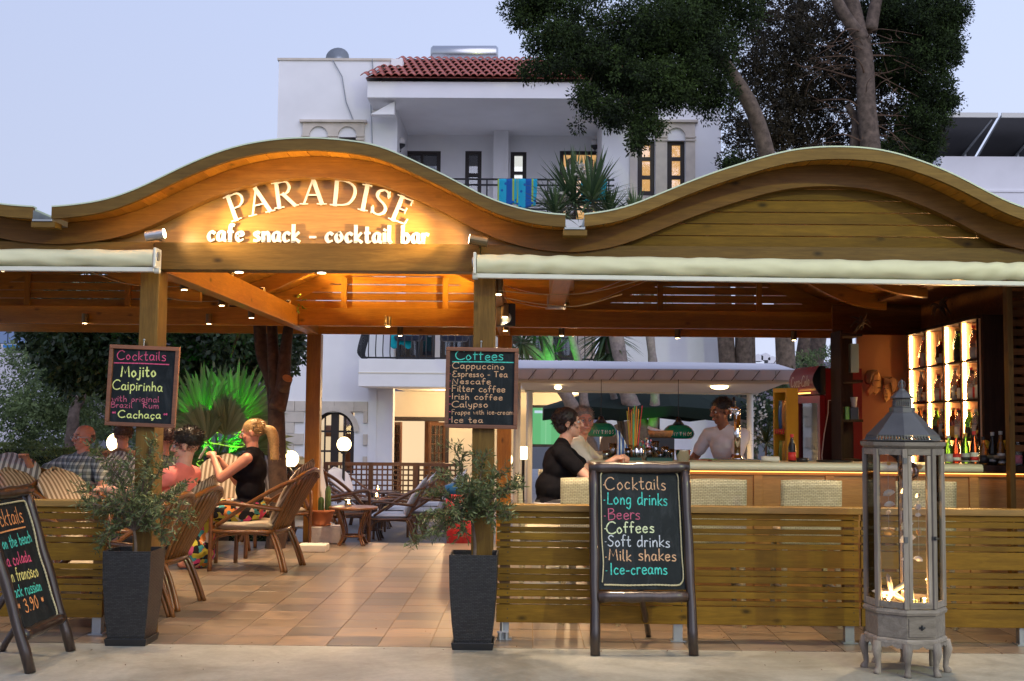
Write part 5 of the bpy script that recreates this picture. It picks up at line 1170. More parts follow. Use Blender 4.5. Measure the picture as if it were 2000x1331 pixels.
q = Vector((wx(1547, 9.5), 9.5, zc1)); bottle('beer', 'dark', 'red', 'red', (q.x, q.y, q.z + .001), 'small dark cola bottle on the bar before the red fridge', 'drink bottles lined up on the bar', .95)
tag(MB().lathe([(.045, 0), (.05, .03), (.044, .03), (.04, .006), (0, .006)], (wx(1567, 9.5), 9.5, zc1 + .001), 18).build('ashtray', M['black'], smooth=True), 'black ashtray on the bar right of the cola bottle', 'ashtray')
tag(MB().lathe([(.0, .001), (.14, .001), (.15, .012), (.145, .012), (.13, .004), (0, .004)], (wx(1630, 9.55), 9.55, zc1), 24).build('serving_tray', M['black'], smooth=True), 'round black serving tray on the bar before the dark shelves', 'tray')
# pendant lamps
lampg = flat('green_enamel', (.0, .22, .12), .25, coat=.5)
for i, (px, py, lab) in enumerate(((1174, 838, 'green enamel pendant lamp left of the straws'), (1325, 842, 'green enamel pendant lamp right of the basket'))):
    Yp = 11.0; c_ = W(px, py, Yp); t = thing('pendant_lamp', lab, 'pendant lamp', c_, 'green pendant lamps over the bar'); s_ = Yp / F
    P_ = [(10, 22), (11, 20), (14, 12), (20, 10), (26, 5), (30, -1), (31, -6), (29, -11), (25, -15), (24, -15), (28, -8), (22, 3), (10, 10)]
    MB().lathe([(r_ * s_, z * s_) for r_, z in P_[2:]], c_, 28).build('shade', lampg, t, smooth=True)
    MB().lathe([(.5 * s_, 26 * s_), (5 * s_, 24 * s_), (6 * s_, 19 * s_), (12 * s_, 12 * s_)], c_, 16).build('lamp_holder', M['black'], t, smooth=True)
    MB().tube([c_ + V(0, 0, 25 * s_), c_ + V(0, 0, (py - 742) * s_)], .003, 6).build('cord', M['black'], t)
    MB().ball(c_ + V(0, 0, -6 * s_), .035, 12, 8).build('bulb', emis('pendant_bulb', (1, .78, .5), 3), t, smooth=True)
    mb = MB(); txt = 'MYTHOS' 
    GLY = {'O': 'C', 'H': 'H'}
    GL.setdefault('Y', (.6, '.0,1 .3,.5 .6,1|.3,.5 .3,0')); GL.setdefault('H', (.66, '.06,0 .06,1|.6,0 .6,1|.06,.5 .6,.5')); GL.setdefault('O', (.75, '~.38,1 .06,.6 .2,.05 .6,.1 .7,.6 .38,1'))
    for k, ch in enumerate(txt):
        a = -math.pi / 2 + (k - 2.5) * .24 + .15; r_ = 31.4 * s_; O = c_ + V(r_ * math.cos(a), r_ * math.sin(a), -9 * s_); un_ = V(math.cos(a), math.sin(a), 0); ux_ = V(-math.sin(a), math.cos(a), 0)
        write(mb, ch, O - ux_ * .012, ux_, V(0, 0, 1), un_, .032, .002)
    mb.build('lettering', LBL['white'], t)
# --- wicker bar stools
m, n, l, b = newmat('pale_wicker'); setp(b, (.5, .45, .28), .55); v, _ = coords(n, l, rnd=False); sp_ = n.new('ShaderNodeSeparateXYZ'); l.new(v, sp_.inputs[0]); cx2 = n.new('ShaderNodeCombineXYZ')
l.new(math_(n, l, 'ADD', sp_.outputs[0], sp_.outputs[1]), cx2.inputs[0]); l.new(sp_.outputs[2], cx2.inputs[1]); br = n.new('ShaderNodeTexBrick'); l.new(cx2.outputs[0], br.inputs['Vector'])
br.inputs['Scale'].default_value = 1; br.inputs['Brick Width'].default_value = .03; br.inputs['Row Height'].default_value = .0115; br.inputs['Mortar Size'].default_value = .0018; br.inputs['Mortar Smooth'].default_value = .8
br.inputs['Color1'].default_value = (.50, .45, .29, 1); br.inputs['Color2'].default_value = (.40, .36, .22, 1); br.inputs['Mortar'].default_value = (.12, .10, .05, 1)
l.new(br.outputs['Color'], b.inputs['Base Color']); bump(n, l, b, math_(n, l, 'SUBTRACT', 1, br.outputs['Fac']), .9, .005); M['pw'] = m
def stool():
    t = thing('wicker_bar_stool', '', 'bar stool', (0, 0, 0), 'pale wicker bar stools at the bar')
    MB().surf(lambda u, v_: V(-.215 + .43 * u, .205 + .02 * math.cos((u - .5) * 2.4) * 1 - .03 * (1 - v_), .60 + v_ * .445 + .006 * math.cos((u - .5) * 3)), 12, 8).build('backrest', M['pw'], t, world=False, smooth=True, solid=.034)
    MB().box((0, 0, .62), (.43, .42, .075)).build('seat', M['pw'], t, world=False, bevel=.018)
    MB().box((0, -.01, .672), (.39, .38, .035)).build('cushion', flat('cream_stool_cushion', (.62, .52, .36), .6), t, world=False, bevel=.015)
    for sx_ in (-1, 1):
        for sy_ in (-1, 1): MB().tube([(sx_ * .185, sy_ * .18, .585), (sx_ * .2, sy_ * .2, .0)], [.022, .018], 8).build('leg', M['pw'], t, world=False)
    mb = MB()
    for a, b_ in (((-.195, -.19), (.195, -.19)), ((-.195, .19), (.195, .19)), ((-.195, -.19), (-.195, .19)), ((.195, -.19), (.195, .19))): mb.tube([(*a, .27), (*b_, .27)], .012, 8)
    mb.build('foot_rail', M['galv'], t, world=False); return t
st0 = stool(); first = True
for px, Y, rz, lab in ((1394, 8.62, 180, 'wicker bar stool just right of the standing chalkboard'), (1577, 8.62, 180, 'wicker bar stool alone in the middle of the bar fence'), (1796, 8.62, 182, 'wicker bar stool seen through the floor lantern'), (1152, 8.62, 180, 'wicker bar stool half hidden behind the standing chalkboard, beside the woman'),
                       (1070, 8.85, -90, 'wicker bar stool the woman in black sits on'), (1108, 9.75, -90, 'wicker bar stool under the man in the white polo')):
    o = st0 if first else dup(st0); first = False
    a = R(rz); back = Vector((-math.sin(a), math.cos(a), 0)) * .2   # backrest side
    o.location = Vector((wx(px, Y, 950), Y + (.1 if rz > 100 else 0), 0)); o.rotation_euler = (0, 0, a if rz > 100 else R(90)); o['label'] = lab
# ------------------------------------------------------------------ rattan armchairs
M['rattan'] = wood('honey_rattan', (.25, .10, .025), (.14, .052, .013), 'Z', .28, knots=False, coat=.3, gs=2, var=.12)
M['rattand'] = wood('dark_rattan', (.12, .05, .02), (.07, .03, .014), 'Z', .3, knots=False, coat=.3, gs=2)
st_w = stripes('striped_cushion_cloth', (.56, .46, .35), (.21, .145, .09), 22, 0)
st_g = stripes('grey_striped_cushion_cloth', (.55, .52, .50), (.17, .15, .15), 22, 0)
plainc = plain('white_cushion_cloth', (.74, .71, .69), .9, .05, 8, .3); seatc = plain('beige_seat_cloth', (.50, .42, .31), .9, .08, 10, .3)
def chair(nm, cloth, fr):
    t = thing(nm, '', 'armchair', (0, 0, 0))
    def bk(u, h):  # outer back surface, u -1..1, h 0..1
        w_ = .20 + .13 * h; y = .24 + .30 * h ** 1.1 - .05 * u * u * (0.3 + h); return V(u * w_, y, .34 + .56 * h - .07 * u * u * h)
    for k in range(9):
        u = -1 + k / 4; MB().tube([bk(u, j / 6) for j in range(7)], .0135, 8).build('cane', fr, t, world=False, smooth=True)
    MB().tube(smooth_pts([bk(-1 + j / 5, 1) + V(0, -.0, .012) for j in range(11)], 2), .021, 8).build('top_hoop', fr, t, world=False, smooth=True)
    MB().tube([bk(-1 + j / 5, .0) + V(0, .0, -.0) for j in range(11)], .019, 8).tube([bk(-1 + j / 5, .42) + V(0, -.018, 0) for j in range(11)], .012, 8).build('back_rail', fr, t, world=False, smooth=True)
    for s_ in (-1, 1):
        MB().tube(smooth_pts([bk(s_, 1) + V(0, .01, .01), V(s_ * .335, .30, .76), V(s_ * .335, .02, .60), V(s_ * .325, -.26, .41)], 5), .020, 8).build('arm_brace', fr, t, world=False, smooth=True)
        MB().tube(smooth_pts([bk(s_, .45), V(s_ * .345, .02, .60), V(s_ * .345, -.22, .615), V(s_ * .335, -.305, .55), V(s_ * .325, -.315, .3), V(s_ * .32, -.32, 0)], 5), .021, 8).build('arm', fr, t, world=False, smooth=True)
        for o_ in (0, .035):
            MB().tube(smooth_pts([V(s_ * .22, .16 + o_, .36), V(s_ * .235, .22 + o_, .33), V(s_ * .25, .29 + o_, .17), V(s_ * .27, .345 + o_, .0)], 4), .0165, 8).build('leg', fr, t, world=False, smooth=True)
        MB().tube(smooth_pts([V(s_ * .325, -.3, .2), V(s_ * .325, -.24, .31), V(s_ * .31, 0, .345), V(s_ * .24, .2, .33)], 4), .013, 8).build('side_rail', fr, t, world=False, smooth=True)
    MB().tube(smooth_pts([V(-.32, -.3, .36), V(-.32, 0, .36), V(-.23, .24, .36), V(.23, .24, .36), V(.32, 0, .36), V(.32, -.3, .36)], 4, True), .018, 8).build('seat_frame', fr, t, world=False, smooth=True)
    def cush(u, v_):
        a = v_ * 2 * math.pi; h = u; uu = math.cos(a); th = .045 * math.sin(a) * (1 if math.sin(a) < 0 else .7) * math.sin(math.pi * min(1, .12 + h * .95)) ** .4
        wd_ = (.86 - .10 * (h - .5) ** 2) * (1 if h < .82 else math.sqrt(max(0, 1 - ((h - .82) / .18) ** 2)) * .94 + .06)
        p = bk(uu * wd_, .06 + h * 1.13); return p + V(0, -.075 + th * 1.6, .005 + .005 * math.cos(uu * 14) * h)
    MB().surf(cush, 20, 28).build('back_cushion', cloth, t, world=False, smooth=True)
    def sc(u, v_):
        a = v_ * 2 * math.pi; x = -.285 + .57 * u; e_ = (1 - abs(2 * u - 1) ** 6) ** .5; return V(x, -.05 + .26 * math.copysign(abs(math.cos(a)) ** .5, math.cos(a)) * (.96 + .04 * e_), .405 + .042 * math.copysign(abs(math.sin(a)) ** .7, math.sin(a)) * e_)
    MB().surf(sc, 16, 20).build('seat_cushion', seatc if cloth is not plainc else plainc, t, world=False, smooth=True)
    return t
chs = {'w': chair('rattan_armchair', st_w, M['rattan']), 'g': chair('rattan_armchair', st_g, M['rattan']), 'p': chair('rattan_armchair', plainc, M['rattan'])}; usd = set()
ZY = -.4
CHR = [('w', -2.96, 8.42, 0, -92, 1.0, 'rattan armchair nearest the pavement, half behind the left planter'), ('w', -2.96, 9.22, 0, -95, 1.0, 'rattan armchair the man in the coral shirt sits on'),
    ('w', -2.63, 11.55, 0, -97, 1.05, 'large rattan armchair the ponytailed woman sits on, facing left'),
    ('w', wx(112, 10.0), 10.0, 0, 72, 1.0, 'empty tan striped rattan armchair behind the left fence, before the man in checked shirt'), ('w', wx(190, 10.0), 10.1, 0, 68, 1.0, 'empty rattan armchair with tan stripes right of the man in the checked shirt'),
    ('g', wx(160, 11.2), 11.2, 0, -18, 1.1, 'grey striped rattan armchair the man in the checked shirt sits on'), ('g', wx(-14, 10.4), 10.4, 0, 10, 1.1, 'grey striped armchair cut by the left picture edge'),
    ('w', wx(430, 12.6), 12.6, 0, 6, 1.04, 'brown striped armchair facing the street behind the coral shirt man'), ('g', wx(332, 11.8), 11.8, 0, 55, 1.04, 'grey striped armchair just right of the left entrance post'),
    ('g', wx(540, 13.8), 13.75, 0, 30, 1.0, 'grey striped armchair behind the big tree trunk'),
    ('p', wx(772, 18.2), 18.0, ZY, -88, 1.0, 'white cushioned rattan armchair right of the dark round table, nearer one'), ('p', wx(790, 19.3), 19.2, ZY, -88, 1.0, 'white cushioned rattan armchair right of the round table, farther one'),
    ('p', wx(835, 18.8), 19.0, ZY, -84, 1.0, 'white cushioned armchair at the right table group, nearer one'), ('p', wx(850, 20), 20.2, ZY, -84, 1.0, 'white cushioned armchair at the right table group, farther one'),
    ('p', wx(645, 15.6), 15.6, ZY + .2, 150, 1.15, 'white cushioned armchair seen from behind, left of the tables'), ('p', wx(672, 18.5), 18.8, ZY, 95, 1.0, 'rattan armchair left of the dark round table, facing right'), ('p', wx(700, 20.3), 20.3, ZY, 60, 1.0, 'rattan armchair at the back beside the lattice fence'),
    ('p', wx(588, 14.9), 15.2, ZY + .1, 40, 1.0, 'white cushioned armchair behind the rear left post')]
for k, x, y, z, rz, s_, lab in CHR:
    o = chs[k] if k not in usd else dup(chs[k]); usd.add(k); o.location = (x, y, z); o.rotation_euler = (0, 0, R(rz)); o.scale = (s_,) * 3; o['label'] = lab; o['group'] = 'rattan armchairs on the terrace'
# ------------------------------------------------------------------ tables
tglass = pane('table_glass', (.5, .55, .5), .35)
def table(nm, mat, r_=.36, h=.58):
    t = thing(nm, '', 'table', (0, 0, 0), 'round rattan tables')
    MB().lathe([(r_ - .03, h - .03), (r_, h - .025), (r_ + .008, h - .012), (r_, h), (r_ - .03, h - .002)], n=28).build('rim', mat, t, world=False, smooth=True)
    MB().lathe([(0, h - .012), (r_ - .025, h - .012), (r_ - .025, h - .004), (0, h - .004)], n=28).build('glass_top', tglass, t, world=False)
    for i in range(4):
        a = math.pi / 4 + i * math.pi / 2; c_, s_ = math.cos(a), math.sin(a)
        for o_ in (-.02, .02):
            MB().tube(smooth_pts([V(c_ * r_ * .86 - s_ * o_, s_ * r_ * .86 + c_ * o_, h - .03), V(c_ * r_ * .5 - s_ * o_, s_ * r_ * .5 + c_ * o_, h * .42), V(c_ * r_ * .52 - s_ * o_, s_ * r_ * .52 + c_ * o_, h * .2), V(c_ * r_ * .72 - s_ * o_, s_ * r_ * .72 + c_ * o_, 0)], 4), .014, 7).build('leg', mat, t, world=False, smooth=True)
    MB().tube([V(.24 * r_ * 2 * math.cos(a), .24 * r_ * 2 * math.sin(a), h * .24) for a in [i * math.pi / 10 for i in range(21)]], .013, 7).build('stretcher', mat, t, world=False, smooth=True)
    return t
td = table('round_rattan_table', M['rattand'], .32, .62); tl_ = table('round_rattan_table', M['rattan'], .36, .46)
td.location = (wx(727, 18.3), 18.3, ZY); td['label'] = 'dark round rattan table between white cushioned armchairs'
o = dup(td, loc=(wx(745, 20.2), 20.2, ZY), label='dark round table farther back, before the lattice fence')
tl_.scale = (.78, .78, .95); tl_.location = (wx(692, 13.75) , 13.75, 0); tl_['label'] = 'honey rattan table with glass top beside the cactus pot'
o = dup(tl_, loc=(wx(48, 10.6), 10.7, 0), label='rattan table at the left edge carrying two orange cocktails', sc=1.15)
o = dup(tl_, loc=(wx(300, 9.9), 9.4, 0), label='rattan table between the coral shirt man and the left entrance post', sc=1.1)
candle(680, 1000, 0, 'candle in a clear jar on the honey rattan table', jar=cj, Y0=13.7, z0=.442, energy=3, S_=1.6)
candle(736, 960, 0, 'candle in a clear jar on the nearer dark round table', jar=cj, Y0=18.2, z0=ZY + .625, energy=4, S_=1.8)
candle(738, 950, 0, 'candle on the farther dark round table', jar=cj, Y0=20.1, z0=ZY + .625, energy=4, S_=1.8)
# orange cocktails
for px, Y, lab in ((57, 10.5, 'tall orange cocktail with straws and a green paper umbrella'), (6, 10.6, 'orange cocktail cut by the left picture edge')):
    p = Vector((wx(px, Y), Y, .535)); t = thing('cocktail', lab, 'drink', p, 'orange cocktails on the left table')
    MB().lathe([(.0, 0), (.025, 0), (.027, .01), (.036, .19), (.032, .19), (.025, .012), (0, .012)], p, 16).build('glass', gg, t, smooth=True)
    MB().lathe([(.0, .014), (.024, .014), (.031, .165), (0, .165)], p, 16).build('drink', flat('orange_juice', (.85, .33, .02), .2), t, smooth=True)
    MB().tube([p + V(0, 0, .02), p + V(.03, 0, .22), p + V(.06, -.01, .235)], .004, 6).build('straw', sc3[0], t); MB().tube([p + V(0, 0, .02), p + V(-.02, 0, .26)], .004, 6).build('straw', sc3[1], t)
    MB().tube([p + V(0, 0, .1), p + V(-.012, -.01, .27)], .0015, 5).lathe([(.045, .235), (.02, .255), (.002, .268)], p + V(-.012, -.01, 0), 8).build('paper_umbrella', flat('green_paper', (.05, .45, .35), .7), t)
# beer glass in front of coral man
t = thing('beer_glass', 'stemmed glass of amber beer held near the coral shirt man', 'glass', W(326, 945, 9.1)); p = t.location
MB().lathe([(.03, -.12), (.004, -.11), (.004, -.06), (.03, -.03), (.036, .02), (.03, .06)], p, 16).build('glass', gg, t, smooth=True); MB().lathe([(0, -.045), (.026, -.03), (.033, .02), (0, .02)], p, 16).build('drink', flat('amber_beer', (.65, .26, .03), .2), t, smooth=True)
# ------------------------------------------------------------------ people
def remesh(mb, name, mat, parent, vox, sm=2, noise_=0):
    me = bpy.data.meshes.new(name); me.from_pydata(mb.v, [], mb.f); o = bpy.data.objects.new(name, me); COL.objects.link(o)
    r_ = o.modifiers.new('r', 'REMESH'); r_.mode = 'VOXEL'; r_.voxel_size = vox
    s_ = o.modifiers.new('s', 'SMOOTH'); s_.factor = .5; s_.iterations = sm
    dg = bpy.context.evaluated_depsgraph_get(); m2 = bpy.data.meshes.new_from_object(o.evaluated_get(dg)); o.modifiers.clear(); o.data = m2; m2.name = name
    m2.materials.clear(); m2.materials.append(mat)
    co = np.empty(len(m2.vertices) * 3, 'f'); m2.vertices.foreach_get('co', co); co = co.reshape(-1, 3)
    if noise_:
        d_ = np.sin(co[:, 0] * 37 + co[:, 2] * 19) * np.sin(co[:, 1] * 31 + co[:, 2] * 43) * noise_; nn = np.empty(len(m2.vertices) * 3, 'f'); m2.vertices.foreach_get('normal', nn); co += nn.reshape(-1, 3) * d_[:, None]; m2.vertices.foreach_set('co', co.ravel())
    m2.polygons.foreach_set('use_smooth', [True] * len(m2.polygons)); m2.update()
    o.parent = parent; return o
def skin(name, c): return plain(name, c, .5, .07, 30, .05, sss=.15)
SK1, SK2, SK3 = skin('fair_skin', (.62, .32, .22)), skin('flushed_skin', (.58, .25, .16)), skin('tanned_skin', (.30, .13, .07))
eyew = flat('eye_white', (.6, .57, .55), .3); eyed = flat('iris', (.05, .03, .02), .2); lipm = flat('lips', (.45, .13, .11), .5)
def ik(a, b_, l1, l2, pole):
    d = b_ - a; L = min(d.length, l1 + l2 - .002); d.normalize(); x = (l1 * l1 - l2 * l2 + L * L) / (2 * L); h = math.sqrt(max(0, l1 * l1 - x * x)); p = pole - d * pole.dot(d); p.normalize(); return a + d * x + p * h, a + d * L
def person(label, loc, rz, hz=.46, lean=0, side=0, hy=0, head=(0, 0), hands=(None, None), hair='short', hairc=(.05, .03, .02), skinm=SK1, top=None, sleeve=.5, bottom=None, long=False, female=False, sc=1.0, poles=(None, None), feet=None, stand=False, beard=0, glasses=0, grip=(0, 0), band=0, headz=None, col=0):
    t = thing('person', label, 'person', loc, rz=rz); t.scale = (sc,) * 3
    hip = V(0, hy, hz + .09); la = R(lean); s_ = V(math.sin(R(side)), -math.sin(la), math.cos(la)).normalized(); fw = V(0, -math.cos(la), -math.sin(la))
    sw = .17 if female else .195; chest = hip + s_ * .33; shc = hip + s_ * .44; nk = hip + s_ * .50; hd = hip + s_ * .655 + V(0, -.015, 0)
    mb = MB(); sh = [shc + V(-sw, 0, 0), shc + V(sw, 0, 0)]
    def torso(q, g):
        q.ball(hip + V(0, .0, .0), (.165 + g, .125 + g, .12 + g), 16, 10); q.ball(hip + s_ * .16, (.145 + g + (.02 if col == 1 else 0), .115 + g + (.03 if col == 1 else 0), .14 + g), 16, 10); q.ball(chest, (.165 + g, .118 + g, .15 + g), 16, 10)
        q.caps(sh[0] + V(.045, 0, 0), .062 + g, sh[1] - V(.045, 0, 0), .062 + g)
        if female: 
            for x in (-.07, .07): q.ball(chest + fw * .09 + V(x, 0, -.01), .068 + g, 12, 8)
        q.caps(shc + V(-.09, 0, 0), .06 + g, nk, .055 + g * .5); q.caps(shc + V(.09, 0, 0), .06 + g, nk, .055 + g * .5)
    torso(mb, 0); mb.caps(nk - s_ * .04, .058, hd - V(0, 0, .05), .05)
    HM = Matrix.Translation(hd) @ Matrix.Rotation(R(head[0]), 4, 'Z') @ Matrix.Rotation(R(head[1]), 4, 'X')
    def H_(x, y, z): return HM @ Vector((x, y, z))
    hm = MB(); hm.ball((0, .012, .035), (.074, .094, .086), 18, 12).ball((0, -.018, -.035), (.058, .070, .075), 16, 10).ball((0, -.06, -.082), (.026, .022, .02), 10, 6)
    hm.caps((0, -.088, .03), .008, (0, -.110, -.012), .013).ball((-.011, -.1, -.016), .010, 8, 6).ball((.011, -.1, -.016), .010, 8, 6)
    hm.caps((-.036, -.078, .038), .011, (.036, -.078, .038), .011).caps((-.018, -.082, -.046), .008, (.018, -.082, -.046), .008).caps((-.015, -.081, -.057), .009, (.015, -.081, -.057), .009)
    for x in (-1, 1): hm.ball((x * .042, -.066, -.015), (.022, .02, .02), 10, 8).ball((x * .076, .008, .0), (.009, .020, .030), 10, 8).ball((x * .078, .0, .014), (.010, .015, .014), 8, 6)
    hm.xf(HM); mb.add(hm.v, hm.f)
    # arms and hands
    lower = MB(); top_m = MB() if top else None
    if top: torso(top_m, .014)
    for i, sx_ in enumerate((-1, 1)):
        hand = hands[i] or (hip + V(sx_ * .16, -.32, .04)); pole = poles[i] or V(sx_ * .5, .3, -1)
        el, wr = ik(sh[i], Vector(hand), .285, .25, pole)
        mb.caps(sh[i], .052, el, .040).caps(el, .041, wr, .027)
        hdn = (wr - el).normalized(); sd = hdn.cross(V(0, 0, 1)); sd = sd.normalized() if sd.length > .1 else V(1, 0, 0); up_ = sd.cross(hdn)
        pc = wr + hdn * .05; mb.caps(wr, .024, pc - sd * .016, .020).caps(wr, .024, pc + sd * .018, .019).caps(pc - sd * .02, .019, pc + sd * .022, .018)
        g_ = grip[i]
        for f_ in range(4):
            b0 = pc + sd * (-.03 + .02 * f_) + hdn * .01; ln_ = (.030, .036, .034, .026)[f_]; a1 = R(20 + 55 * g_); a2 = R(40 + 110 * g_)
            c0 = b0 + (hdn * math.cos(a1) - up_ * math.sin(a1)) * ln_ * 1.2; c1 = c0 + (hdn * math.cos(a2) - up_ * math.sin(a2)) * ln_; mb.caps(b0, .0095, c0, .0088, 8).caps(c0, .0088, c1, .0078, 8)
        th = wr + hdn * .025 - sd * .022 * sx_; c0 = th + (hdn * .6 - sd * .7 * sx_ - up_ * .3).normalized() * .035; mb.caps(th, .012, c0, .0105, 8).caps(c0, .0105, c0 + (hdn - up_ * .4 + sd * .3 * sx_).normalized() * .028, .009, 8)
        if top and sleeve: top_m.caps(sh[i] , .068, sh[i] + (el - sh[i]) * sleeve, .060 if sleeve < .7 else .054)
        if top and sleeve > .95: top_m.caps(el, .053, el + (wr - el) * .3, .048)
    # legs
    for sx_ in (-1, 1):
        hp = hip + V(sx_ * .095, -.02, -.03)
        if stand: kn = hp + V(sx_ * .01, -.03, -.42); an = V(kn.x, kn.y + .04, .08)
        else: kn = V(sx_ * .12, hy - .44, hz + .07); an = V(sx_ * .12, hy - .46 if not feet else feet[0], (.09 if not feet else feet[1]))
        for q, g in ((mb, 0),) + (((lower, .022),) if bottom else ()):
            q.caps(hp, .088 + g, kn, .058 + g)
            if q is mb or long or not female: q.caps(kn, .056 + g, an, .036 + g + (.02 if q is lower else 0))
        mb.caps(an, .036, an + V(sx_ * .02, -.10, -.045), .030).caps(an + V(0, .03, -.05), .032, an + V(sx_ * .02, -.10, -.05), .03)
    if bottom:
        lower.ball(hip + V(0, 0, -.01), (.19, .15, .125), 16, 10)
        if long: lower.caps(V(-.12, hy - .42, hz + .06), .085, V(.12, hy - .42, hz + .06), .085).caps(V(-.12, hy - .44, .18), .10, V(.12, hy - .44, .18), .10).caps(V(0, hy - .43, hz), .12, V(0, hy - .45, .14), .15).caps(V(0, hy - .1, hz + .05), .1, V(0, hy - .4, hz + .05), .1)
        elif female: lower.caps(V(0, hy - .05, hz + .05), .1, V(0, hy - .38, hz + .06), .09)
    body = remesh(mb, 'body', skinm, t, .0062, 2)
    if top: remesh(top_m, 'shirt', top, t, .010, 3, .004)
    if bottom: remesh(lower, 'skirt' if female else 'trousers', bottom, t, .012, 3, .006)
    for x in (-.031, .031):
        e1 = MB().ball(H_(x, -.0765, .014), .0108, 10, 8).build('eye', eyew, t, world=False, smooth=True); d = (HM.to_3x3() @ V(0, -1, 0)); MB().ball(H_(x, -.0765, .014) + d * .0052, .0072, 8, 6).build('iris', eyed, e1, world=False, smooth=True)
    MB().tube([H_(-.02, -.089, -.051), H_(0, -.0935, -.0505), H_(.02, -.089, -.051)], .0042, 6).build('lips', lipm, t, world=False, smooth=True)
    hmat = plain('hair_%d' % (len(bpy.data.materials)), hairc, .55, .35, 60, .6)
    for x in (-.032, .032): MB().tube([H_(x * .5, -.0885, .036), H_(x, -.088, .041), H_(x * 1.5, -.080, .036)], .0035, 5).build('eyebrow', hmat, t, world=False)
    hb = MB(); cen = []; dr = []
    def hairball(c_, r_, n_, dfun, z0=-9, L=.03):
        hb.ball(c_, r_, 18, 12)
        for _ in range(n_):
            d = Vector(rng.normal(size=3)); d.normalize(); p = Vector((c_[0] + d.x * r_[0], c_[1] + d.y * r_[1], c_[2] + d.z * r_[2]))
            if p.z > z0 and not (p.y < -.06 and p.z < .075): cen.append(p); dr.append(dfun(d))
    if hair == 'bald': 
        hb.ball((0, .030, .005), (.081, .080, .062), 16, 10)
    elif hair == 'short': hairball((0, .020, .050), (.080, .096, .083), 1500, lambda d: Vector((d.x * .5, d.y * .5 + .6, d.z * .3 - .15)) + Vector(rng.normal(size=3)) * .35, -.02)
    elif hair == 'curly': hairball((0, .022, .058), (.085, .100, .086), 2200, lambda d: d + Vector(rng.normal(size=3)) * .6, -.02); hb.ball((0, -.035, .11), (.06, .05, .03), 12, 8)
    elif hair == 'bob': hairball((0, .024, .045), (.088, .102, .092), 2000, lambda d: Vector((d.x * .3, d.y * .3 + .2, -.8)) + Vector(rng.normal(size=3)) * .3, -.06); hb.ball((0, .05, -.02), (.075, .055, .06), 12, 8)
    elif hair == 'pony':
        hairball((0, .022, .045), (.081, .100, .084), 1400, lambda d: Vector((0, 1, -.25)) + Vector(rng.normal(size=3)) * .12, -.03); hb.ball((0, .11, .01), (.03, .03, .03), 10, 8)
        pts = smooth_pts([V(0, .10, .01), V(0, .155, .0), V(.0, .175, -.07), V(.0, .165, -.17), V(.0, .15, -.27)], 5); hb.tube(pts, [.026 + .024 * math.sin(min(1, i / 14) * math.pi * .8) for i in range(len(pts))], 12)
        for i in range(500): 
            a = random.randrange(3, len(pts) - 2); cen.append(pts[a] + Vector(rng.normal(size=3)) * .018); dr.append((pts[a + 1] - pts[a]).normalized() + Vector(rng.normal(size=3)) * .1)
    hb.xf(HM); ho = hb.build('hair', hmat, t, world=False, smooth=True)
    if cen:
        hl = leafmat('hair_strands_%d' % len(bpy.data.materials), tuple(x * .6 for x in hairc), tuple(min(1, x * 1.5) for x in hairc), .5, .1); R3 = HM.to_3x3()
        cloud('strands', hl, ho, [HM @ c_ for c_ in cen], [R3 @ Vector(d) for d in dr], rng.uniform(.012, .034, len(cen)), .0045, world=False)
    if beard: bb_ = MB().ball((0, -.028, -.060), (.056, .062, .046), 14, 8).xf(HM); bb_.build('beard', hmat, t, world=False, smooth=True)
    if glasses:
        g_ = MB()
        for x in (-.034, .034): g_.tube([H_(x + .019 * math.cos(a), -.098, .012 + .014 * math.sin(a)) for a in [i * math.pi / 6 for i in range(13)]], .0018, 5)
        g_.tube([H_(-.015, -.1, .015), H_(.015, -.1, .015)], .0018, 5).tube([H_(-.052, -.095, .014), H_(-.08, .0, .012)], .0018, 5).tube([H_(.052, -.095, .014), H_(.08, .0, .012)], .0018, 5); g_.build('spectacles', M['metal'], t, world=False)
    if band: MB().tube([H_(.079 * math.sin(a), .015 + .02, .035 + .088 * math.cos(a)) + V(0, 0, 0) for a in [(-1.7 + i * .17 * 2) for i in range(11)]], .004, 6).build('hair_band', M['black'], t, world=False)
    return t
# fabrics
m, n, l, b = newmat('floral_cloth'); setp(b, (.1, .1, .1), .85); v, _ = coords(n, l, rnd=False); nz = n.new('ShaderNodeTexNoise'); nz.inputs['Scale'].default_value = 9; l.new(v, nz.inputs['Vector'])
vv = n.new('ShaderNodeVectorMath'); vv.operation = 'MULTIPLY_ADD'; l.new(nz.outputs['Color'], vv.inputs[0]); vv.inputs[1].default_value = (.12, .12, .12); l.new(v, vv.inputs[2])
vo = n.new('ShaderNodeTexVoronoi'); vo.inputs['Scale'].default_value = 20; l.new(vv.outputs[0], vo.inputs['Vector']); s3 = n.new('ShaderNodeSeparateColor'); l.new(vo.outputs['Color'], s3.inputs[0])
c = ramp(n, l, s3.outputs[0], [(0, (.008, .008, .01)), (.26, (.008, .008, .012)), (.28, (.62, .52, .05)), (.52, (.55, .45, .06)), (.54, (.62, .05, .16)), (.66, (.55, .08, .2)), (.68, (.75, .25, .05)), (.78, (.72, .6, .5)), (.86, (.05, .3, .33)), (1, (.01, .01, .015))]); 
n[c.node.name].color_ramp.interpolation = 'CONSTANT'; l.new(c, b.inputs['Base Color']); floral = m
m, n, l, b = newmat('checked_cloth'); setp(b, (.3, .3, .3), .9); v, _ = coords(n, l, rnd=False); s3 = n.new('ShaderNodeSeparateXYZ'); l.new(v, s3.inputs[0])
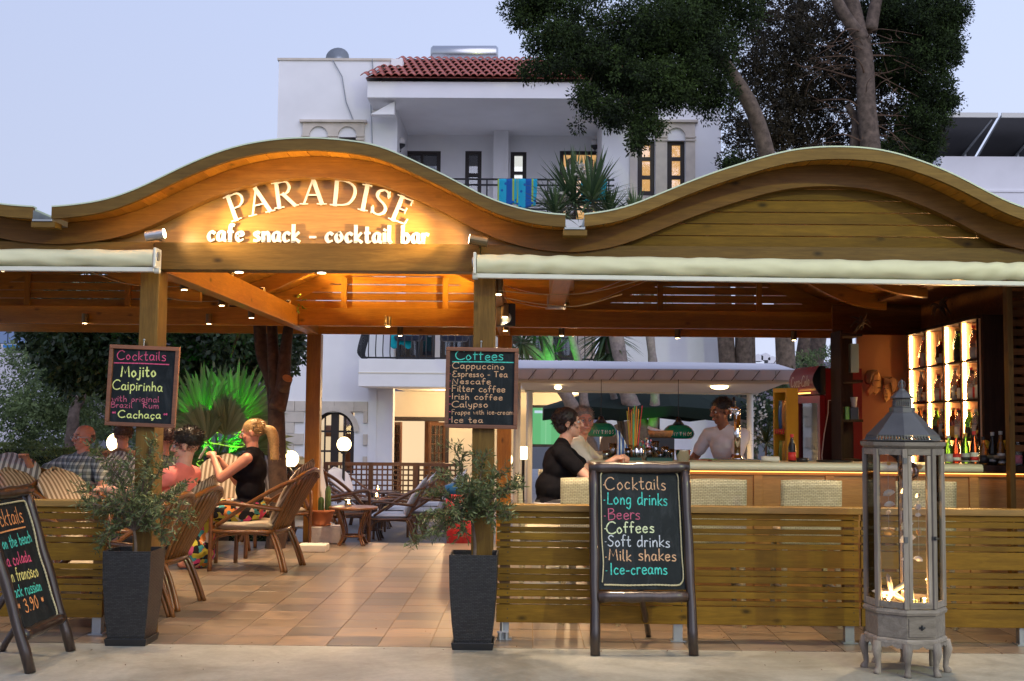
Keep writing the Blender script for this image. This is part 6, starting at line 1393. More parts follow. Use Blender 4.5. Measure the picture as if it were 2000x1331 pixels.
f1 = math_(n, l, 'FRACT', math_(n, l, 'ADD', 50, math_(n, l, 'MULTIPLY', s3.outputs[0], 18))); f2 = math_(n, l, 'FRACT', math_(n, l, 'ADD', 50, math_(n, l, 'MULTIPLY', s3.outputs[2], 18)))
a1 = ramp(n, l, f1, [(0, (.25, .27, .29)), (.4, (.25, .27, .29)), (.45, (.5, .5, .46)), (.8, (.5, .5, .46)), (.85, (.12, .13, .15))]); a2 = ramp(n, l, f2, [(0, (.45, .47, .48)), (.4, (.5, .5, .5)), (.45, (1, 1, 1)), (.8, (1, 1, 1)), (.85, (.4, .4, .4))])
l.new(mix(n, l, 1, a1, a2, 'MULTIPLY'), b.inputs['Base Color']); check = m
blk = plain('black_cloth', (.010, .009, .011), .95, .2, 20, .2, spec=.08); coral = plain('coral_cloth', (.78, .20, .16), .9, .06, 10, .2); polo = plain('cream_polo_cloth', (.66, .58, .52), .9, .05, 10, .2); dkc = plain('dark_trouser_cloth', (.03, .03, .035), .9, .1, 10, .2)
stsk = stripes('black_white_striped_cloth', (.6, .58, .56), (.03, .03, .035), 22, 2); wshirt = plain('white_shirt_cloth', (.78, .78, .80), .9, .05, 10, .2)
person('woman with blonde ponytail, black sleeveless top and long flowered skirt, holding a phone', (-2.72, 11.52, 0), R(-92), hz=.44, lean=-2, hy=.02, head=(4, 12), hands=(V(-.07, -.27, .93), V(.05, -.30, .97)), grip=(.8, .8), hair='pony', hairc=(.42, .25, .09), skinm=SK2, top=blk, sleeve=0, bottom=floral, long=True, female=True, sc=1.1, poles=(V(-.3, .2, -1), V(.6, .1, -1)), band=1)
ph = V(-2.72 - .42, 11.52, 1.09); tag(MB().box(ph + V(-.03, -.0, .02), (.010, .07, .13), Matrix.Rotation(.5, 3, 'Y')).build('phone', M['whitem'], bevel=.003), 'pale mobile phone in the ponytailed woman\'s hands', 'phone')
person('young man with dark curly hair in a coral T-shirt, seated facing left', (-2.82, 9.18, 0), R(-98), hz=.42, lean=-14, hy=.02, head=(8, 6), hands=(V(-.12, -.40, .62), V(.16, -.38, .84)), grip=(.5, .9), hair='curly', hairc=(.028, .018, .012), skinm=SK1, top=coral, sleeve=.55, bottom=dkc, sc=1.07, beard=0)
person('balding man with glasses in a grey checked shirt, one arm raised', (wx(146, 10.9), 10.9, 0), R(-22), hz=.46, lean=-6, hy=.05, head=(-14, 2), hands=(V(-.34, -.22, 1.02), V(.26, -.22, .66)), grip=(.1, .3), hair='bald', hairc=(.12, .08, .06), skinm=SK2, top=check, sleeve=.62, bottom=dkc, glasses=1, sc=1.04, poles=(V(-1, .2, -.9), V(.8, .3, -.6)), col=1)
person('dark-haired guest mostly hidden behind the left entrance post', (wx(312, 10.9), 10.9, 0), R(-100), hz=.44, lean=-4, head=(0, 5), hair='short', hairc=(.05, .02, .015), skinm=SK2, top=dkc, sleeve=.5, bottom=dkc, sc=1.04)
person('guest with brown hair partly hidden left of the entrance post', (wx(238, 11.9), 11.9, 0), R(-150), hz=.46, lean=-2, head=(0, 0), hair='short', hairc=(.10, .05, .03), skinm=SK2, top=plain('brown_cloth', (.2, .1, .06), .9), sleeve=.6, bottom=dkc, sc=1.05)
# the pair at the bar
s1 = wx(1082, 9.0)
person('woman with short dark hair in black top and striped skirt, at the bar', (wx(1070, 9.0), 8.95, 0), R(86), hz=.74, lean=10, hy=-.03, head=(2, -2), hands=(V(-.10, -.50, 1.20), V(.06, -.54, 1.205)), grip=(.8, .8), hair='bob', hairc=(.022, .01, .01), skinm=SK1, top=blk, sleeve=.6, bottom=stsk, female=True, sc=.97, feet=(-.42, .35), col=1, poles=(V(-.5, .2, -1), V(.3, .2, -1)))
person('grey-haired man in a cream polo shirt at the bar, looking toward the street', (wx(1108, 9.75), 9.75, 0), R(80), hz=.74, lean=9, hy=-.02, head=(-66, 2), hands=(V(-.12, -.46, 1.19), V(.16, -.50, 1.21)), grip=(.8, .8), hair='short', hairc=(.22, .18, .15), skinm=SK2, top=polo, sleeve=.7, bottom=dkc, sc=.98, feet=(-.42, .35), col=1, poles=(V(-.5, .2, -1), V(.3, .2, -1)))
person('barman in a pale shirt with dark hair, reaching left behind the beer tap', (wx(1432, 10.6), 10.6, .05), R(-48), hz=.80, lean=14, hy=.0, head=(-18, 12), hands=(V(-.34, -.36, 1.05), V(.06, -.46, 1.08)), grip=(.4, .6), hair='short', hairc=(.02, .014, .012), skinm=SK3, top=wshirt, sleeve=.62, bottom=dkc, sc=.98, stand=True, poles=(V(-.8, .1, -1), V(.6, .1, -1)))
# ------------------------------------------------------------------ white hotel behind
YH = 25.0; ZG = -.4
bld = thing('white_hotel', 'white two storey hotel with red tiled roof, loggias and stone framed windows behind the pavilion', 'building', (0, 27, ZG))
def wz(py, Y, px=1000): return W(px, py, Y).z
def wall(name, x0, x1, z0, z1, Y, th, holes, mat, parent=bld):
    xs = sorted({x0, x1, *[h for q in holes for h in q[:2]]}); zs_ = sorted({z0, z1, *[h for q in holes for h in q[2:4]]}); mb = MB()
    for a, b_ in zip(xs, xs[1:]):
        run = None
        for c_, d_ in zip(zs_, zs_[1:]):
            mx_, mz_ = (a + b_) / 2, (c_ + d_) / 2
            if a < x0 or b_ > x1 or any(q[0] < mx_ < q[1] and q[2] < mz_ < q[3] for q in holes): 
                if run: mb.bb(a, b_, Y, Y + th, run[0], run[1]); run = None
                continue
            run = (run[0], d_) if run else (c_, d_)
        if run: mb.bb(a, b_, Y, Y + th, run[0], run[1])
    return mb.build(name, mat, parent)
def X_(px, Y=YH, py=500): return W(px, py, Y).x
def rect(px0, px1, py0, py1, Y=YH): return (X_(px0, Y, (py0 + py1) / 2), X_(px1, Y, (py0 + py1) / 2), wz(py1, Y, (px0 + px1) / 2), wz(py0, Y, (px0 + px1) / 2))
ztop = wz(119, YH, 650)
stone = plain('pale_limestone', (.62, .55, .47), .85, .12, 5, .5); ironw = flat('dark_brown_frame', (.025, .016, .014), .5)
litw = emis('lit_room_wall', (1, .52, .17), 1.2); litc = emis('lit_room_cream', (1, .72, .42), 1.0); dim = flat('dark_room', (.03, .035, .05), .3); wpane = pane('window_pane', (.85, .88, .92), .12)
def window(px0, px1, py0, py1, Y, rows=1, cols=1, back=None, fw=.07, parent=bld, nm='window', split=False):
    x0, x1, z0, z1 = rect(px0, px1, py0, py1, Y); f = MB().bb(x0, x0 + fw, Y - .02, Y + .06, z0, z1).bb(x1 - fw, x1, Y - .02, Y + .06, z0, z1).bb(x0 + fw, x1 - fw, Y - .02, Y + .06, z1 - fw, z1).bb(x0 + fw, x1 - fw, Y - .02, Y + .06, z0, z0 + fw)
    for c_ in range(1, cols): xc = x0 + (x1 - x0) * c_ / cols; f.bb(xc - fw * .4, xc + fw * .4, Y - .015, Y + .05, z0 + fw, z1 - fw)
    for r_ in range(1, rows): zc = z0 + (z1 - z0) * r_ / rows; f.bb(x0 + fw, x1 - fw, Y - .01, Y + .045, zc - fw * .4, zc + fw * .4)
    w_ = f.build(nm, ironw, parent)
    MB().bb(x0 + fw, x1 - fw, Y + .052, Y + .056, z0 + fw, z1 - fw).build('pane', wpane, w_)
    if back: MB().bb(x0 - .1, x1 + .1, Y + .7, Y + .75, z0 - .1, z1 + .1).build('room_wall', back, w_)
    return w_
xL, xA, xB, xR = X_(543, YH, 200), X_(772), X_(1175), X_(1409)
wins_r = [rect(1245, 1279, 275, 383), rect(1303, 1338, 275, 383)]; wins_l = [rect(605, 641, 268, 345), rect(661, 697, 268, 345)]
arch_r = rect(613, 691, 845, 925)
wall('wall', xL, xA, ZG, ztop, YH, .35, wins_l + [(arch_r[0], arch_r[1], arch_r[2], wz(806, YH, 650))], M['white'])
wall('wall', xB, xR, ZG, ztop, YH, .35, wins_r, M['white'])
MB().bb(xR - .3, xR - .002, YH + .352, 36, ZG, ztop).bb(xL + .002, xL + .3, YH + .352, 36, ZG, ztop).build('side_wall', M['white'], bld)
MB().bb(xL, xR, YH + .36, 36, ztop - .25, ztop - .02).build('flat_roof', M['white'], bld)
MB().bb(xL - .03, X_(768, YH, 118), YH - .03, YH + .4, ztop, ztop + .05).build('parapet_cap', stone, bld)
YB2 = 27.2; zfl2, zc2 = wz(442, YH), wz(191, 24.2)
h2 = [rect(787, 860, 295, 436, YB2), rect(908, 940, 295, 436, YB2), rect(997, 1028, 297, 380, YB2), rect(1093, 1172, 295, 436, YB2)]
wall('loggia_wall', xA, xB, zfl2 - .02, zc2 + .5, YB2, .2, h2, M['white'])
MB().bb(X_(963, YB2), X_(992, YB2), YB2 - .5, YB2 - .002, zfl2, wz(226, YB2 - .5)).build('pilaster', M['white'], bld)
MB().bb(xA, xB, YB2 - .5, YB2 - .004, wz(224, YB2 - .5), zc2 + .3).build('ceiling_beam', M['white'], bld)
MB().bb(xA - .0, xB + .0, 24.0, YB2, zfl2 - .3, zfl2 - .022).build('loggia_floor', M['white'], bld)
for q in (xA - .152, xB + .152): MB().bb(q - .148, q + .148, YH + .352, YB2, zfl2, zc2).build('loggia_side', M['white'], bld)
for (a, b_, c_, d_, rows, cols, back) in ((787, 860, 295, 436, 1, 2, dim), (908, 940, 295, 436, 3, 1, dim), (997, 1028, 297, 380, 2, 1, emis('white_lit_room', (1, .95, .82), 1.2)), (1093, 1172, 295, 436, 1, 1, litw)):
    window(a, b_, c_, d_, YB2 + .05, rows, cols, back, .09)
x0, x1, z0, z1 = rect(1093, 1172, 295, 436, YB2); MB().box((x0 + .28, YB2 + .3, (z0 + z1) / 2), (.05, .55, z1 - z0 - .2), .35).box((x1 - .22, YB2 + .3, (z0 + z1) / 2), (.05, .45, z1 - z0 - .2), -.3).build('open_door_leaf', ironw, bld)
for q, (a, b_) in zip(wins_r, ((1245, 1279), (1303, 1338))): window(a, b_, 275, 383, YH + .12, 3, 1, litw, .10)
for q, (a, b_) in zip(wins_l, ((605, 641), (661, 697))): window(a, b_, 268, 345, YH + .12, 2, 1, dim, .09)
def surround(px0, px1, py0, py1, cols):
    x0, x1, z0, z1 = rect(px0, px1, py0, py1); t_ = .06
    zl_ = wz(cols[0][2] + 0, YH, (px0 + px1) / 2); xsn = [x0] + [v for c_ in cols for v in (X_(c_[0], YH, 260), X_(c_[1], YH, 260))] + [x1]
    for i in range(0, len(xsn), 2): MB().bb(xsn[i], xsn[i + 1], YH - t_, YH - .002, z0, zl_).build('stone_column', stone, bld); MB().bb(xsn[i] - .02, xsn[i + 1] + .02, YH - t_ - .03, YH - t_ - .001, zl_ - .1, zl_ - .06).bb(xsn[i] - .02, xsn[i + 1] + .02, YH - t_ - .03, YH - t_ - .001, zl_ - .03, zl_ + .0).build('column_moulding', stone, bld)
    mb = MB(); n_ = 12   # lintel with arched recesses
    for i in range(0, len(xsn) - 1):
        a, b_ = xsn[i], xsn[i + 1]
        if i % 2 == 0: mb.bb(a, b_, YH - t_, YH - .002, zl_, z1)
        else:
            r_ = (b_ - a) / 2 * .96; cx_ = (a + b_) / 2; pts = [(a, zl_)] + [(cx_ - r_ * math.cos(math.pi * k / n_), zl_ + min(r_ * math.sin(math.pi * k / n_), z1 - zl_ - .03)) for k in range(n_ + 1)] + [(b_, zl_), (b_, z1), (a, z1)]
            mb.prism(pts, YH - t_, YH - .002)
    mb.build('stone_lintel', stone, bld); MB().bb(x0 - .06, x1 + .06, YH - t_ - .06, YH - .003, z1 + .001, z1 + .05).build('stone_cornice', stone, bld)
surround(1230, 1357, 241, 384, ((1244, 1280, 268), (1302, 1339, 268))); surround(591, 711, 241, 345, ((604, 642, 266), (660, 698, 266)))
MB().bb(X_(1226, YH, 388), X_(1361, YH, 388), YH - .14, YH - .003, wz(392, YH, 1290), wz(385, YH, 1290)).build('window_sill', stone, bld)
# roof edge slab and roof tiles, one by one
xs0, xs1 = X_(717, 24, 180), X_(1260, 24, 180); zf0, zf1 = wz(192, 24.0, 900), wz(160, 24.0, 900)
MB().bb(xs0, xs1, 24.0, 27.4, zf0, zf1).build('eave_slab', M['white'], bld, bevel=.01)
MB().prism([(0, 0), (.5, 0), (.5, .28)], 0, .25).xf(Matrix.Translation((xs0 + .05, 24.2, zf0 - .3)) @ Matrix.Identity(4)).build('corbel', M['white'], bld)
clay = plain('red_clay_tile', (.42, .12, .09), .75, .25, 6, .3)
rows = 7; ye0, ye1 = 23.85, 26.2; ze0, ze1 = zf1 + .04, wz(116, 26.2, 900); tw = .15
for r_ in range(rows):
    ya, yb = ye0 + (ye1 - ye0) * r_ / rows, ye0 + (ye1 - ye0) * (r_ + 1.12) / rows; za, zb = ze0 + (ze1 - ze0) * r_ / rows + .03, ze0 + (ze1 - ze0) * (r_ + 1.12) / rows
    xa = xs0 - .05 + .62 * r_ / rows; k = 0; x = xa
    while x < xs1 - .2:
        if k == 0 and r_ == 0:
            mb = MB(); mb.surf(lambda u, v_: V((-.5 + u) * tw * 1.02, v_ * (yb - ya), .055 * math.sin(u * math.pi) ** .8 + v_ * (zb - za)), 8, 1); tl0 = mb.build('roof_tile', clay, bld, world=False, smooth=True, solid=.012); tile0 = tl0; tl0.location = V(x, ya, za) - bld.location
        else: c_ = tile0.copy(); COL.objects.link(c_); c_.parent = bld; c_.location = V(x, ya, za + random.uniform(-.006, .006)) - bld.location
        x += tw + .012; k += 1
        if r_ * 34 + k > 285: break
MB().add([(xs0 - .02, ye0 + .02, ze0), (xs1, ye0 + .02, ze0), (xs1, ye1, ze1), (xs0 + .6, ye1, ze1)], [(0, 1, 2, 3)]).build('roof_deck', clay, bld)
MB().add([(xs0 - .02, ye0 + .02, ze0 - .01), (xs0 + .6, ye1, ze1), (xs0 + .6, 27.3, ze1), (xs0, 27.3, ze0 - .01)], [(0, 1, 2, 3)]).build('roof_hip', M['white'], bld)
MB().bb(X_(765, YH, 130), X_(787, YH, 130), YH - .1, 27.2, zf1 + .01, ztop + .02).build('parapet_step', M['white'], bld)
# railings of the two loggias
iron = M['blackmetal']
rl = thing('balcony_railing', 'black iron railing of the upper balcony with beach towels over it', 'railing', (X_(1030, 24.1), 24.1, zfl2), 'iron balcony railings')
xa, xb = X_(872, 24.1, 350), X_(1200, 24.1, 350); zt2 = wz(351, 24.1, 1030)
for z in (zt2, zt2 - .12, zt2 - .50, zt2 - .62): MB().tube([(xa, 24.1, z), (xb, 24.1, z)], .02, 6).build('rail', iron, rl)
k = 0; x = xa
while x < xb: MB().tube([(x, 24.1, zfl2 - .02), (x, 24.1, zt2)], .016, 6).build('baluster', iron, rl); x += .42
zb1, zb0 = wz(702, 23.6, 800), wz(756, 23.6, 800); xa, xb = X_(700, 23.6, 720), X_(1165, 23.6, 720)
MB().bb(xa, xb, 23.6, YH - .002, zb0, zb1).build('balcony_slab', M['white'], bld, bevel=.01); MB().bb(xa - .0, xb, 23.585, 23.598, (zb0 + zb1) / 2 - .01, (zb0 + zb1) / 2 + .01).build('slab_groove', M['cream'], bld)
rl = thing('balcony_railing', 'black iron railing with bulging bars on the lower balcony, seen through the entrance', 'railing', ((xa + xb) / 2, 23.7, zb1), 'iron balcony railings')
def belly(x, y, ox, oy): return smooth_pts([(x, y, zb1 + .02), (x + ox * .09, y + oy * .09, zb1 + .13), (x + ox * .07, y + oy * .07, zb1 + .3), (x, y, zb1 + .6), (x, y, zb1 + .95)], 3)
x = xa + .05
while x < xb: MB().tube(belly(x, 23.68, 0, -1), .012, 5).build('baluster', iron, rl); x += .145
for y in (23.8, 23.95, 24.1, 24.25, 24.4, 24.55, 24.7, 24.85): MB().tube(belly(xa + .04, y, -1, 0), .012, 5).build('baluster', iron, rl)
for z in (zb1 + .03, zb1 + .95): MB().tube([(xb, 23.68, z), (xa + .04, 23.68, z), (xa + .04, 24.95, z)], .018, 6).build('rail', iron, rl)
wall('balcony_back_wall', xA, xB, zb1 + .0, zfl2 - .31, YB2, .2, [rect(770, 850, 600, 702, YB2), rect(862, 925, 600, 702, YB2), rect(1040, 1120, 600, 702, YB2)], M['white'])
for a, b_, in ((770, 850), (862, 925), (1040, 1120)): window(a, b_, 600, 701, YB2 + .02, 2, 3, dim, .08)
tw_b = flat('turquoise_towel', (.0, .35, .42), .9); 
t = thing('balcony_chair', 'dark balcony chair with a turquoise towel behind the iron railing', 'chair', (X_(797, 24.4, 690), 24.4, zb1)); c_ = t.location
MB().lathe([(.26, .42), (.30, .5), (.30, .52), (0, .5)], c_, 14).tube([c_ + V(-.3, .25, .45), c_ + V(-.3, .3, .85), c_ + V(0, .34, .95), c_ + V(.3, .3, .85), c_ + V(.3, .25, .45)], .03, 8).build('seat', flat('navy_plastic', (.01, .015, .04), .4), t, smooth=True)
for a in (-.2, .2):
    for y in (-.2, .2): MB().tube([c_ + V(a, y, 0), c_ + V(a * .9, y * .9, .44)], .02, 6).build('leg', iron, t)
tag(MB().surf(lambda u, v_: c_ + V(-.36 + .42 * u, .2 - .25 * v_, .92 - .62 * v_ - .05 * math.sin(u * 9)), 14, 8).build('beach_towel', tw_b, smooth=True, solid=.015), 'turquoise towel hanging over the balcony chair', 'towel')
t = thing('balcony_chair', 'second dark balcony chair with a beige cushion, right on the lower balcony', 'chair', (X_(888, 24.4, 690), 24.4, zb1)); c_ = t.location
MB().lathe([(.26, .42), (.30, .5), (.30, .52), (0, .5)], c_, 14).tube([c_ + V(-.3, .25, .45), c_ + V(-.3, .3, .85), c_ + V(0, .34, .95), c_ + V(.3, .3, .85), c_ + V(.3, .25, .45)], .03, 8).build('seat', flat('navy_plastic_b', (.01, .015, .04), .4), t, smooth=True); MB().ball(c_ + V(.05, .1, .75), (.2, .08, .22), 12, 8).build('cushion', flat('beige_cushion', (.45, .3, .2), .9), t, smooth=True)
# upper towels
m, n, l, b = newmat('patterned_beach_towel'); setp(b, (.02, .2, .5), .9); v, _ = coords(n, l, rnd=False); s3 = n.new('ShaderNodeSeparateXYZ'); l.new(v, s3.inputs[0])
x_f = math_(n, l, 'FRACT', math_(n, l, 'ADD', 20, math_(n, l, 'MULTIPLY', s3.outputs[0], 3.2))); c = ramp(n, l, x_f, [(0, (.01, .10, .38)), (.3, (.01, .12, .42)), (.32, (.35, .5, .08)), (.42, (.35, .5, .08)), (.44, (.01, .38, .55)), (.9, (.02, .4, .6)), (.93, (.01, .1, .35))])
vo = n.new('ShaderNodeTexVoronoi'); vo.inputs['Scale'].default_value = 8; l.new(v, vo.inputs['Vector']); l.new(mix(n, l, ramp(n, l, vo.outputs['Distance'], [(.2, (1, 1, 1)), (.28, (0, 0, 0))]), c, (.01, .12, .4)), b.inputs['Base Color']); tpat = m
def towel_(px0, px1, py0, py1, mat, label, Y=24.02):
    a, b_ = W(px0, py0, Y), W(px1, py1, Y); L = a.z - b_.z
    def fn(u, v_):
        x = a.x + (b_.x - a.x) * u + .03 * math.sin(v_ * 3) * u
        if v_ < .62: q = v_ / .62; return V(x, Y + .012 * math.sin(u * 16) * q, b_.z + L * q - .03 * math.sin(u * 5) * (1 - q))
        q = (v_ - .62) / .38; return V(x, Y + .05 + .10 * math.sin(min(1, q * 2) * math.pi / 2), a.z + .025 * math.sin(math.pi * min(1, q * 2)) - L * .6 * q)
    tag(MB().surf(fn, 18, 18).build('beach_towel', mat, smooth=True, solid=.012), label, 'towel', 'beach towels on the upper balcony')
towel_(972, 1008, 349, 402, tpat, 'blue patterned beach towel on the upper balcony railing, left one'); towel_(1009, 1046, 349, 406, tpat, 'blue patterned beach towel with lime stripe beside the first, near the yucca'); towel_(1135, 1183, 350, 395, tw_b, 'turquoise towel on the upper railing behind the yucca leaves')
# wall globes upstairs, water tank, dish
for i, (px, py, Y) in enumerate(((783, 277, 25.6), (1162, 280, 26.9))):
    c_ = W(px, py, Y); t = thing('wall_globe_lamp', ('unlit globe lamp on the left wall of the upper loggia', 'unlit globe lamp above the lit balcony door')[i], 'wall lamp', c_, 'unlit globe lamps upstairs')
    MB().ball(c_, .10, 16, 10).build('globe', flat('opal_glass', (.75, .73, .72), .25) if i == 0 else bpy.data.materials['opal_glass'], t, smooth=True); MB().lathe([(.02, -.16), (.09, -.10), (.1, -.06)], c_, 14).tube([c_ + V(0, 0, -.15), c_ + V(0, 0, -.22), c_ + V(-.16 if i == 0 else .16, 0, -.22)], .015, 6).build('bracket', iron, t)
a, b_ = W(842, 106, 28), W(973, 106, 28); t = thing('solar_water_tank', 'horizontal steel water tank on the hotel roof ridge', 'water tank', ((a + b_) / 2))
MB().tube([a, a + V(.05, 0, 0), b_ - V(.05, 0, 0), b_], [.15, .2, .2, .15], 20).build('tank', M['metal'], t, smooth=True); MB().bb(a.x + .3, a.x + .4, 27.9, 28.1, a.z - .6, a.z - .15).bb(b_.x - .4, b_.x - .3, 27.9, 28.1, a.z - .6, a.z - .15).build('stand', M['galv'], t)
c_ = W(660, 117, 27); t = thing('satellite_dish', 'grey satellite dish peeking over the left parapet', 'satellite dish', c_); MB().lathe([(0, 0), (.15, .02), (.25, .06), (.27, .08)], n=20).xf(Matrix.Translation(c_) @ Matrix.Rotation(R(75), 4, 'X')).build('dish', M['galv'], t, smooth=True, solid=.01); MB().tube([c_, c_ + V(0, .1, -.5)], .02, 6).build('mast', M['galv'], t)
for pts, lab in (([(650, 118), (668, 150), (676, 200), (690, 235)], 'thin wire hanging down the upper left hotel wall'), ([(727, 116), (729, 160), (724, 200), (727, 280)], 'thin cable running down beside the hotel eave')):
    tag(MB().tube([W(a, b_, YH - .05) for a, b_ in pts], .012, 5).build('wall_cable', M['galv']), lab, 'cable', 'cables on the hotel wall')
# ground floor: stone facing, arched window, recess with open door
xs_ = [X_(555, YH, 850), arch_r[0], arch_r[1], X_(718, YH, 850)]; zt_ = wz(784, YH, 640); zspr = wz(843, YH, 650); rA = (arch_r[1] - arch_r[0]) / 2; cxA = (arch_r[0] + arch_r[1]) / 2
def ashlar(x0, x1, z0, z1, mats=stone):
    z = z0; r_ = 0
    while z < z1 - .02:
        h_ = min(.235, z1 - z); x = x0; off = .2 * (r_ % 2)
        while x < x1 - .01:
            w_ = min(.42 if x > x0 else .42 - off, x1 - x)
            if not any(arch_r[0] - .02 < xx < arch_r[1] + .02 and zz < zspr + math.sqrt(max(0, rA * rA - (xx - cxA) ** 2)) for xx in (x + .02, x + w_ / 2, x + w_ - .02) for zz in (z + .02,)):
                MB().bb(x + .004, x + w_ - .004, YH - .055 + random.uniform(-.006, .006), YH - .003, z + .004, z + h_ - .004).build('stone', stone, bld)
            x += w_
        z += h_; r_ += 1
ashlar(xs_[0], xs_[3], wz(960, YH), zt_)
ng = 14; ring_ = [(cxA - rA * math.cos(math.pi * k / ng), zspr + rA * math.sin(math.pi * k / ng)) for k in range(ng + 1)]
for k in range(ng):  # voussoirs
    a, b_ = ring_[k], ring_[k + 1]; o_ = lambda p, s_: (cxA + (p[0] - cxA) * s_, zspr + (p[1] - zspr) * s_); MB().prism([o_(a, 1.01), o_(b_, 1.01), o_(b_, 1.27), o_(a, 1.27)], YH - .075, YH - .056).build('arch_stone', stone, bld)
w_ = MB().tube([(cxA - rA * .97 * math.cos(math.pi * k / 24), YH + .1, zspr + rA * .97 * math.sin(math.pi * k / 24)) for k in range(25)], .045, 6)
for xx in (arch_r[0] + .04, cxA - .04, cxA + .04, arch_r[1] - .04): w_.bb(xx - .04, xx + .04, YH + .06, YH + .14, arch_r[2] - .5, zspr + math.sqrt(max(0, rA * rA - (xx - cxA) ** 2)) - .02)
for xx in (cxA - rA * .5, cxA + rA * .5): w_.bb(xx - .015, xx + .015, YH + .08, YH + .12, arch_r[2] - .5, zspr + rA * .82)
for zz in (zspr, zspr - .42, zspr - .85): w_.bb(arch_r[0], arch_r[1], YH + .075, YH + .125, zz - .02, zz + .02)
w_ = w_.build('arched_window', ironw, bld)
MB().add([(cxA, YH + .13, zspr - .8)] + [(cxA - rA * math.cos(math.pi * k / 24), YH + .13, zspr + rA * math.sin(math.pi * k / 24)) for k in range(25)] + [(arch_r[1], YH + .13, arch_r[2] - .5), (arch_r[0], YH + .13, arch_r[2] - .5)], [(0, i + 1, i + 2) for i in range(26)] + [(0, 27, 1)]).build('pane', wpane, w_)
MB().bb(arch_r[0] - .2, arch_r[1] + .2, YH + 1.2, YH + 1.25, ZG, wz(790, YH)).build('room_wall', litc, w_)
MB().bb(X_(625, YH), X_(641, YH), YH + 1.1, YH + 1.15, wz(858, YH), wz(835, YH)).build('picture', flat('brown_picture', (.3, .12, .05), .6), w_); MB().bb(cxA + .05, cxA + .26, YH + .9, YH + .95, ZG, zspr + .5).build('curtain', flat('brown_curtain', (.25, .09, .04), .9), w_)
MB().bb(xs_[0], xs_[1] - .02, YH - .12, YH - .06, wz(960, YH) - .02, wz(960, YH)).build('stone_base', stone, bld)
YR = 27.6; xq0, xq1 = X_(735, YH, 850), X_(1015, YH, 850); dr_ = rect(768, 868, 823, 975, YR); dr_ = (dr_[0], dr_[1], ZG, dr_[3])
wall('recess_wall', xq0 - .2, xB, ZG, zb0, YR, .2, [dr_, rect(1037, 1178, 792, 990, YR)], M['cream'])
MB().bb(xA, xB + .0, YH + .36, YR, zb0 + .0, zb0 + .15).build('recess_ceiling', M['cream'], bld)
MB().bb(xq0 - .25, xq0 - .004, YH + .352, YR, ZG, zb0).build('recess_side', M['white'], bld)
MB().bb(xs_[3] + .004, xq0, YH - .03, YH - .004, ZG, zb0).build('recess_pier', M['white'], bld)
d_ = MB().bb(dr_[0] - .1, dr_[0], YR - .04, YR + .2, ZG, dr_[3] + .1).bb(dr_[1], dr_[1] + .1, YR - .04, YR + .2, ZG, dr_[3] + .1).bb(dr_[0], dr_[1], YR - .04, YR + .2, dr_[3], dr_[3] + .1).build('door', ironw, bld)
MB().bb(dr_[0] - .3, dr_[1] + .5, YR + 2.2, YR + 2.25, ZG, dr_[3] + .4).build('room_wall', litc, d_); MB().bb(dr_[0] + .55, dr_[0] + .9, YR + 2.0, YR + 2.1, ZG, dr_[3] + .1).build('inner_door', flat('orange_wood_door', (.45, .16, .04), .4), d_)
redw = wood('reddish_door_wood', (.20, .08, .03), (.12, .045, .02), 'Z', .4, knots=False)
for x0, ang, in ((dr_[0], 1.15), (dr_[1], math.pi - 1.0)):
    M4 = Matrix.Translation((x0, YR - .05, 0)) @ Matrix.Rotation(-ang, 4, 'Z'); wd_ = .6; zt3 = dr_[3] - .02; mb = MB()
    mb.bb(0, .07, -.02, .02, ZG, zt3).bb(wd_ - .07, wd_, -.02, .02, ZG, zt3).bb(.07, wd_ - .07, -.02, .02, zt3 - .08, zt3).bb(.07, wd_ - .07, -.02, .02, ZG, ZG + .45)
    for k in (1, 2): mb.bb(.07 + k * (wd_ - .14) / 3 - .01, .07 + k * (wd_ - .14) / 3 + .01, -.012, .012, ZG + .45, zt3 - .08)
    for k in range(1, 6): mb.bb(.07, wd_ - .07, -.011, .011, ZG + .45 + k * (zt3 - .53 - ZG) / 6 - .01, ZG + .45 + k * (zt3 - .53 - ZG) / 6 + .01)
    lf = mb.xf(M4).build('door_leaf', redw, bld); MB().bb(.07, wd_ - .07, -.003, .003, ZG + .45, zt3 - .08).xf(M4).build('pane', wpane, lf)
for px, Y_, lab_ in ((885, 26.2, 'round ceiling lamp in the porch above the open hotel door'), (1120, 26.2, 'second round ceiling lamp in the hotel porch')):
    c_ = V(X_(px, Y_, 760), Y_, zb0 - .03); t = thing('porch_lamp', lab_, 'ceiling lamp', c_, 'porch ceiling lamps'); MB().lathe([(.16, .02), (.15, -.02), (.0, -.04)], c_, 18).build('shade', emis('porch_lamp_glass', (1, .72, .38), 5), t, smooth=True); point('porch_light', c_ - V(0, .2, .2), 130, (1, .66, .34), .1)
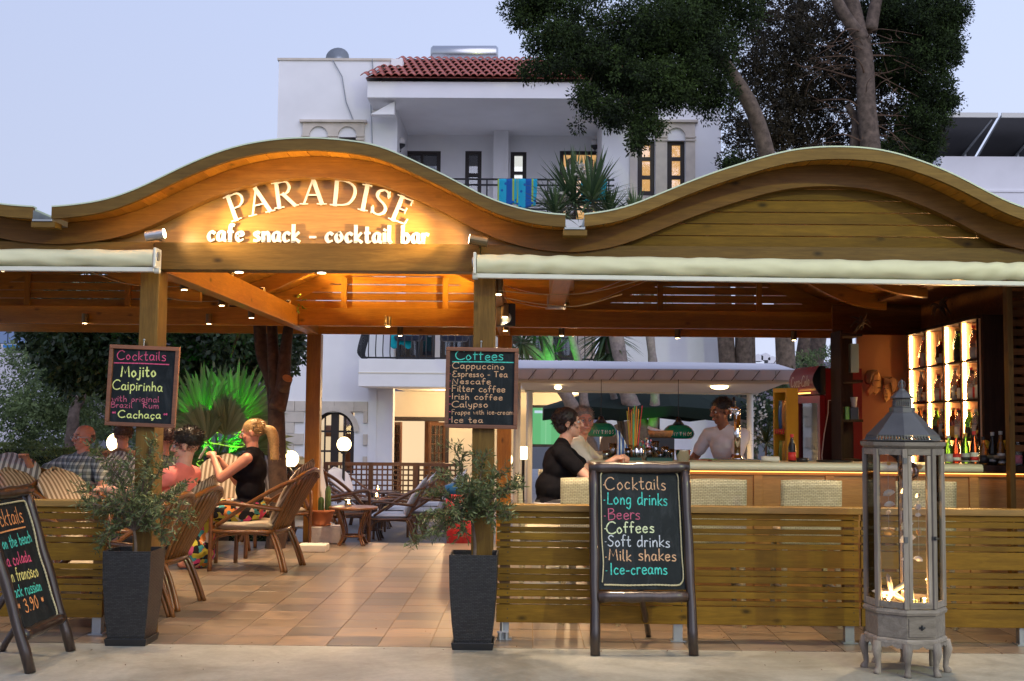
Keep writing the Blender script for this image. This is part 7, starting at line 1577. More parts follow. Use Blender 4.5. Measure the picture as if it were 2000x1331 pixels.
# television in its dark doorway
t = thing('television', 'wall television showing a green football pitch behind the guests at the bar', 'television', W(1057, 832, 26.5))
x0, x1, z0, z1 = rect(1035, 1080, 797, 868, 26.5); MB().bb(x0 - .06, x1 + .5, 26.5, 26.56, z0 - .06, z1 + .06).build('frame', M['black'], t)
m, n, l, b = newmat('football_screen'); v, _ = coords(n, l, rnd=False); s3 = n.new('ShaderNodeSeparateXYZ'); l.new(v, s3.inputs[0]); st_ = math_(n, l, 'FRACT', math_(n, l, 'ADD', 20, math_(n, l, 'MULTIPLY', s3.outputs[0], 2.2)))
setp(b, (0, 0, 0), .3); b.inputs['Emission Strength'].default_value = .9; l.new(ramp(n, l, st_, [(.0, (.13, .50, .20)), (.47, (.13, .50, .20)), (.5, (.17, .58, .26)), (1, (.17, .58, .26))]), b.inputs['Emission Color'])
MB().bb(x0, x1 + .44, 26.495, 26.499, z0, z1).build('screen', m, t); MB().bb(x0 + .1, x0 + .4, 26.489, 26.493, z1 - .12, z1 - .06).build('score_bar', emis('score_bar', (.5, .65, .8), 1), t); MB().tube([((x0 + x1) / 2 + .1, 26.49, z0), ((x0 + x1) / 2 + .1, 26.49, z1 - .14)], .004, 4).build('pitch_line', emis('pitch_line', (.5, .8, .5), .9), t)
# arched door far right of ground floor
xc = X_(1250, YH, 880); a_ = W(1240, 830, YH - .02); mb = MB(); P_ = [(a_.x - .75, ZG), (a_.x + .75, ZG), (a_.x + .75, a_.z - .5)] + [(a_.x + .75 * math.cos(math.pi * k / 10), a_.z - .5 + .6 * math.sin(math.pi * k / 10)) for k in range(1, 10)] + [(a_.x - .75, a_.z - .5)]
mb.prism(P_, YH - .03, YH - .003).build('arched_door', redw, bld)
# ------------------------------------------------------------------ lattice fence, curtain, garden lamps
t = thing('lattice_fence', 'low reddish wooden lattice fence before the hotel entrance', 'fence', (X_(750, 21.5), 21.5, ZG)); x0, x1 = X_(636, 21.5, 950), X_(900, 21.5, 950); z1 = wz(907, 21.5, 760); z0 = z1 - .95
for z in (z0, z1): MB().bb(x0, x1, 21.46, 21.54, z - .03, z + .03).build('rail', redw, t)
for i in range(4): xx = x0 + (x1 - x0) * i / 3; MB().bb(xx - .04, xx + .04, 21.45, 21.55, ZG, z1 + .03).build('post', redw, t)
x = x0 + .08
while x < x1: MB().bb(x - .014, x + .014, 21.48, 21.495, z0 + .03, z1 - .03).build('slat', redw, t); x += .095
z = z0 + .09
while z < z1 - .04: MB().bb(x0, x1, 21.50, 21.515, z - .014, z + .014).build('slat', redw, t); z += .095
cu = plain('sheer_white_curtain', (.74, .72, .72), .9, .05, 4, .1)
tag(MB().surf(lambda u, v_: W(606 - 8 * v_ + (16 + 34 * v_ ** 1.5) * u - 6 * math.sin(v_ * 3.1), 745 + 262 * v_, 14.35) + V(0, .06 * math.sin(u * 14) - .02, 0), 24, 16).build('white_curtain', cu, smooth=True, solid=.004), 'sheer white curtain tied beside the rear left post', 'curtain')
GLB = [(228, 865, 15.15, .125, 'lit globe lamp in the garden left of the entrance post', 110), (567, 897, 14.6, .105, 'lit globe lamp half hidden by the rear left post', 60), (672, 868, 20.5, .125, 'lit globe lamp on a black pole before the arched window', 130), (988, 898, 16.5, .095, 'lit globe lamp right of the right entrance post', 50)]
for px, py, Y, r_, lab, en in GLB:
    c_ = W(px, py, Y); t = thing('globe_lamp', lab, 'garden lamp', (c_.x, Y, ZG), 'lit globe lamps in the garden'); MB().ball(c_, r_, 20, 12).build('globe', M['globe'], t, smooth=True)
    MB().lathe([(.05, -r_ - .04), (.07, -r_ + .015)], c_, 12).build('collar', M['black'], t); MB().tube([(c_.x, Y, ZG), (c_.x, Y, c_.z - r_ - .03)], .025, 8).build('pole', M['black'], t)
c_ = W(1022, 885, 15.5); t = thing('square_lantern', 'lit rectangular white lantern beside the canopy post', 'garden lamp', (c_.x, 15.5, ZG)); MB().box(c_, (.11, .11, .17)).build('shade', emis('square_lantern_shade', (1, .72, .35), 5), t, bevel=.01); MB().tube([(c_.x, 15.5, ZG), c_ - V(0, 0, .09)], .02, 8).build('pole', M['black'], t)
# ------------------------------------------------------------------ white canopy and green parasol behind the bar
cf = plain('white_canopy_cloth', (.72, .70, .72), .8, .06, 3, .25)
can = thing('white_canopy', 'long white canopy on slim posts behind the bar, laced with rope at its ends', 'canopy', (X_(1280, 15.4), 15.4, ZG))
def cq(name, P_, th=.02): return MB().add(P_, [tuple(range(len(P_)))]).build(name, cf, can, solid=th)
A1, A2 = W(1000, 737, 14.6), W(1555, 740, 14.6); B1, B2 = W(1000, 705, 15.4), W(1515, 712, 15.4); C1, C2 = W(1025, 762, 16.3), W(1480, 768, 16.3)
cq('roof_sheet', [A1 + V(0, 0, .1), A2 + V(0, 0, .1), B2, B1]); cq('rear_sheet', [B1, B2, C2 + V(0, 0, .1), C1 + V(0, 0, .1)])
nv = 14
for i in range(nv):
    u0, u1 = i / nv, (i + 1) / nv; p = lambda u, z: A1 + (A2 - A1) * u + V(0, 0, z)
    MB().add([p(u0 + .001, -.02) , p(u1 - .001, -.02), p(u1 - .001, .095), p(u0 + .001, .095)], [(0, 1, 2, 3)]).build('valance', cf, can, solid=.012)
    MB().tube([p(u0, .095) + V(.05, -.02, 0), p(u0, -.03) + V(-.05, -.02, 0)], .006, 4).build('lacing', M['bark'], can)
cq('ceiling_sheet', [A1 + V(.05, .05, -.02), A2 + V(-.05, .05, -.02), C2, C1])
MB().tube([C1 + V(0, -.03, 0), C2 + V(0, -.03, 0)], .03, 8).build('rear_bar', M['whitem'], can); MB().tube([A1 + V(0, .03, -.04), A2 + V(0, .03, -.04)], .03, 8).build('front_bar', M['whitem'], can)
for E0, E1, E2 in ((A1, B1, C1), (A2, B2, C2)):
    mb = MB()
    for i in range(9): u = i / 8; q0 = E0 + (E1 - E0) * u; mb.tube([q0 + V(.03, 0, .08), q0 + V(-.05, 0, -.02), q0 + V(.05, 0, -.12)], .007, 4)
    mb.build('end_rope', M['bark'], can, kind='stuff')
for px, Y in ((1034, 16.2), (1465, 16.2), (1010, 14.7)): xx = X_(px, Y, 820); MB().tube([(xx, Y, ZG), (xx, Y, wz(765, Y) if Y > 16 else A1.z - .03)], .045, 12).build('post', M['whitem'], can)
c_ = W(1405, 760, 15.3); MB().ball(c_ + V(0, 0, .03), (.12, .12, .04), 14, 6).build('ceiling_lamp', emis('canopy_lamp', (1, .7, .3), 8), can); spot('canopy_beam', c_ - V(0, 0, .08), c_ - V(0, 0, 2), 120, WARM, 150, .8, .1)
c2_ = W(1090, 757, 15.3); MB().ball(c2_, (.05, .05, .03), 14, 6).build('ceiling_lamp', bpy.data.materials['canopy_lamp'], can); spot('canopy_beam', c2_ - V(0, 0, .06), c2_ - V(0, 0, 2), 80, WARM, 150, .8, .1)
gcl = plain('dark_green_parasol_cloth', (.003, .013, .007), .95, .15, 6, .2)
par = thing('green_parasol', 'large dark green parasol spreading behind the yucca trunks', 'parasol', (X_(1290, 18.6), 18.6, ZG)); xc, yc = X_(1285, 18.6, 790), 18.6; za = wz(748, 18.6) + .2; ra = 1.95
for k in range(8):
    a0, a1 = R(22.5 + 45 * k), R(67.5 + 45 * k); ze = wz(800, 18.6); e0, e1 = V(xc + ra * math.cos(a0), yc + ra * math.sin(a0), ze), V(xc + ra * math.cos(a1), yc + ra * math.sin(a1), ze); mid = (e0 + e1) / 2
    MB().add([V(xc, yc, za), e0, mid + V(0, 0, .05), e1, e0 - V(0, 0, .17), mid + V(0, 0, -.09), e1 - V(0, 0, .17)], [(0, 1, 2), (0, 2, 3), (1, 4, 5, 2), (2, 5, 6, 3)]).build('panel', gcl, par, solid=.01); MB().tube([V(xc, yc, za - .03), e0 - V(0, 0, .03)], .012, 5).build('rib', M['rattand'], par)
MB().tube([(xc, yc, ZG), (xc, yc, za + .1)], .03, 8).build('pole', M['rattand'], par)
# ------------------------------------------------------------------ fridge and snack rack
red = plain('red_fridge_paint', (.20, .006, .010), .3, .08, 4, 0); 
fr = thing('drinks_fridge', 'tall red cola fridge with glass door, bottle picture on its side and curved header', 'fridge', (0, 0, 0)); ang = R(-82)
cor = W(1602, 900, 11.2); fx = Vector((math.cos(ang), math.sin(ang), 0)); fy = Vector((-math.sin(ang), math.cos(ang), 0))   # local +x right, -y front
org = Vector((cor.x, 11.2, .05)) - fx * .31 + fy * .21; fr.location = org; fr.rotation_euler = (0, 0, ang); ht = wz(720, 11.3, 1600) - .05
def fb(name, x0, x1, y0, y1, z0, z1, mat, **k): return MB().bb(x0, x1, y0, y1, z0, z1).build(name, mat, fr, world=False, **k)
mbf = MB().bb(-.31, -.27, -.15, .21, 0, ht).bb(.27, .31, -.15, .21, 0, ht).bb(-.27, .27, .17, .21, 0, ht).bb(-.27, .27, -.15, .17, 0, .12).bb(-.27, .27, -.15, .17, ht - .24, ht)
mbf.build('body', red, fr, world=False)
dd_ = MB().bb(-.31, -.25, -.21, -.155, .1, ht - .26).bb(.25, .31, -.21, -.155, .1, ht - .26).bb(-.25, .25, -.21, -.155, .1, .17).bb(-.25, .25, -.21, -.155, ht - .33, ht - .26).build('door', red, fr, world=False)
MB().bb(-.25, .25, -.185, -.18, .17, ht - .33).build('pane', pane('fridge_glass', (.8, .85, .85), .25), dd_, world=False)
for z in (.4, .7, 1.0, 1.3): fb('shelf', -.265, .265, -.14, .165, z, z + .01, M['metal'])
hd_ = MB().surf(lambda u, v_: V(-.31 + .62 * u, -.21 - .07 * math.sin(v_ * math.pi), ht - .25 + .27 * v_), 2, 10).build('header', red, fr, world=False, smooth=True); fb('header_end', -.312, .312, -.20, -.15, ht - .25, ht + .02, M['black'])
ltr = flat('sign_white_print', (.7, .62, .6), .5)
def script(mb, txt, O, ux_, uy_, un_, h_, fit): write(mb, txt, O, ux_, uy_, un_, h_, .004, fit=fit, slant=.25)
GL.setdefault('o', GL['o']); mb = MB(); script(mb, 'Coca-Cola', V(-.24, -.286, ht - .17), V(1, 0, 0), V(0, 0, 1), V(0, -1, 0), .10, .48); mb.build('lettering', ltr, fr, world=False)
mb = MB(); bt = [(y - .08, z) for y, z in [(-.09, .62), (-.10, .9), (-.115, 1.1), (-.09, 1.3), (-.05, 1.5), (-.045, 1.62), (.045, 1.62), (.05, 1.5), (.09, 1.3), (.115, 1.1), (.10, .9), (.09, .62)]]
mb.add([V(.3115, y, z) for y, z in bt], [tuple(range(len(bt)))]).build('bottle_picture', flat('bottle_print_dark', (.035, .004, .006), .3), fr, world=False)
mb = MB(); pb = [Vector((y, z, 0)) for y, z in bt + bt[:1]]; ribbon(mb, pb, lambda a: .005, V(0.3125, 0, 0), V(0, 1, 0), V(0, 0, 1), V(1, 0, 0), .0004); script(mb, 'Cola', V(.3125, -.2, .34), V(0, 1, 0), V(0, 0, 1), V(1, 0, 0), .10, .3); mb.build('side_print', ltr, fr, world=False)
MB().tube([(-.2, -.26, ht - .235), (.2, -.26, ht - .235)], .006, 6).build('header_light', emis('fridge_header_light', (1, .5, .1), 4), fr, world=False)
fr.scale = (1, 1, 1)
rk = thing('snack_rack', 'yellow framed snack rack with blue and green crisp bags beside the red fridge', 'snack rack', (0, 0, 0)); p = W(1535, 900, 10.9); rk.location = (p.x, 10.9, .05); rk.rotation_euler = (0, 0, R(-70)); rk.scale = (.58, .6, 1); hr = wz(759, 10.9, 1535) - .05
yel = plain('yellow_rack_paint', (.65, .36, .02), .4, .06, 6, 0)
for x in (-.18, .18): MB().bb(x - .02, x + .02, -.1, .1, 0, hr).build('side_frame', yel, rk, world=False)
MB().bb(-.16, .16, -.1, .1, hr - .04, hr).build('top_frame', yel, rk, world=False); MB().bb(-.16, .16, .08, .1, 0, hr - .04).build('back_panel', yel, rk, world=False)
for k, z in enumerate((.55, .95, 1.32)):
    MB().bb(-.16, .16, -.1, .078, z, z + .012).build('shelf', yel, rk, world=False)
    for q in range(5): MB().bb(-.155 + q * .062, -.155 + q * .062 + .031, -.106, -.101, z - .02, z + .03).build('price_strip', LBL['red'], rk, world=False)
    for q, cc in enumerate(((.03, .12, .35), (.45, .2, .04), (.12, .22, .06))):
        cc = cc if k % 2 == 0 else ((.2, .3, .08), (.6, .35, .05), (.3, .25, .1))[q]
        bg_ = MB().surf(lambda u, v_: V(-.15 + q * .1 + u * .095, -.03 - .035 * math.sin(u * math.pi) * math.sin(v_ * math.pi) ** .6, z + .02 + .27 * v_), 6, 8).surf(lambda u, v_: V(-.15 + q * .1 + u * .095, -.03 + .035 * math.sin(u * math.pi) * math.sin(v_ * math.pi) ** .6, z + .02 + .27 * v_), 6, 8).build('crisp_bag', flat('crisp_bag_foil_%d%d' % (k, q), cc, .3, metal=.2), None, world=False, smooth=True)
        bg_.location = rk.location; bg_.rotation_euler = rk.rotation_euler; bg_.scale = rk.scale; tag(bg_, '%s crisp bag, %s on the %s shelf of the yellow rack' % (('blue' if k % 2 == 0 else 'olive', 'orange', 'green' if k % 2 == 0 else 'brown')[q], ('left', 'middle', 'right')[q], ('lowest', 'middle', 'highest')[k]), 'crisp bag', 'crisp bags in the yellow rack')
# red and blue ice-cream bin behind the right olive tree
t = thing('ice_cream_bin', 'red and blue waste bin with white swirl emblem behind the right olive tree', 'bin', (X_(905, 15), 15, ZG)); c_ = t.location; z1 = wz(1020, 15) ; z2 = wz(955, 15)
MB().lathe([(.16, .02), (.19, z1 - ZG + .35)], c_, 20).build('body', LBL['red'], t, smooth=True); MB().lathe([(.19, z1 - ZG + .352), (.2, z1 - ZG + .45), (.12, z1 - ZG + .48)], c_, 20).build('lid', flat('blue_plastic', (.02, .15, .4), .4), t, smooth=True)
mb = MB(); ribbon(mb, smooth_pts([V(-.08, .05, 0), V(-.02, .1, 0), V(.07, .06, 0), V(.0, .0, 0), V(-.07, -.05, 0), V(.0, -.1, 0), V(.08, -.06, 0)], 4), lambda a: .016, c_ + V(0, -.197, z1 - ZG + .2), V(1, 0, 0), V(0, 0, 1), V(0, -1, 0), .0); mb.build('emblem', LBL['white'], t)
# cactus in terracotta on a whitewashed block
c_ = G(633, 1062); t = tag(MB().bb(X_(601, c_.y, 1055), X_(666, c_.y, 1055), c_.y, c_.y + .34, 0, .19).build('whitewashed_block', plain('rough_whitewash', (.66, .58, .52), .95, .12, 20, 1), bevel=.012), 'rough whitewashed block under the cactus pot', 'block')
tag(MB().bb(X_(580, 12.9, 1075), X_(636, 12.9, 1075), 12.9, 13.15, 0, .08).build('white_kerb', stone, bevel=.01), 'low white kerb before the rear left post', 'kerb')
pc_ = V(X_(628, c_.y + .17, 1030), c_.y + .17, .191); t = thing('potted_cactus', 'three-armed cactus in an orange terracotta bowl on the white block', 'potted cactus', pc_); terra = plain('terracotta', (.52, .17, .06), .7, .08, 8, .1)
MB().lathe([(.10, .0), (.115, .015), (.118, .025), (.10, .03), (.12, .08), (.14, .155), (.158, .16), (.158, .185), (.145, .19), (.135, .16), (0, .15)], pc_, 28).build('bowl', terra, t, smooth=True)
cac = plain('cactus_skin', (.05, .11, .04), .6, .2, 30, .3)
for dx, h_ in ((-.06, .17), (-.01, .19), (.07, .32)):
    mb = MB(); mb.surf(lambda u, v_: pc_ + V(dx + (.03 + .006 * math.cos(v_ * 16 * math.pi)) * math.cos(v_ * 2 * math.pi) * math.sqrt(max(0, 1 - max(0, (u - .75) / .25) ** 2)), (.03 + .006 * math.cos(v_ * 16 * math.pi)) * math.sin(v_ * 2 * math.pi) * math.sqrt(max(0, 1 - max(0, (u - .75) / .25) ** 2)), .15 + h_ * u), 16, 48); mb.build('cactus_column', cac, t, smooth=True)
# ------------------------------------------------------------------ vegetation
def ell_pts(cx, cy, Y, rx, ry, ryd, N, shell=.35):
    """points in an ellipsoid given in photo pixels at depth Y"""
    c = W(cx, cy, Y); k = Y / F; d = rng.normal(size=(N, 3)); d /= np.linalg.norm(d, axis=1, keepdims=True)
    r = rng.random(N) ** shell; P = np.array(c) + d * r[:, None] * np.array([rx * k, ryd, ry * k]); return P, d
def noise3(P, s, ph=0):
    return (np.sin(P[:, 0] * s + ph) * np.sin(P[:, 1] * s * 1.3 + 1.7 + ph) + np.sin(P[:, 2] * s * 1.1 + ph * 2) * np.sin(P[:, 0] * s * .7 + P[:, 2] * s * .9)) * .5
def crown(name, mat, parent, ells, dens, Ltuft, nl, L, Wd, up=.0, gate=-.25, gs=3.0, kind=None, spread=.5, droop=0):
    C, Dv, Rn = [], [], []
    for (cx, cy, Y, rx, ry, rd) in ells:
        k = Y / F; vol = (rx * k) * (ry * k) * max(rd, .2); N = int(dens * (rx * k * ry * k + rx * k * rd + ry * k * rd) / 3)
        P, d = ell_pts(cx, cy, Y, rx, ry, rd, N); g = noise3(P, gs) + noise3(P, gs * 2.7, 2) * .5; ok = g > gate; P, d, g = P[ok], d[ok], g[ok]
        M_ = len(P)
        if not M_: continue
        td = d * .8 + rng.normal(size=(M_, 3)) * .5 + np.array([0, 0, up]); td /= np.linalg.norm(td, axis=1, keepdims=True)
        u = rng.random((M_, nl, 1)); PP = P[:, None, :] + td[:, None, :] * u * Ltuft + rng.normal(size=(M_, nl, 3)) * Ltuft * .12 - np.array([0, 0, 1.]) * u * u * droop * Ltuft
        dd = td[:, None, :] + rng.normal(size=(M_, nl, 3)) * spread; C.append(PP.reshape(-1, 3)); Dv.append(dd.reshape(-1, 3)); Rn.append(np.repeat(np.clip(.5 + g * .6 + rng.normal(size=M_) * .12, 0, 1), nl))
    C = np.concatenate(C); Dv = np.concatenate(Dv); Rn = np.concatenate(Rn); n_ = len(C)
    return cloud(name, mat, parent, C, Dv, rng.uniform(.7, 1.3, n_) * L, rng.uniform(.7, 1.3, n_) * Wd, kind=kind, rnd=Rn)
def clumps(mat, parent, ells, dens, nl=44, r0=.17):
    C, Dv, Rn = [], [], []
    for (cx, cy, Y, rx, ry, rd) in ells:
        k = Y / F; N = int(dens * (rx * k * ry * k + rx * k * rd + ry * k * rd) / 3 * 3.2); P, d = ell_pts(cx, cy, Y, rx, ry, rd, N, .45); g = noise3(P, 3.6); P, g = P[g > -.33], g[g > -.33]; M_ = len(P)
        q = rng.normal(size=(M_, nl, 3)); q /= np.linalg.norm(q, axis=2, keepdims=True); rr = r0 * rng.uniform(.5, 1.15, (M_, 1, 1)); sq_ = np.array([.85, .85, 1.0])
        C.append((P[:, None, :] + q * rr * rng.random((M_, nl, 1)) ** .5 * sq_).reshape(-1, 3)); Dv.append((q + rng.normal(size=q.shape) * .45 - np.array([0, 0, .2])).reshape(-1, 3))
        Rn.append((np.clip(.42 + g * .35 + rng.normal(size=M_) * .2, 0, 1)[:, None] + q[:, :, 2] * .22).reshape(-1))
    C = np.concatenate(C); Dv = np.concatenate(Dv); Rn = np.concatenate(Rn); n_ = len(C)
    return cloud('crown', mat, parent, C, Dv, rng.uniform(.035, .07, n_), rng.uniform(.018, .032, n_), rnd=Rn)
def limbs(mb, base, tips, r0, k=6, wob=.15):
    for tp in tips:
        d = tp - base; m1 = base + d * .4 + Vector((random.uniform(-wob, wob), random.uniform(-wob, wob), random.uniform(0, wob) * d.length * .6)); pts = smooth_pts([base, m1, tp], k)
        mb.tube(pts, [r0 * (1 - .85 * i / (len(pts) - 1)) for i in range(len(pts))], 6)
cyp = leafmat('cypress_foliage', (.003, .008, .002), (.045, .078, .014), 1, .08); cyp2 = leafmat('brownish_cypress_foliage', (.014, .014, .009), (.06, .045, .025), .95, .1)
def tr_path(pts, Y0, Y1, r0, r1, n_=12, base=None):
    P = [W(x, y, Y0 + (Y1 - Y0) * i / max(1, len(pts) - 1)) for i, (x, y) in enumerate(pts)]
    if base is not None: P = [base] + P
    P = smooth_pts(P, 5); K = len(P); return P, [r0 + (r1 - r0) * i / (K - 1) for i in range(K)]
# big leaning cypress over the hotel roof
t = thing('cypress_tree', 'big dark cypress leaning left over the hotel roof, long drooping boughs', 'tree', (W(1535, 700, 19).x, 19, ZG), 'cypress trees behind the pavilion')
P_, Rr_ = tr_path([(1535, 720), (1520, 420), (1497, 300), (1468, 210), (1425, 140), (1388, 90), (1360, 30), (1345, -60)], 19, 18.5, .165, .08, base=V(W(1545, 700, 19).x, 19, ZG))
MB().tube(P_, Rr_, 12).build('trunk', M['bark'], t, smooth=True)
E1 = [(1040, 10, 18, 60, 22, .7), (1100, 25, 18, 90, 45, .9), (1090, 85, 17.8, 70, 26, .8), (1190, 85, 18, 120, 60, 1.1), (1075, 137, 17.6, 62, 12, .5), (1150, 135, 17.8, 90, 26, .8), (1290, 55, 18, 120, 70, 1.2), (1215, 165, 17.8, 80, 30, .8), (1140, 190, 17.6, 30, 18, .4), (1190, 215, 17.6, 50, 18, .5), (1285, 170, 17.8, 70, 50, .8), (1258, 232, 17.6, 30, 44, .4), (1243, 275, 17.6, 16, 22, .3), (1205, 240, 17.6, 22, 14, .3), (1330, 180, 17.9, 45, 40, .6), (1360, 120, 18, 80, 70, .9), (1390, 30, 18.3, 110, 80, 1.2), (1400, 190, 18.4, 40, 40, .6), (1285, 246, 17.6, 10, 12, .2), (1020, 40, 17.8, 20, 12, .3), (1128, 245, 17.6, 6, 4, .2)]
br_ = MB(); b0 = W(1400, 100, 18.6)
limbs(br_, b0, [W(1300, 90, 18), W(1190, 120, 18), W(1250, 200, 17.8), W(1100, 60, 18)], .07, wob=.3); limbs(br_, W(1250, 170, 17.8), [W(1245, 265, 17.6), W(1200, 215, 17.6), W(1285, 240, 17.6)], .03); limbs(br_, W(1180, 110, 18), [W(1060, 130, 17.7), W(1030, 15, 18), W(1080, 85, 17.8), W(1140, 190, 17.6)], .035)
br_.build('branches', M['bark'], t, smooth=True)
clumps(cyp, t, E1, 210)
t = thing('cypress_tree', 'broad dark cypress with bare brown inner twigs and a straight pale trunk, at the right', 'tree', (W(1700, 700, 20).x, 20, ZG), 'cypress trees behind the pavilion')
P_, Rr_ = tr_path([(1712, 720), (1708, 420), (1700, 290), (1692, 200), (1688, 110), (1672, 40), (1650, -60)], 20, 20, .21, .12, base=V(W(1712, 700, 20).x, 20, ZG))
mb = MB().tube(P_, Rr_, 12); P2_, R2_ = tr_path([(1692, 85), (1650, 30), (1610, -50)], 20, 19.7, .13, .08); mb.tube(P2_, R2_, 10); P2_, R2_ = tr_path([(1700, 60), (1712, 0), (1730, -60)], 20, 20, .12, .08); mb.tube(P2_, R2_, 10); P2_, R2_ = tr_path([(1668, 300), (1672, 240), (1655, 205)], 20.3, 20.3, .11, .05); mb.tube(P2_, R2_, 8)
mb.build('trunk', M['bark'], t, smooth=True)
E2 = [(1480, 60, 21, 110, 80, 1.2), (1570, 120, 21.6, 130, 110, 1.3), (1680, 60, 22, 150, 90, 1.3), (1640, 220, 21.8, 120, 90, 1.2), (1500, 210, 21.4, 90, 80, 1.0), (1460, 290, 21.2, 50, 50, .7), (1560, 300, 21.8, 110, 60, 1), (1760, 240, 21.4, 80, 80, 1)]
E3 = [(1790, 40, 20.5, 80, 60, 1.1), (1840, 30, 20.3, 45, 40, .7), (1800, 110, 20.5, 70, 55, 1), (1850, 95, 20.3, 26, 35, .5), (1810, 180, 20.5, 45, 40, .8), (1845, 205, 20.3, 26, 20, .4), (1800, 240, 20.5, 50, 34, .7), (1820, 290, 20.5, 22, 30, .4), (1760, 300, 20.6, 60, 34, .7), (1865, 30, 20.3, 22, 22, .4), (1740, 20, 20.6, 60, 60, .9), (1740, 130, 21, 50, 60, .9), (1430, 330, 20.8, 25, 30, .4)]
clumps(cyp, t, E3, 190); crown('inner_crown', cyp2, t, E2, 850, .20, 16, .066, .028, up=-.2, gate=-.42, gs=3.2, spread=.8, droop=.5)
br_ = MB()
for i in range(24):
    y0 = random.uniform(60, 300); b0 = W(1692, y0, 20.0); tx = random.choice((-1, 1)); tp = W(1692 + tx * random.uniform(50, 150), y0 + random.uniform(-70, 60), 20 + random.uniform(-.6, .4)); limbs(br_, b0, [tp], random.uniform(.007, .02), wob=.35)
    for q in range(3): a = b0.lerp(tp, random.uniform(.4, .9)); limbs(br_, a, [a + V(random.uniform(-.5, .5), random.uniform(-.3, .3), random.uniform(-.5, .3))], .008, 4, .08)
br_.build('branches', plain('reddish_dry_twig', (.12, .07, .045), .9, .3, 20, .2), t)
# straight trunks behind the bar, lower part of the grove
for i, (px, Y, r_, lean, lab) in enumerate(((1423, 24, .17, 6, 'dark tree trunk next to the hotel corner, seen above the canopy'), (1452, 24, .17, 0, 'straight tree trunk, second from the hotel corner'), (1467, 26, .11, 2, 'slim tree trunk, third from the hotel corner'), (1590, 23, .15, -10, 'slanting tree trunk right of the thick middle trunk, above the fridge'), (1562, 25, .16, -14, 'slanting thin trunk in the middle of the grove above the canopy end'), (1652, 22, .13, 10, 'dark trunk at the right end of the grove beside the shelf unit'))):
    a, b_ = W(px, 760, Y), W(px - lean * 2, 560, Y); t = tag(MB().tube(smooth_pts([V(a.x + .02, Y, ZG), a, b_, b_ + V(0, 0, 1.2)], 4), [r_ * 1.25, r_ * 1.2, r_ * 1.15, r_ * 1.1, r_ * 1.05, r_, r_, r_, r_ * .95, r_ * .95, r_ * .9, r_ * .9, r_ * .85], 12).build('tree_trunk', M['bark'], smooth=True), lab, 'tree trunk', 'tree trunks of the grove behind the bar')
# left: dark leafy tree with pruned trunk
dkl = leafmat('dark_broad_leaf', (.008, .018, .007), (.05, .09, .028), .45, .2)
t = thing('leafy_tree', 'dark leafy tree with pruned forked trunk, its crown hanging under the pavilion edge', 'tree', (X_(548, 13.3), 13.3, -.1))
P_, R_ = tr_path([(545, 1010), (541, 900), (540, 820), (537, 770), (527, 730), (512, 690), (505, 600)], 13.3, 13.6, .115, .07, base=V(X_(547, 13.3), 13.3, -.1)); mb = MB().tube(P_, R_, 12)
P2_, R2_ = tr_path([(541, 800), (552, 755), (556, 700), (562, 650), (570, 590)], 13.25, 13.5, .10, .045); mb.tube(P2_, R2_, 10); P2_, R2_ = tr_path([(540, 780), (535, 720), (532, 650), (530, 590)], 13.3, 13.6, .08, .05); mb.tube(P2_, R2_, 10)
mb.build('trunk', M['barkdark'], t, smooth=True); a, b_ = W(553, 760, 13.2), W(561, 740, 13.1)
MB().tube([a, b_], [.07, .062], 12).build('pruned_stub', M['barkdark'], t, smooth=True); MB().tube([b_ + (b_ - a) * .02, b_ + (b_ - a) * .06], [.058, .056], 12).build('cut_face', plain('fresh_cut_wood', (.50, .24, .10), .8, .1, 30, .1), t)
EL = [(120, 650, 16, 62, 40, .8), (190, 680, 16, 90, 60, 1), (290, 680, 16, 110, 62, 1), (390, 680, 16, 110, 60, 1), (480, 675, 16, 90, 58, 1), (250, 735, 15.9, 80, 26, .6), (330, 728, 15.9, 60, 24, .5), (160, 720, 15.9, 50, 26, .5), (545, 660, 16, 40, 40, .6), (90, 640, 16, 34, 24, .5), (300, 600, 16.4, 260, 50, 1.4), (500, 600, 16.4, 100, 50, 1), (150, 590, 16.4, 100, 50, 1)]
crown('crown', dkl, t, EL, 1000, .20, 10, .095, .05, up=-.5, gate=-.35, gs=4, spread=.6, droop=.5)
br_ = MB(); limbs(br_, W(507, 600, 13.6), [W(400, 640, 14.8), W(300, 650, 15), W(450, 700, 14.6)], .05, wob=.2); limbs(br_, W(568, 600, 13.5), [W(590, 560, 14.5)], .03); br_.build('branches', M['barkdark'], t)
# ivy leaf clump on the side beam
t = tag(crown('trailing_plant', leafmat('lit_vine_leaf', (.10, .16, .02), (.35, .42, .05), .5, .4), None, [(583, 592, 12.5, 12, 9, .12)], 900, .05, 6, .04, .025, gate=-9), 'small clump of bright vine leaves on the far left corner of the middle ceiling', 'vine')
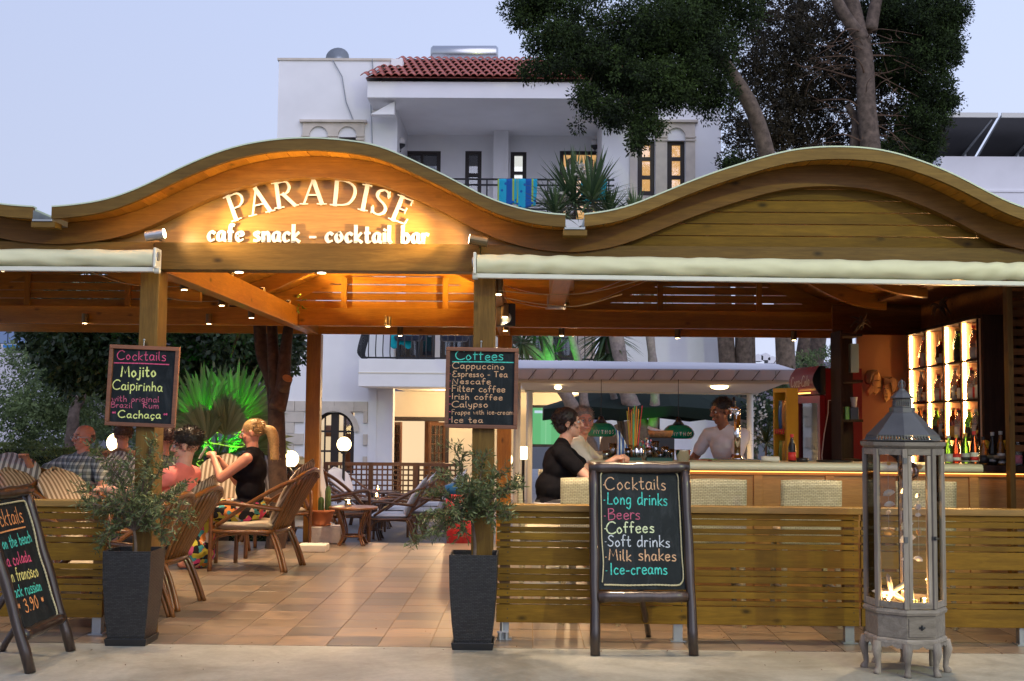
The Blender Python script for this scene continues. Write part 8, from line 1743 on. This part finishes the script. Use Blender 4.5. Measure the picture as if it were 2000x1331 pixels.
# soft grey green tree and hedges on the left
grl = leafmat('grey_green_leaf', (.05, .085, .035), (.24, .32, .12), .6, .3); hdl = leafmat('hedge_leaf', (.045, .07, .022), (.24, .29, .09), .6, .25)
t = thing('bushy_tree', 'soft grey-green bushy tree behind the hedge at the left edge', 'tree', (X_(150, 20), 20, ZG))
mb = MB(); P_, R_ = tr_path([(140, 850), (146, 800), (160, 775), (155, 740), (140, 715)], 19, 19.4, .12, .04, base=V(X_(138, 19), 19, ZG)); mb.tube(P_, R_, 8); limbs(mb, W(155, 778, 19.1), [W(120, 760, 18.6), W(175, 740, 18.8)], .03); limbs(mb, W(148, 735, 19.3), [W(100, 750, 18.8), W(90, 730, 18.8), W(60, 700, 19)], .03, wob=.2); mb.build('trunk', M['bark'], t, smooth=True)
crown('crown', grl, t, [(30, 760, 20, 60, 50, .8), (80, 720, 20, 50, 34, .7), (120, 760, 20.2, 80, 60, .9), (190, 790, 20.2, 80, 60, .9), (60, 830, 20, 70, 46, .8), (130, 840, 20, 70, 46, .8), (30, 700, 20.4, 30, 16, .4), (45, 690, 20, 26, 8, .3), (80, 780, 19.4, 50, 30, .5), (235, 830, 19.6, 60, 50, .8), (10, 860, 19.6, 50, 50, .6), (290, 820, 20.4, 80, 70, .9), (200, 740, 20.6, 60, 30, .6), (-40, 760, 20, 60, 70, .8)], 750, .22, 12, .075, .028, up=.2, gate=-.28, gs=3.2, spread=.6)
def hedge(px0, px1, py0, py1, Y, dpt, label):
    t = thing('hedge', label, 'hedge', (X_((px0 + px1) / 2, Y), Y, ZG), 'clipped hedges in the garden'); x0, x1 = X_(px0, Y, py0), X_(px1, Y, py0); z1 = wz(py0, Y, px0); z0 = ZG
    MB().bb(x0 + .06, x1 - .06, Y + .06, Y + dpt - .06, z0, z1 - .07).build('inner_twigs', flat('hedge_inside', (.012, .018, .008), .95), t)
    N_ = int(9000 * (x1 - x0) * 1.0); P = np.stack([rng.uniform(x0, x1, N_), Y + rng.random(N_) ** 2.2 * dpt, z0 + (z1 - z0) * (1 - rng.random(N_) ** 1.7)], 1); P[:, 2] += .03 * np.sin(P[:, 0] * 5) + .02 * np.sin(P[:, 0] * 13); ok = (P[:, 1] < Y + .12) | (P[:, 2] > z1 - .12); P = P[ok]; D = np.stack([rng.normal(size=len(P)) * .6, -np.ones(len(P)) * .6, rng.normal(size=len(P)) * .5 + .5], 1)
    cloud('foliage', hdl, t, P, D, rng.uniform(.025, .05, len(P)), rng.uniform(.014, .026, len(P)), rnd=np.clip(.5 + .5 * noise3(P, 9), 0, 1))
hedge(-40, 84, 868, 960, 16.6, 1.0, 'higher clipped hedge at the left edge behind the armchairs'); hedge(42, 262, 882, 965, 15.4, .9, 'clipped hedge behind the man in the checked shirt'); hedge(322, 560, 905, 965, 16.5, .8, 'low dark hedge behind the fan palm'); 
# ------------------------------------------------------------------ fan palm lit green from below
pal = leafmat('fan_palm_leaf', (.14, .20, .08), (.42, .48, .25), .5, .3); Yp = 14.4
t = thing('fan_palm', 'big fan palm lit green from below, its trunk wound with a light cord', 'palm', (X_(425, Yp), Yp, -.2))
hub0 = W(425, 900, Yp); pm = MB(); C_ = []; D_ = []; L_ = []; W_ = []
FANS = [(398, 850, 100, 165, 108, -.15), (458, 842, 72, 165, 112, .1), (368, 872, 135, 140, 95, .15), (425, 822, 95, 150, 105, .5), (360, 900, 170, 120, 70, -.2), (495, 893, 5, 120, 70, .1), (345, 915, 200, 110, 60, .2), (440, 870, 85, 120, 80, -.4), (405, 880, 110, 120, 75, -.45)]
for fi, (hx, hy_, ang, spread_, Lp, dy) in enumerate(FANS):
    hb_ = W(hx, hy_ - 18, Yp + dy); MB().tube(smooth_pts([hub0, hub0.lerp(hb_, .5) + V(0, -.02, .03), hb_], 4), .012, 6).build('leaf_stalk', flat('palm_stalk', (.16, .22, .06), .5) if fi == 0 else bpy.data.materials['palm_stalk'], t)
    mb = MB(); nb_ = 38; k_ = Yp / F * 1.18
    for i in range(nb_):
        a = R(ang + spread_ * (i / (nb_ - 1) - .5)); L = Lp * k_ * (1.0 - .30 * abs(i / (nb_ - 1) - .5) * 2) * random.uniform(.86, 1.1); d = V(math.cos(a), dy * .8 + .12 * (i % 2) - .06 + random.uniform(-.05, .05), math.sin(a)).normalized()
        sd = V(-math.sin(a), 0, math.cos(a)); p1 = hb_ + d * L * .45; p2 = hb_ + d * L * .82; p3 = hb_ + d * L + V(0, 0, -L * .06 - (L * .22 if random.random() < .3 else 0)); w_ = .027
        mb.add([hb_, p1 - sd * w_ + V(0, .012, 0), p1, p1 + sd * w_ + V(0, .012, 0), p2 - sd * w_ * .6, p2 + sd * w_ * .6, p3], [(0, 1, 2), (0, 2, 3), (1, 4, 2), (2, 5, 3), (2, 4, 5), (4, 6, 5)])
    o = mb.build('fan_leaf', pal, t); at_ = o.data.attributes.new('rnd', 'FLOAT', 'POINT'); at_.data.foreach_set('value', np.repeat(rng.random(nb_), 7).astype('f'))
# grassy dead fronds round the base
N_ = 700; a = rng.uniform(0, 2 * math.pi, N_); P = np.array(W(425, 880, Yp)) + np.stack([np.cos(a) * .12, np.sin(a) * .12, rng.uniform(-.25, .15, N_)], 1); D = np.stack([np.cos(a) * 1.0, np.sin(a) * .6, rng.uniform(-.9, .9, N_)], 1); cloud('fringe', grl, t, P, D, rng.uniform(.2, .55, N_), .010)
MB().tube([V(hub0.x, Yp, -.3), hub0 + V(0, 0, .1)], [.16, .13], 12).build('trunk', M['bark'], t, smooth=True)
ropeg = emis('green_light_cord', (.45, .85, .08), 1.1); mb = MB()
for (c1, rw, y_) in ((430, 58, 848), (428, 50, 868), (425, 36, 905)):
    mb.tube([W(c1 + rw * math.cos(q), y_ + 5 * math.sin(q * 2 + c1), Yp) + V(0, -.3 * math.sin(q) - .05, 0) for q in [i * math.pi / 12 for i in range(25)]], .007, 5)
mb.build('light_cord', ropeg, t, kind='stuff')
def greenlamp(loc, tgt, en, lab, size=80):
    t = thing('green_spotlight', lab, 'spotlight', loc, 'green garden spotlights'); d = (Vector(tgt) - Vector(loc)).normalized(); c_ = Vector(loc)
    MB().tube([c_ - d * .06, c_ + d * .03], .04, 12).build('housing', M['black'], t); MB().tube([c_ + d * .031, c_ + d * .034], .034, 12).build('lens', emis('green_lens', (.05, 1, .03), 6) if 'green_lens' not in bpy.data.materials else bpy.data.materials['green_lens'], t); MB().tube([c_ - d * .02, c_ - V(0, 0, .12)], .01, 6).build('spike', M['black'], t)
    spot('green_beam', c_ + d * .04, tgt, en, (.04, 1, .02), size, .7, .03)
greenlamp(W(405, 897, Yp - .35), W(405, 790, Yp), 80, 'green spotlight at the front of the fan palm', 85); greenlamp(W(452, 897, Yp - .3), W(458, 790, Yp + .1), 85, 'green spotlight at the right foot of the fan palm', 70)
# ------------------------------------------------------------------ yuccas
yuc = leafmat('yucca_leaf', (.03, .065, .03), (.13, .19, .075), .45, .25)
def rosette(t, px, py, Y, Lpx, n_, lo=-40, hi=85, name='leaf_rosette'):
    c_ = W(px, py, Y); k_ = Y / F; mb = MB(); rr = []
    for i in range(int(n_ * 1.5)):
        a = random.uniform(0, 2 * math.pi); e_ = R(random.uniform(lo, hi)); L = Lpx * 1.3 * k_ * random.uniform(.75, 1.08); d = V(math.cos(a) * math.cos(e_), math.sin(a) * math.cos(e_), math.sin(e_)); sd = d.cross(V(0, 0, 1)); sd = sd.normalized() if sd.length > .05 else V(1, 0, 0); up_ = sd.cross(d); w_ = .024 * L ** .5
        p0_ = c_ + d * .03; p1_ = c_ + d * L * .35; p2_ = c_ + d * L * .72 - V(0, 0, L * .03); p3_ = c_ + d * L - V(0, 0, L * .10 * math.cos(e_))
        mb.add([p0_ - sd * w_ * .5, p0_ + sd * w_ * .5, p1_ - sd * w_ + up_ * w_ * .3, p1_, p1_ + sd * w_ + up_ * w_ * .3, p2_ - sd * w_ * .65 + up_ * w_ * .2, p2_ + sd * w_ * .65 + up_ * w_ * .2, p3_], [(0, 1, 3), (0, 3, 2), (1, 4, 3), (2, 3, 5), (3, 6, 5), (3, 4, 6), (5, 6, 7)]); rr += [random.random()] * 8
    o = mb.build(name, yuc, t); at_ = o.data.attributes.new('rnd', 'FLOAT', 'POINT'); at_.data.foreach_set('value', rr)
yb = plain('pale_yucca_bark', (.27, .22, .19), .95, .3, 22, .9)
def yucca(label, base_px, Yb, paths, ros, flowers=()):
    t = thing('yucca_tree', label, 'yucca', (X_(base_px, Yb, 950), Yb, ZG), 'yucca trees behind the bar'); mb = MB()
    for pts, r0, r1 in paths: P_, R_ = tr_path(pts, Yb, Yb, r0, r1); mb.tube(P_, [r * (1 + .08 * math.sin(i * 2.1)) for i, r in enumerate(R_)], 10)
    mb.build('trunk', yb, t, smooth=True)
    for q in ros: rosette(t, *q)
    for (px, py, h_) in flowers:
        c_ = W(px, py, Yb - .1); N_ = 260; P = np.array(c_) + np.stack([rng.normal(size=N_) * .08, rng.normal(size=N_) * .07, rng.uniform(-.5, .5, N_) * h_], 1); cloud('flower_panicle', flowm, t, P, rng.normal(size=(N_, 3)) - np.array([0, 0, .5]), rng.uniform(.05, .08, N_), .035)
flowm = leafmat('cream_yucca_flower', (.55, .50, .42), (.78, .75, .66), .6, .3)
yucca('tallest yucca whose spiky heads rise behind the roof trough, with cream flowers', 1225, 17, [([(1262, 1000), (1262, 870), (1238, 800), (1222, 760), (1200, 640), (1170, 520), (1140, 440)], .15, .08), ([(1200, 640), (1215, 560), (1238, 440)], .07, .05), ([(1190, 600), (1110, 520), (1090, 440)], .07, .05)],
      [(1120, 398, 17, 92, 75, -20, 85), (1155, 393, 16.8, 88, 70, -20, 80), (1085, 418, 16.8, 62, 55, -20, 80), (1190, 420, 17, 55, 45, -10, 80), (1240, 425, 16.9, 52, 34, 10, 85), (1130, 350, 17.1, 40, 22, 0, 85)], [(1132, 335, .22), (1090, 395, .25), (1245, 415, .12)])
yucca('leaning yucca trunk left of the others, green lit leaves above the canopy', 1155, 16.8, [([(1168, 1000), (1160, 900), (1135, 830), (1105, 770), (1075, 715), (1068, 650), (1060, 560)], .11, .08), ([(1080, 725), (1045, 690), (1010, 665), (960, 645)], .09, .06), ([(1150, 860), (1140, 780), (1133, 720), (1116, 655), (1105, 580)], .075, .05)],
      [(1020, 670, 16.6, 62, 46, -60, 60), (1085, 690, 17.0, 45, 22, -60, 70), (1050, 640, 16.8, 60, 40, -60, 60)])
yucca('yucca with a drooping leaf head right of the chalkboard, above the canopy', 1200, 17.4, [([(1215, 860), (1213, 830), (1200, 780), (1192, 740), (1188, 660), (1184, 600)], .055, .05)], [(1185, 650, 17.4, 70, 80, -75, 30), (1190, 690, 17.2, 50, 40, -80, 10)])
yucca('slim upright yucca trunk wound with green light, right of the parasol pole', 1270, 16.9, [([(1262, 920), (1272, 850), (1279, 790), (1276, 720), (1268, 640), (1262, 560)], .085, .055)], [(1265, 560, 17, 60, 40, -40, 80)])
greenlamp(W(1262, 880, 16.4), W(1275, 780, 16.9), 14, 'green spotlight at the foot of the slim yucca trunk', 50); greenlamp(W(1090, 735, 16.2), W(1085, 680, 16.9), 30, 'green spotlight among the yucca stems above the canopy', 80)
# shrub with pale flowers right of the canopy, little dracaena, green lit tufts
t = thing('flowering_shrub', 'dark leafy shrub with small pale blossoms between canopy post and yellow rack', 'shrub', (X_(1490, 17), 17, ZG))
crown('foliage', dkl, t, [(1495, 790, 17, 34, 50, .5), (1500, 850, 16.8, 34, 40, .4), (1510, 760, 17.2, 50, 30, .5), (1560, 745, 18, 60, 26, .5), (1480, 850, 16.8, 20, 50, .3)], 700, .12, 9, .06, .03, gate=-.5, gs=6); P, d = ell_pts(1478, 820, 16.5, 18, 55, .2, 110); cloud('blossoms', flowm, t, P, d, .05, .045)
t = thing('dracaena', 'small spiky dracaena standing behind the rolled cloth on the bar', 'plant', (X_(1496, 13), 13, ZG)); MB().tube([W(1496, 1000, 13), W(1496, 872, 13)], .012, 6).build('stem', yb, t); rosette(t, 1496, 868, 13, 34, 34, -10, 85)
t = tag(crown('juniper_bush', grl, None, [(1600, 710, 21, 50, 16, .6), (1560, 716, 21, 30, 12, .5), (1640, 700, 21, 30, 20, .5)], 700, .14, 9, .06, .022, up=.5, gate=-.5), 'feathery green bush top behind the red fridge header', 'bush')
# ------------------------------------------------------------------ far things
hm = plain('hazy_hill_scrub', (.11, .09, .105), .95, .35, .05, 0); mb = MB()
mb.surf(lambda u, v_: V(-500 + 1100 * u, 300 + 160 * v_, -2 + 42 * math.sin(v_ * math.pi / 2) * (.75 + .22 * math.sin(u * 9) + .1 * math.sin(u * 23 + 1))), 80, 10)
tag(mb.build('hills', hm, smooth=True), kind='structure')
for i, (px, py) in enumerate(((1478, 702), (1492, 700), (1462, 708), (1505, 706))): 
    c_ = W(px, py, 120); tag(MB().box(c_, (.9, 2, .5)).prism([(c_.x - .5, c_.z + .25), (c_.x + .5, c_.z + .25), (c_.x, c_.z + .5)], c_.y - 1, c_.y + 1).build('far_house', M['white']), ('tiny white house on the hillside, second from left', 'tiny white house on the hillside, highest', 'tiny white house on the hillside nearest the tree trunk', 'tiny white house on the hillside, rightmost')[i], 'house', 'white houses on the far hillside')
t = thing('glass_office_building', 'distant building with a blue glass grid front at the left edge', 'building', (X_(10, 48), 50, ZG)); x0, x1 = X_(-150, 48, 650), X_(62, 48, 650); zz0, zz1 = wz(672, 48, 10), wz(560, 48, 10)
MB().bb(x0, x1, 48, 54, ZG, zz0).build('wall', plain('grey_white_render', (.60, .58, .62), .8, .05, 2), t); MB().bb(x0, x1, 48.1, 54, zz0 + .002, zz1).build('core', flat('blue_glass_core', (.08, .12, .2), .2), t)
npx = 9
for i in range(npx):
    for j in range(4):
        a = x0 + (x1 - x0) * i / npx; w_ = (x1 - x0) / npx; MB().bb(a + .03, a + w_ - .03, 48.03, 48.09, zz0 + (zz1 - zz0) * j / 4 + .03, zz0 + (zz1 - zz0) * (j + 1) / 4 - .03).build('pane', flat('blue_window_glass', (.18, .26, .42), .08) if i + j == 0 else bpy.data.materials['blue_window_glass'], t)
MB().bb(X_(10, 47.8, 676), X_(46, 47.8, 676), 47.6, 48, wz(680, 47.8, 20), wz(674, 47.8, 20)).build('blue_awning', flat('blue_awning_cloth', (.03, .2, .5), .6), t)
t = thing('white_annex', 'plain white building with solar panels on its roof at the right edge', 'building', (X_(1960, 30), 32, ZG)); x0, x1 = X_(1838, 30, 400), X_(2300, 30, 400); z1 = wz(306, 30, 1900)
MB().bb(x0, x1, 30, 38, ZG, z1).build('wall', M['white'], t); zl2 = wz(372, 30, 1950); MB().bb(x0 + .4, x1, 29.97, 29.998, zl2 - .05, zl2).build('string_course', M['white'], t)
dk_ = flat('solar_panel_dark', (.04, .04, .045), .35); k = 0
for a, b_ in ((1826, 1925), (1932, 2030), (2036, 2130)):
    p0_, p1_ = W(a, 303, 30.0), W(b_, 300, 30.0); top = wz(263, 31, 1900)
    sp_ = thing('solar_collector', ('tilted dark solar panel nearest the cypress', 'tilted dark solar panel at the right picture edge', 'solar panel beyond the right picture edge')[k], 'solar panel', ((p0_ + p1_) / 2), 'solar panels on the white annex'); k += 1
    MB().hexa([V(p0_.x, 29.2, top), V(p1_.x, 29.2, top), V(p1_.x, 31.2, p1_.z - .1), V(p0_.x, 31.2, p0_.z - .1), V(p0_.x, 29.2, top + .06), V(p1_.x, 29.2, top + .06), V(p1_.x, 31.2, p1_.z), V(p0_.x, 31.2, p0_.z)]).build('panel', dk_, sp_)
    MB().tube([V(p1_.x - .1, 29.3, top - .02), V(p1_.x - .4, 31, z1)], .035, 6).tube([V(p1_.x - .3, 30.6, z1), V(p1_.x - .3, 30.6, top - .05)], .035, 6).build('support', M['galv'], sp_)
    MB().bb(p0_.x, p1_.x, 29.15, 29.2, top - .02, top + .1).build('frame_edge', M['whitem'], sp_)
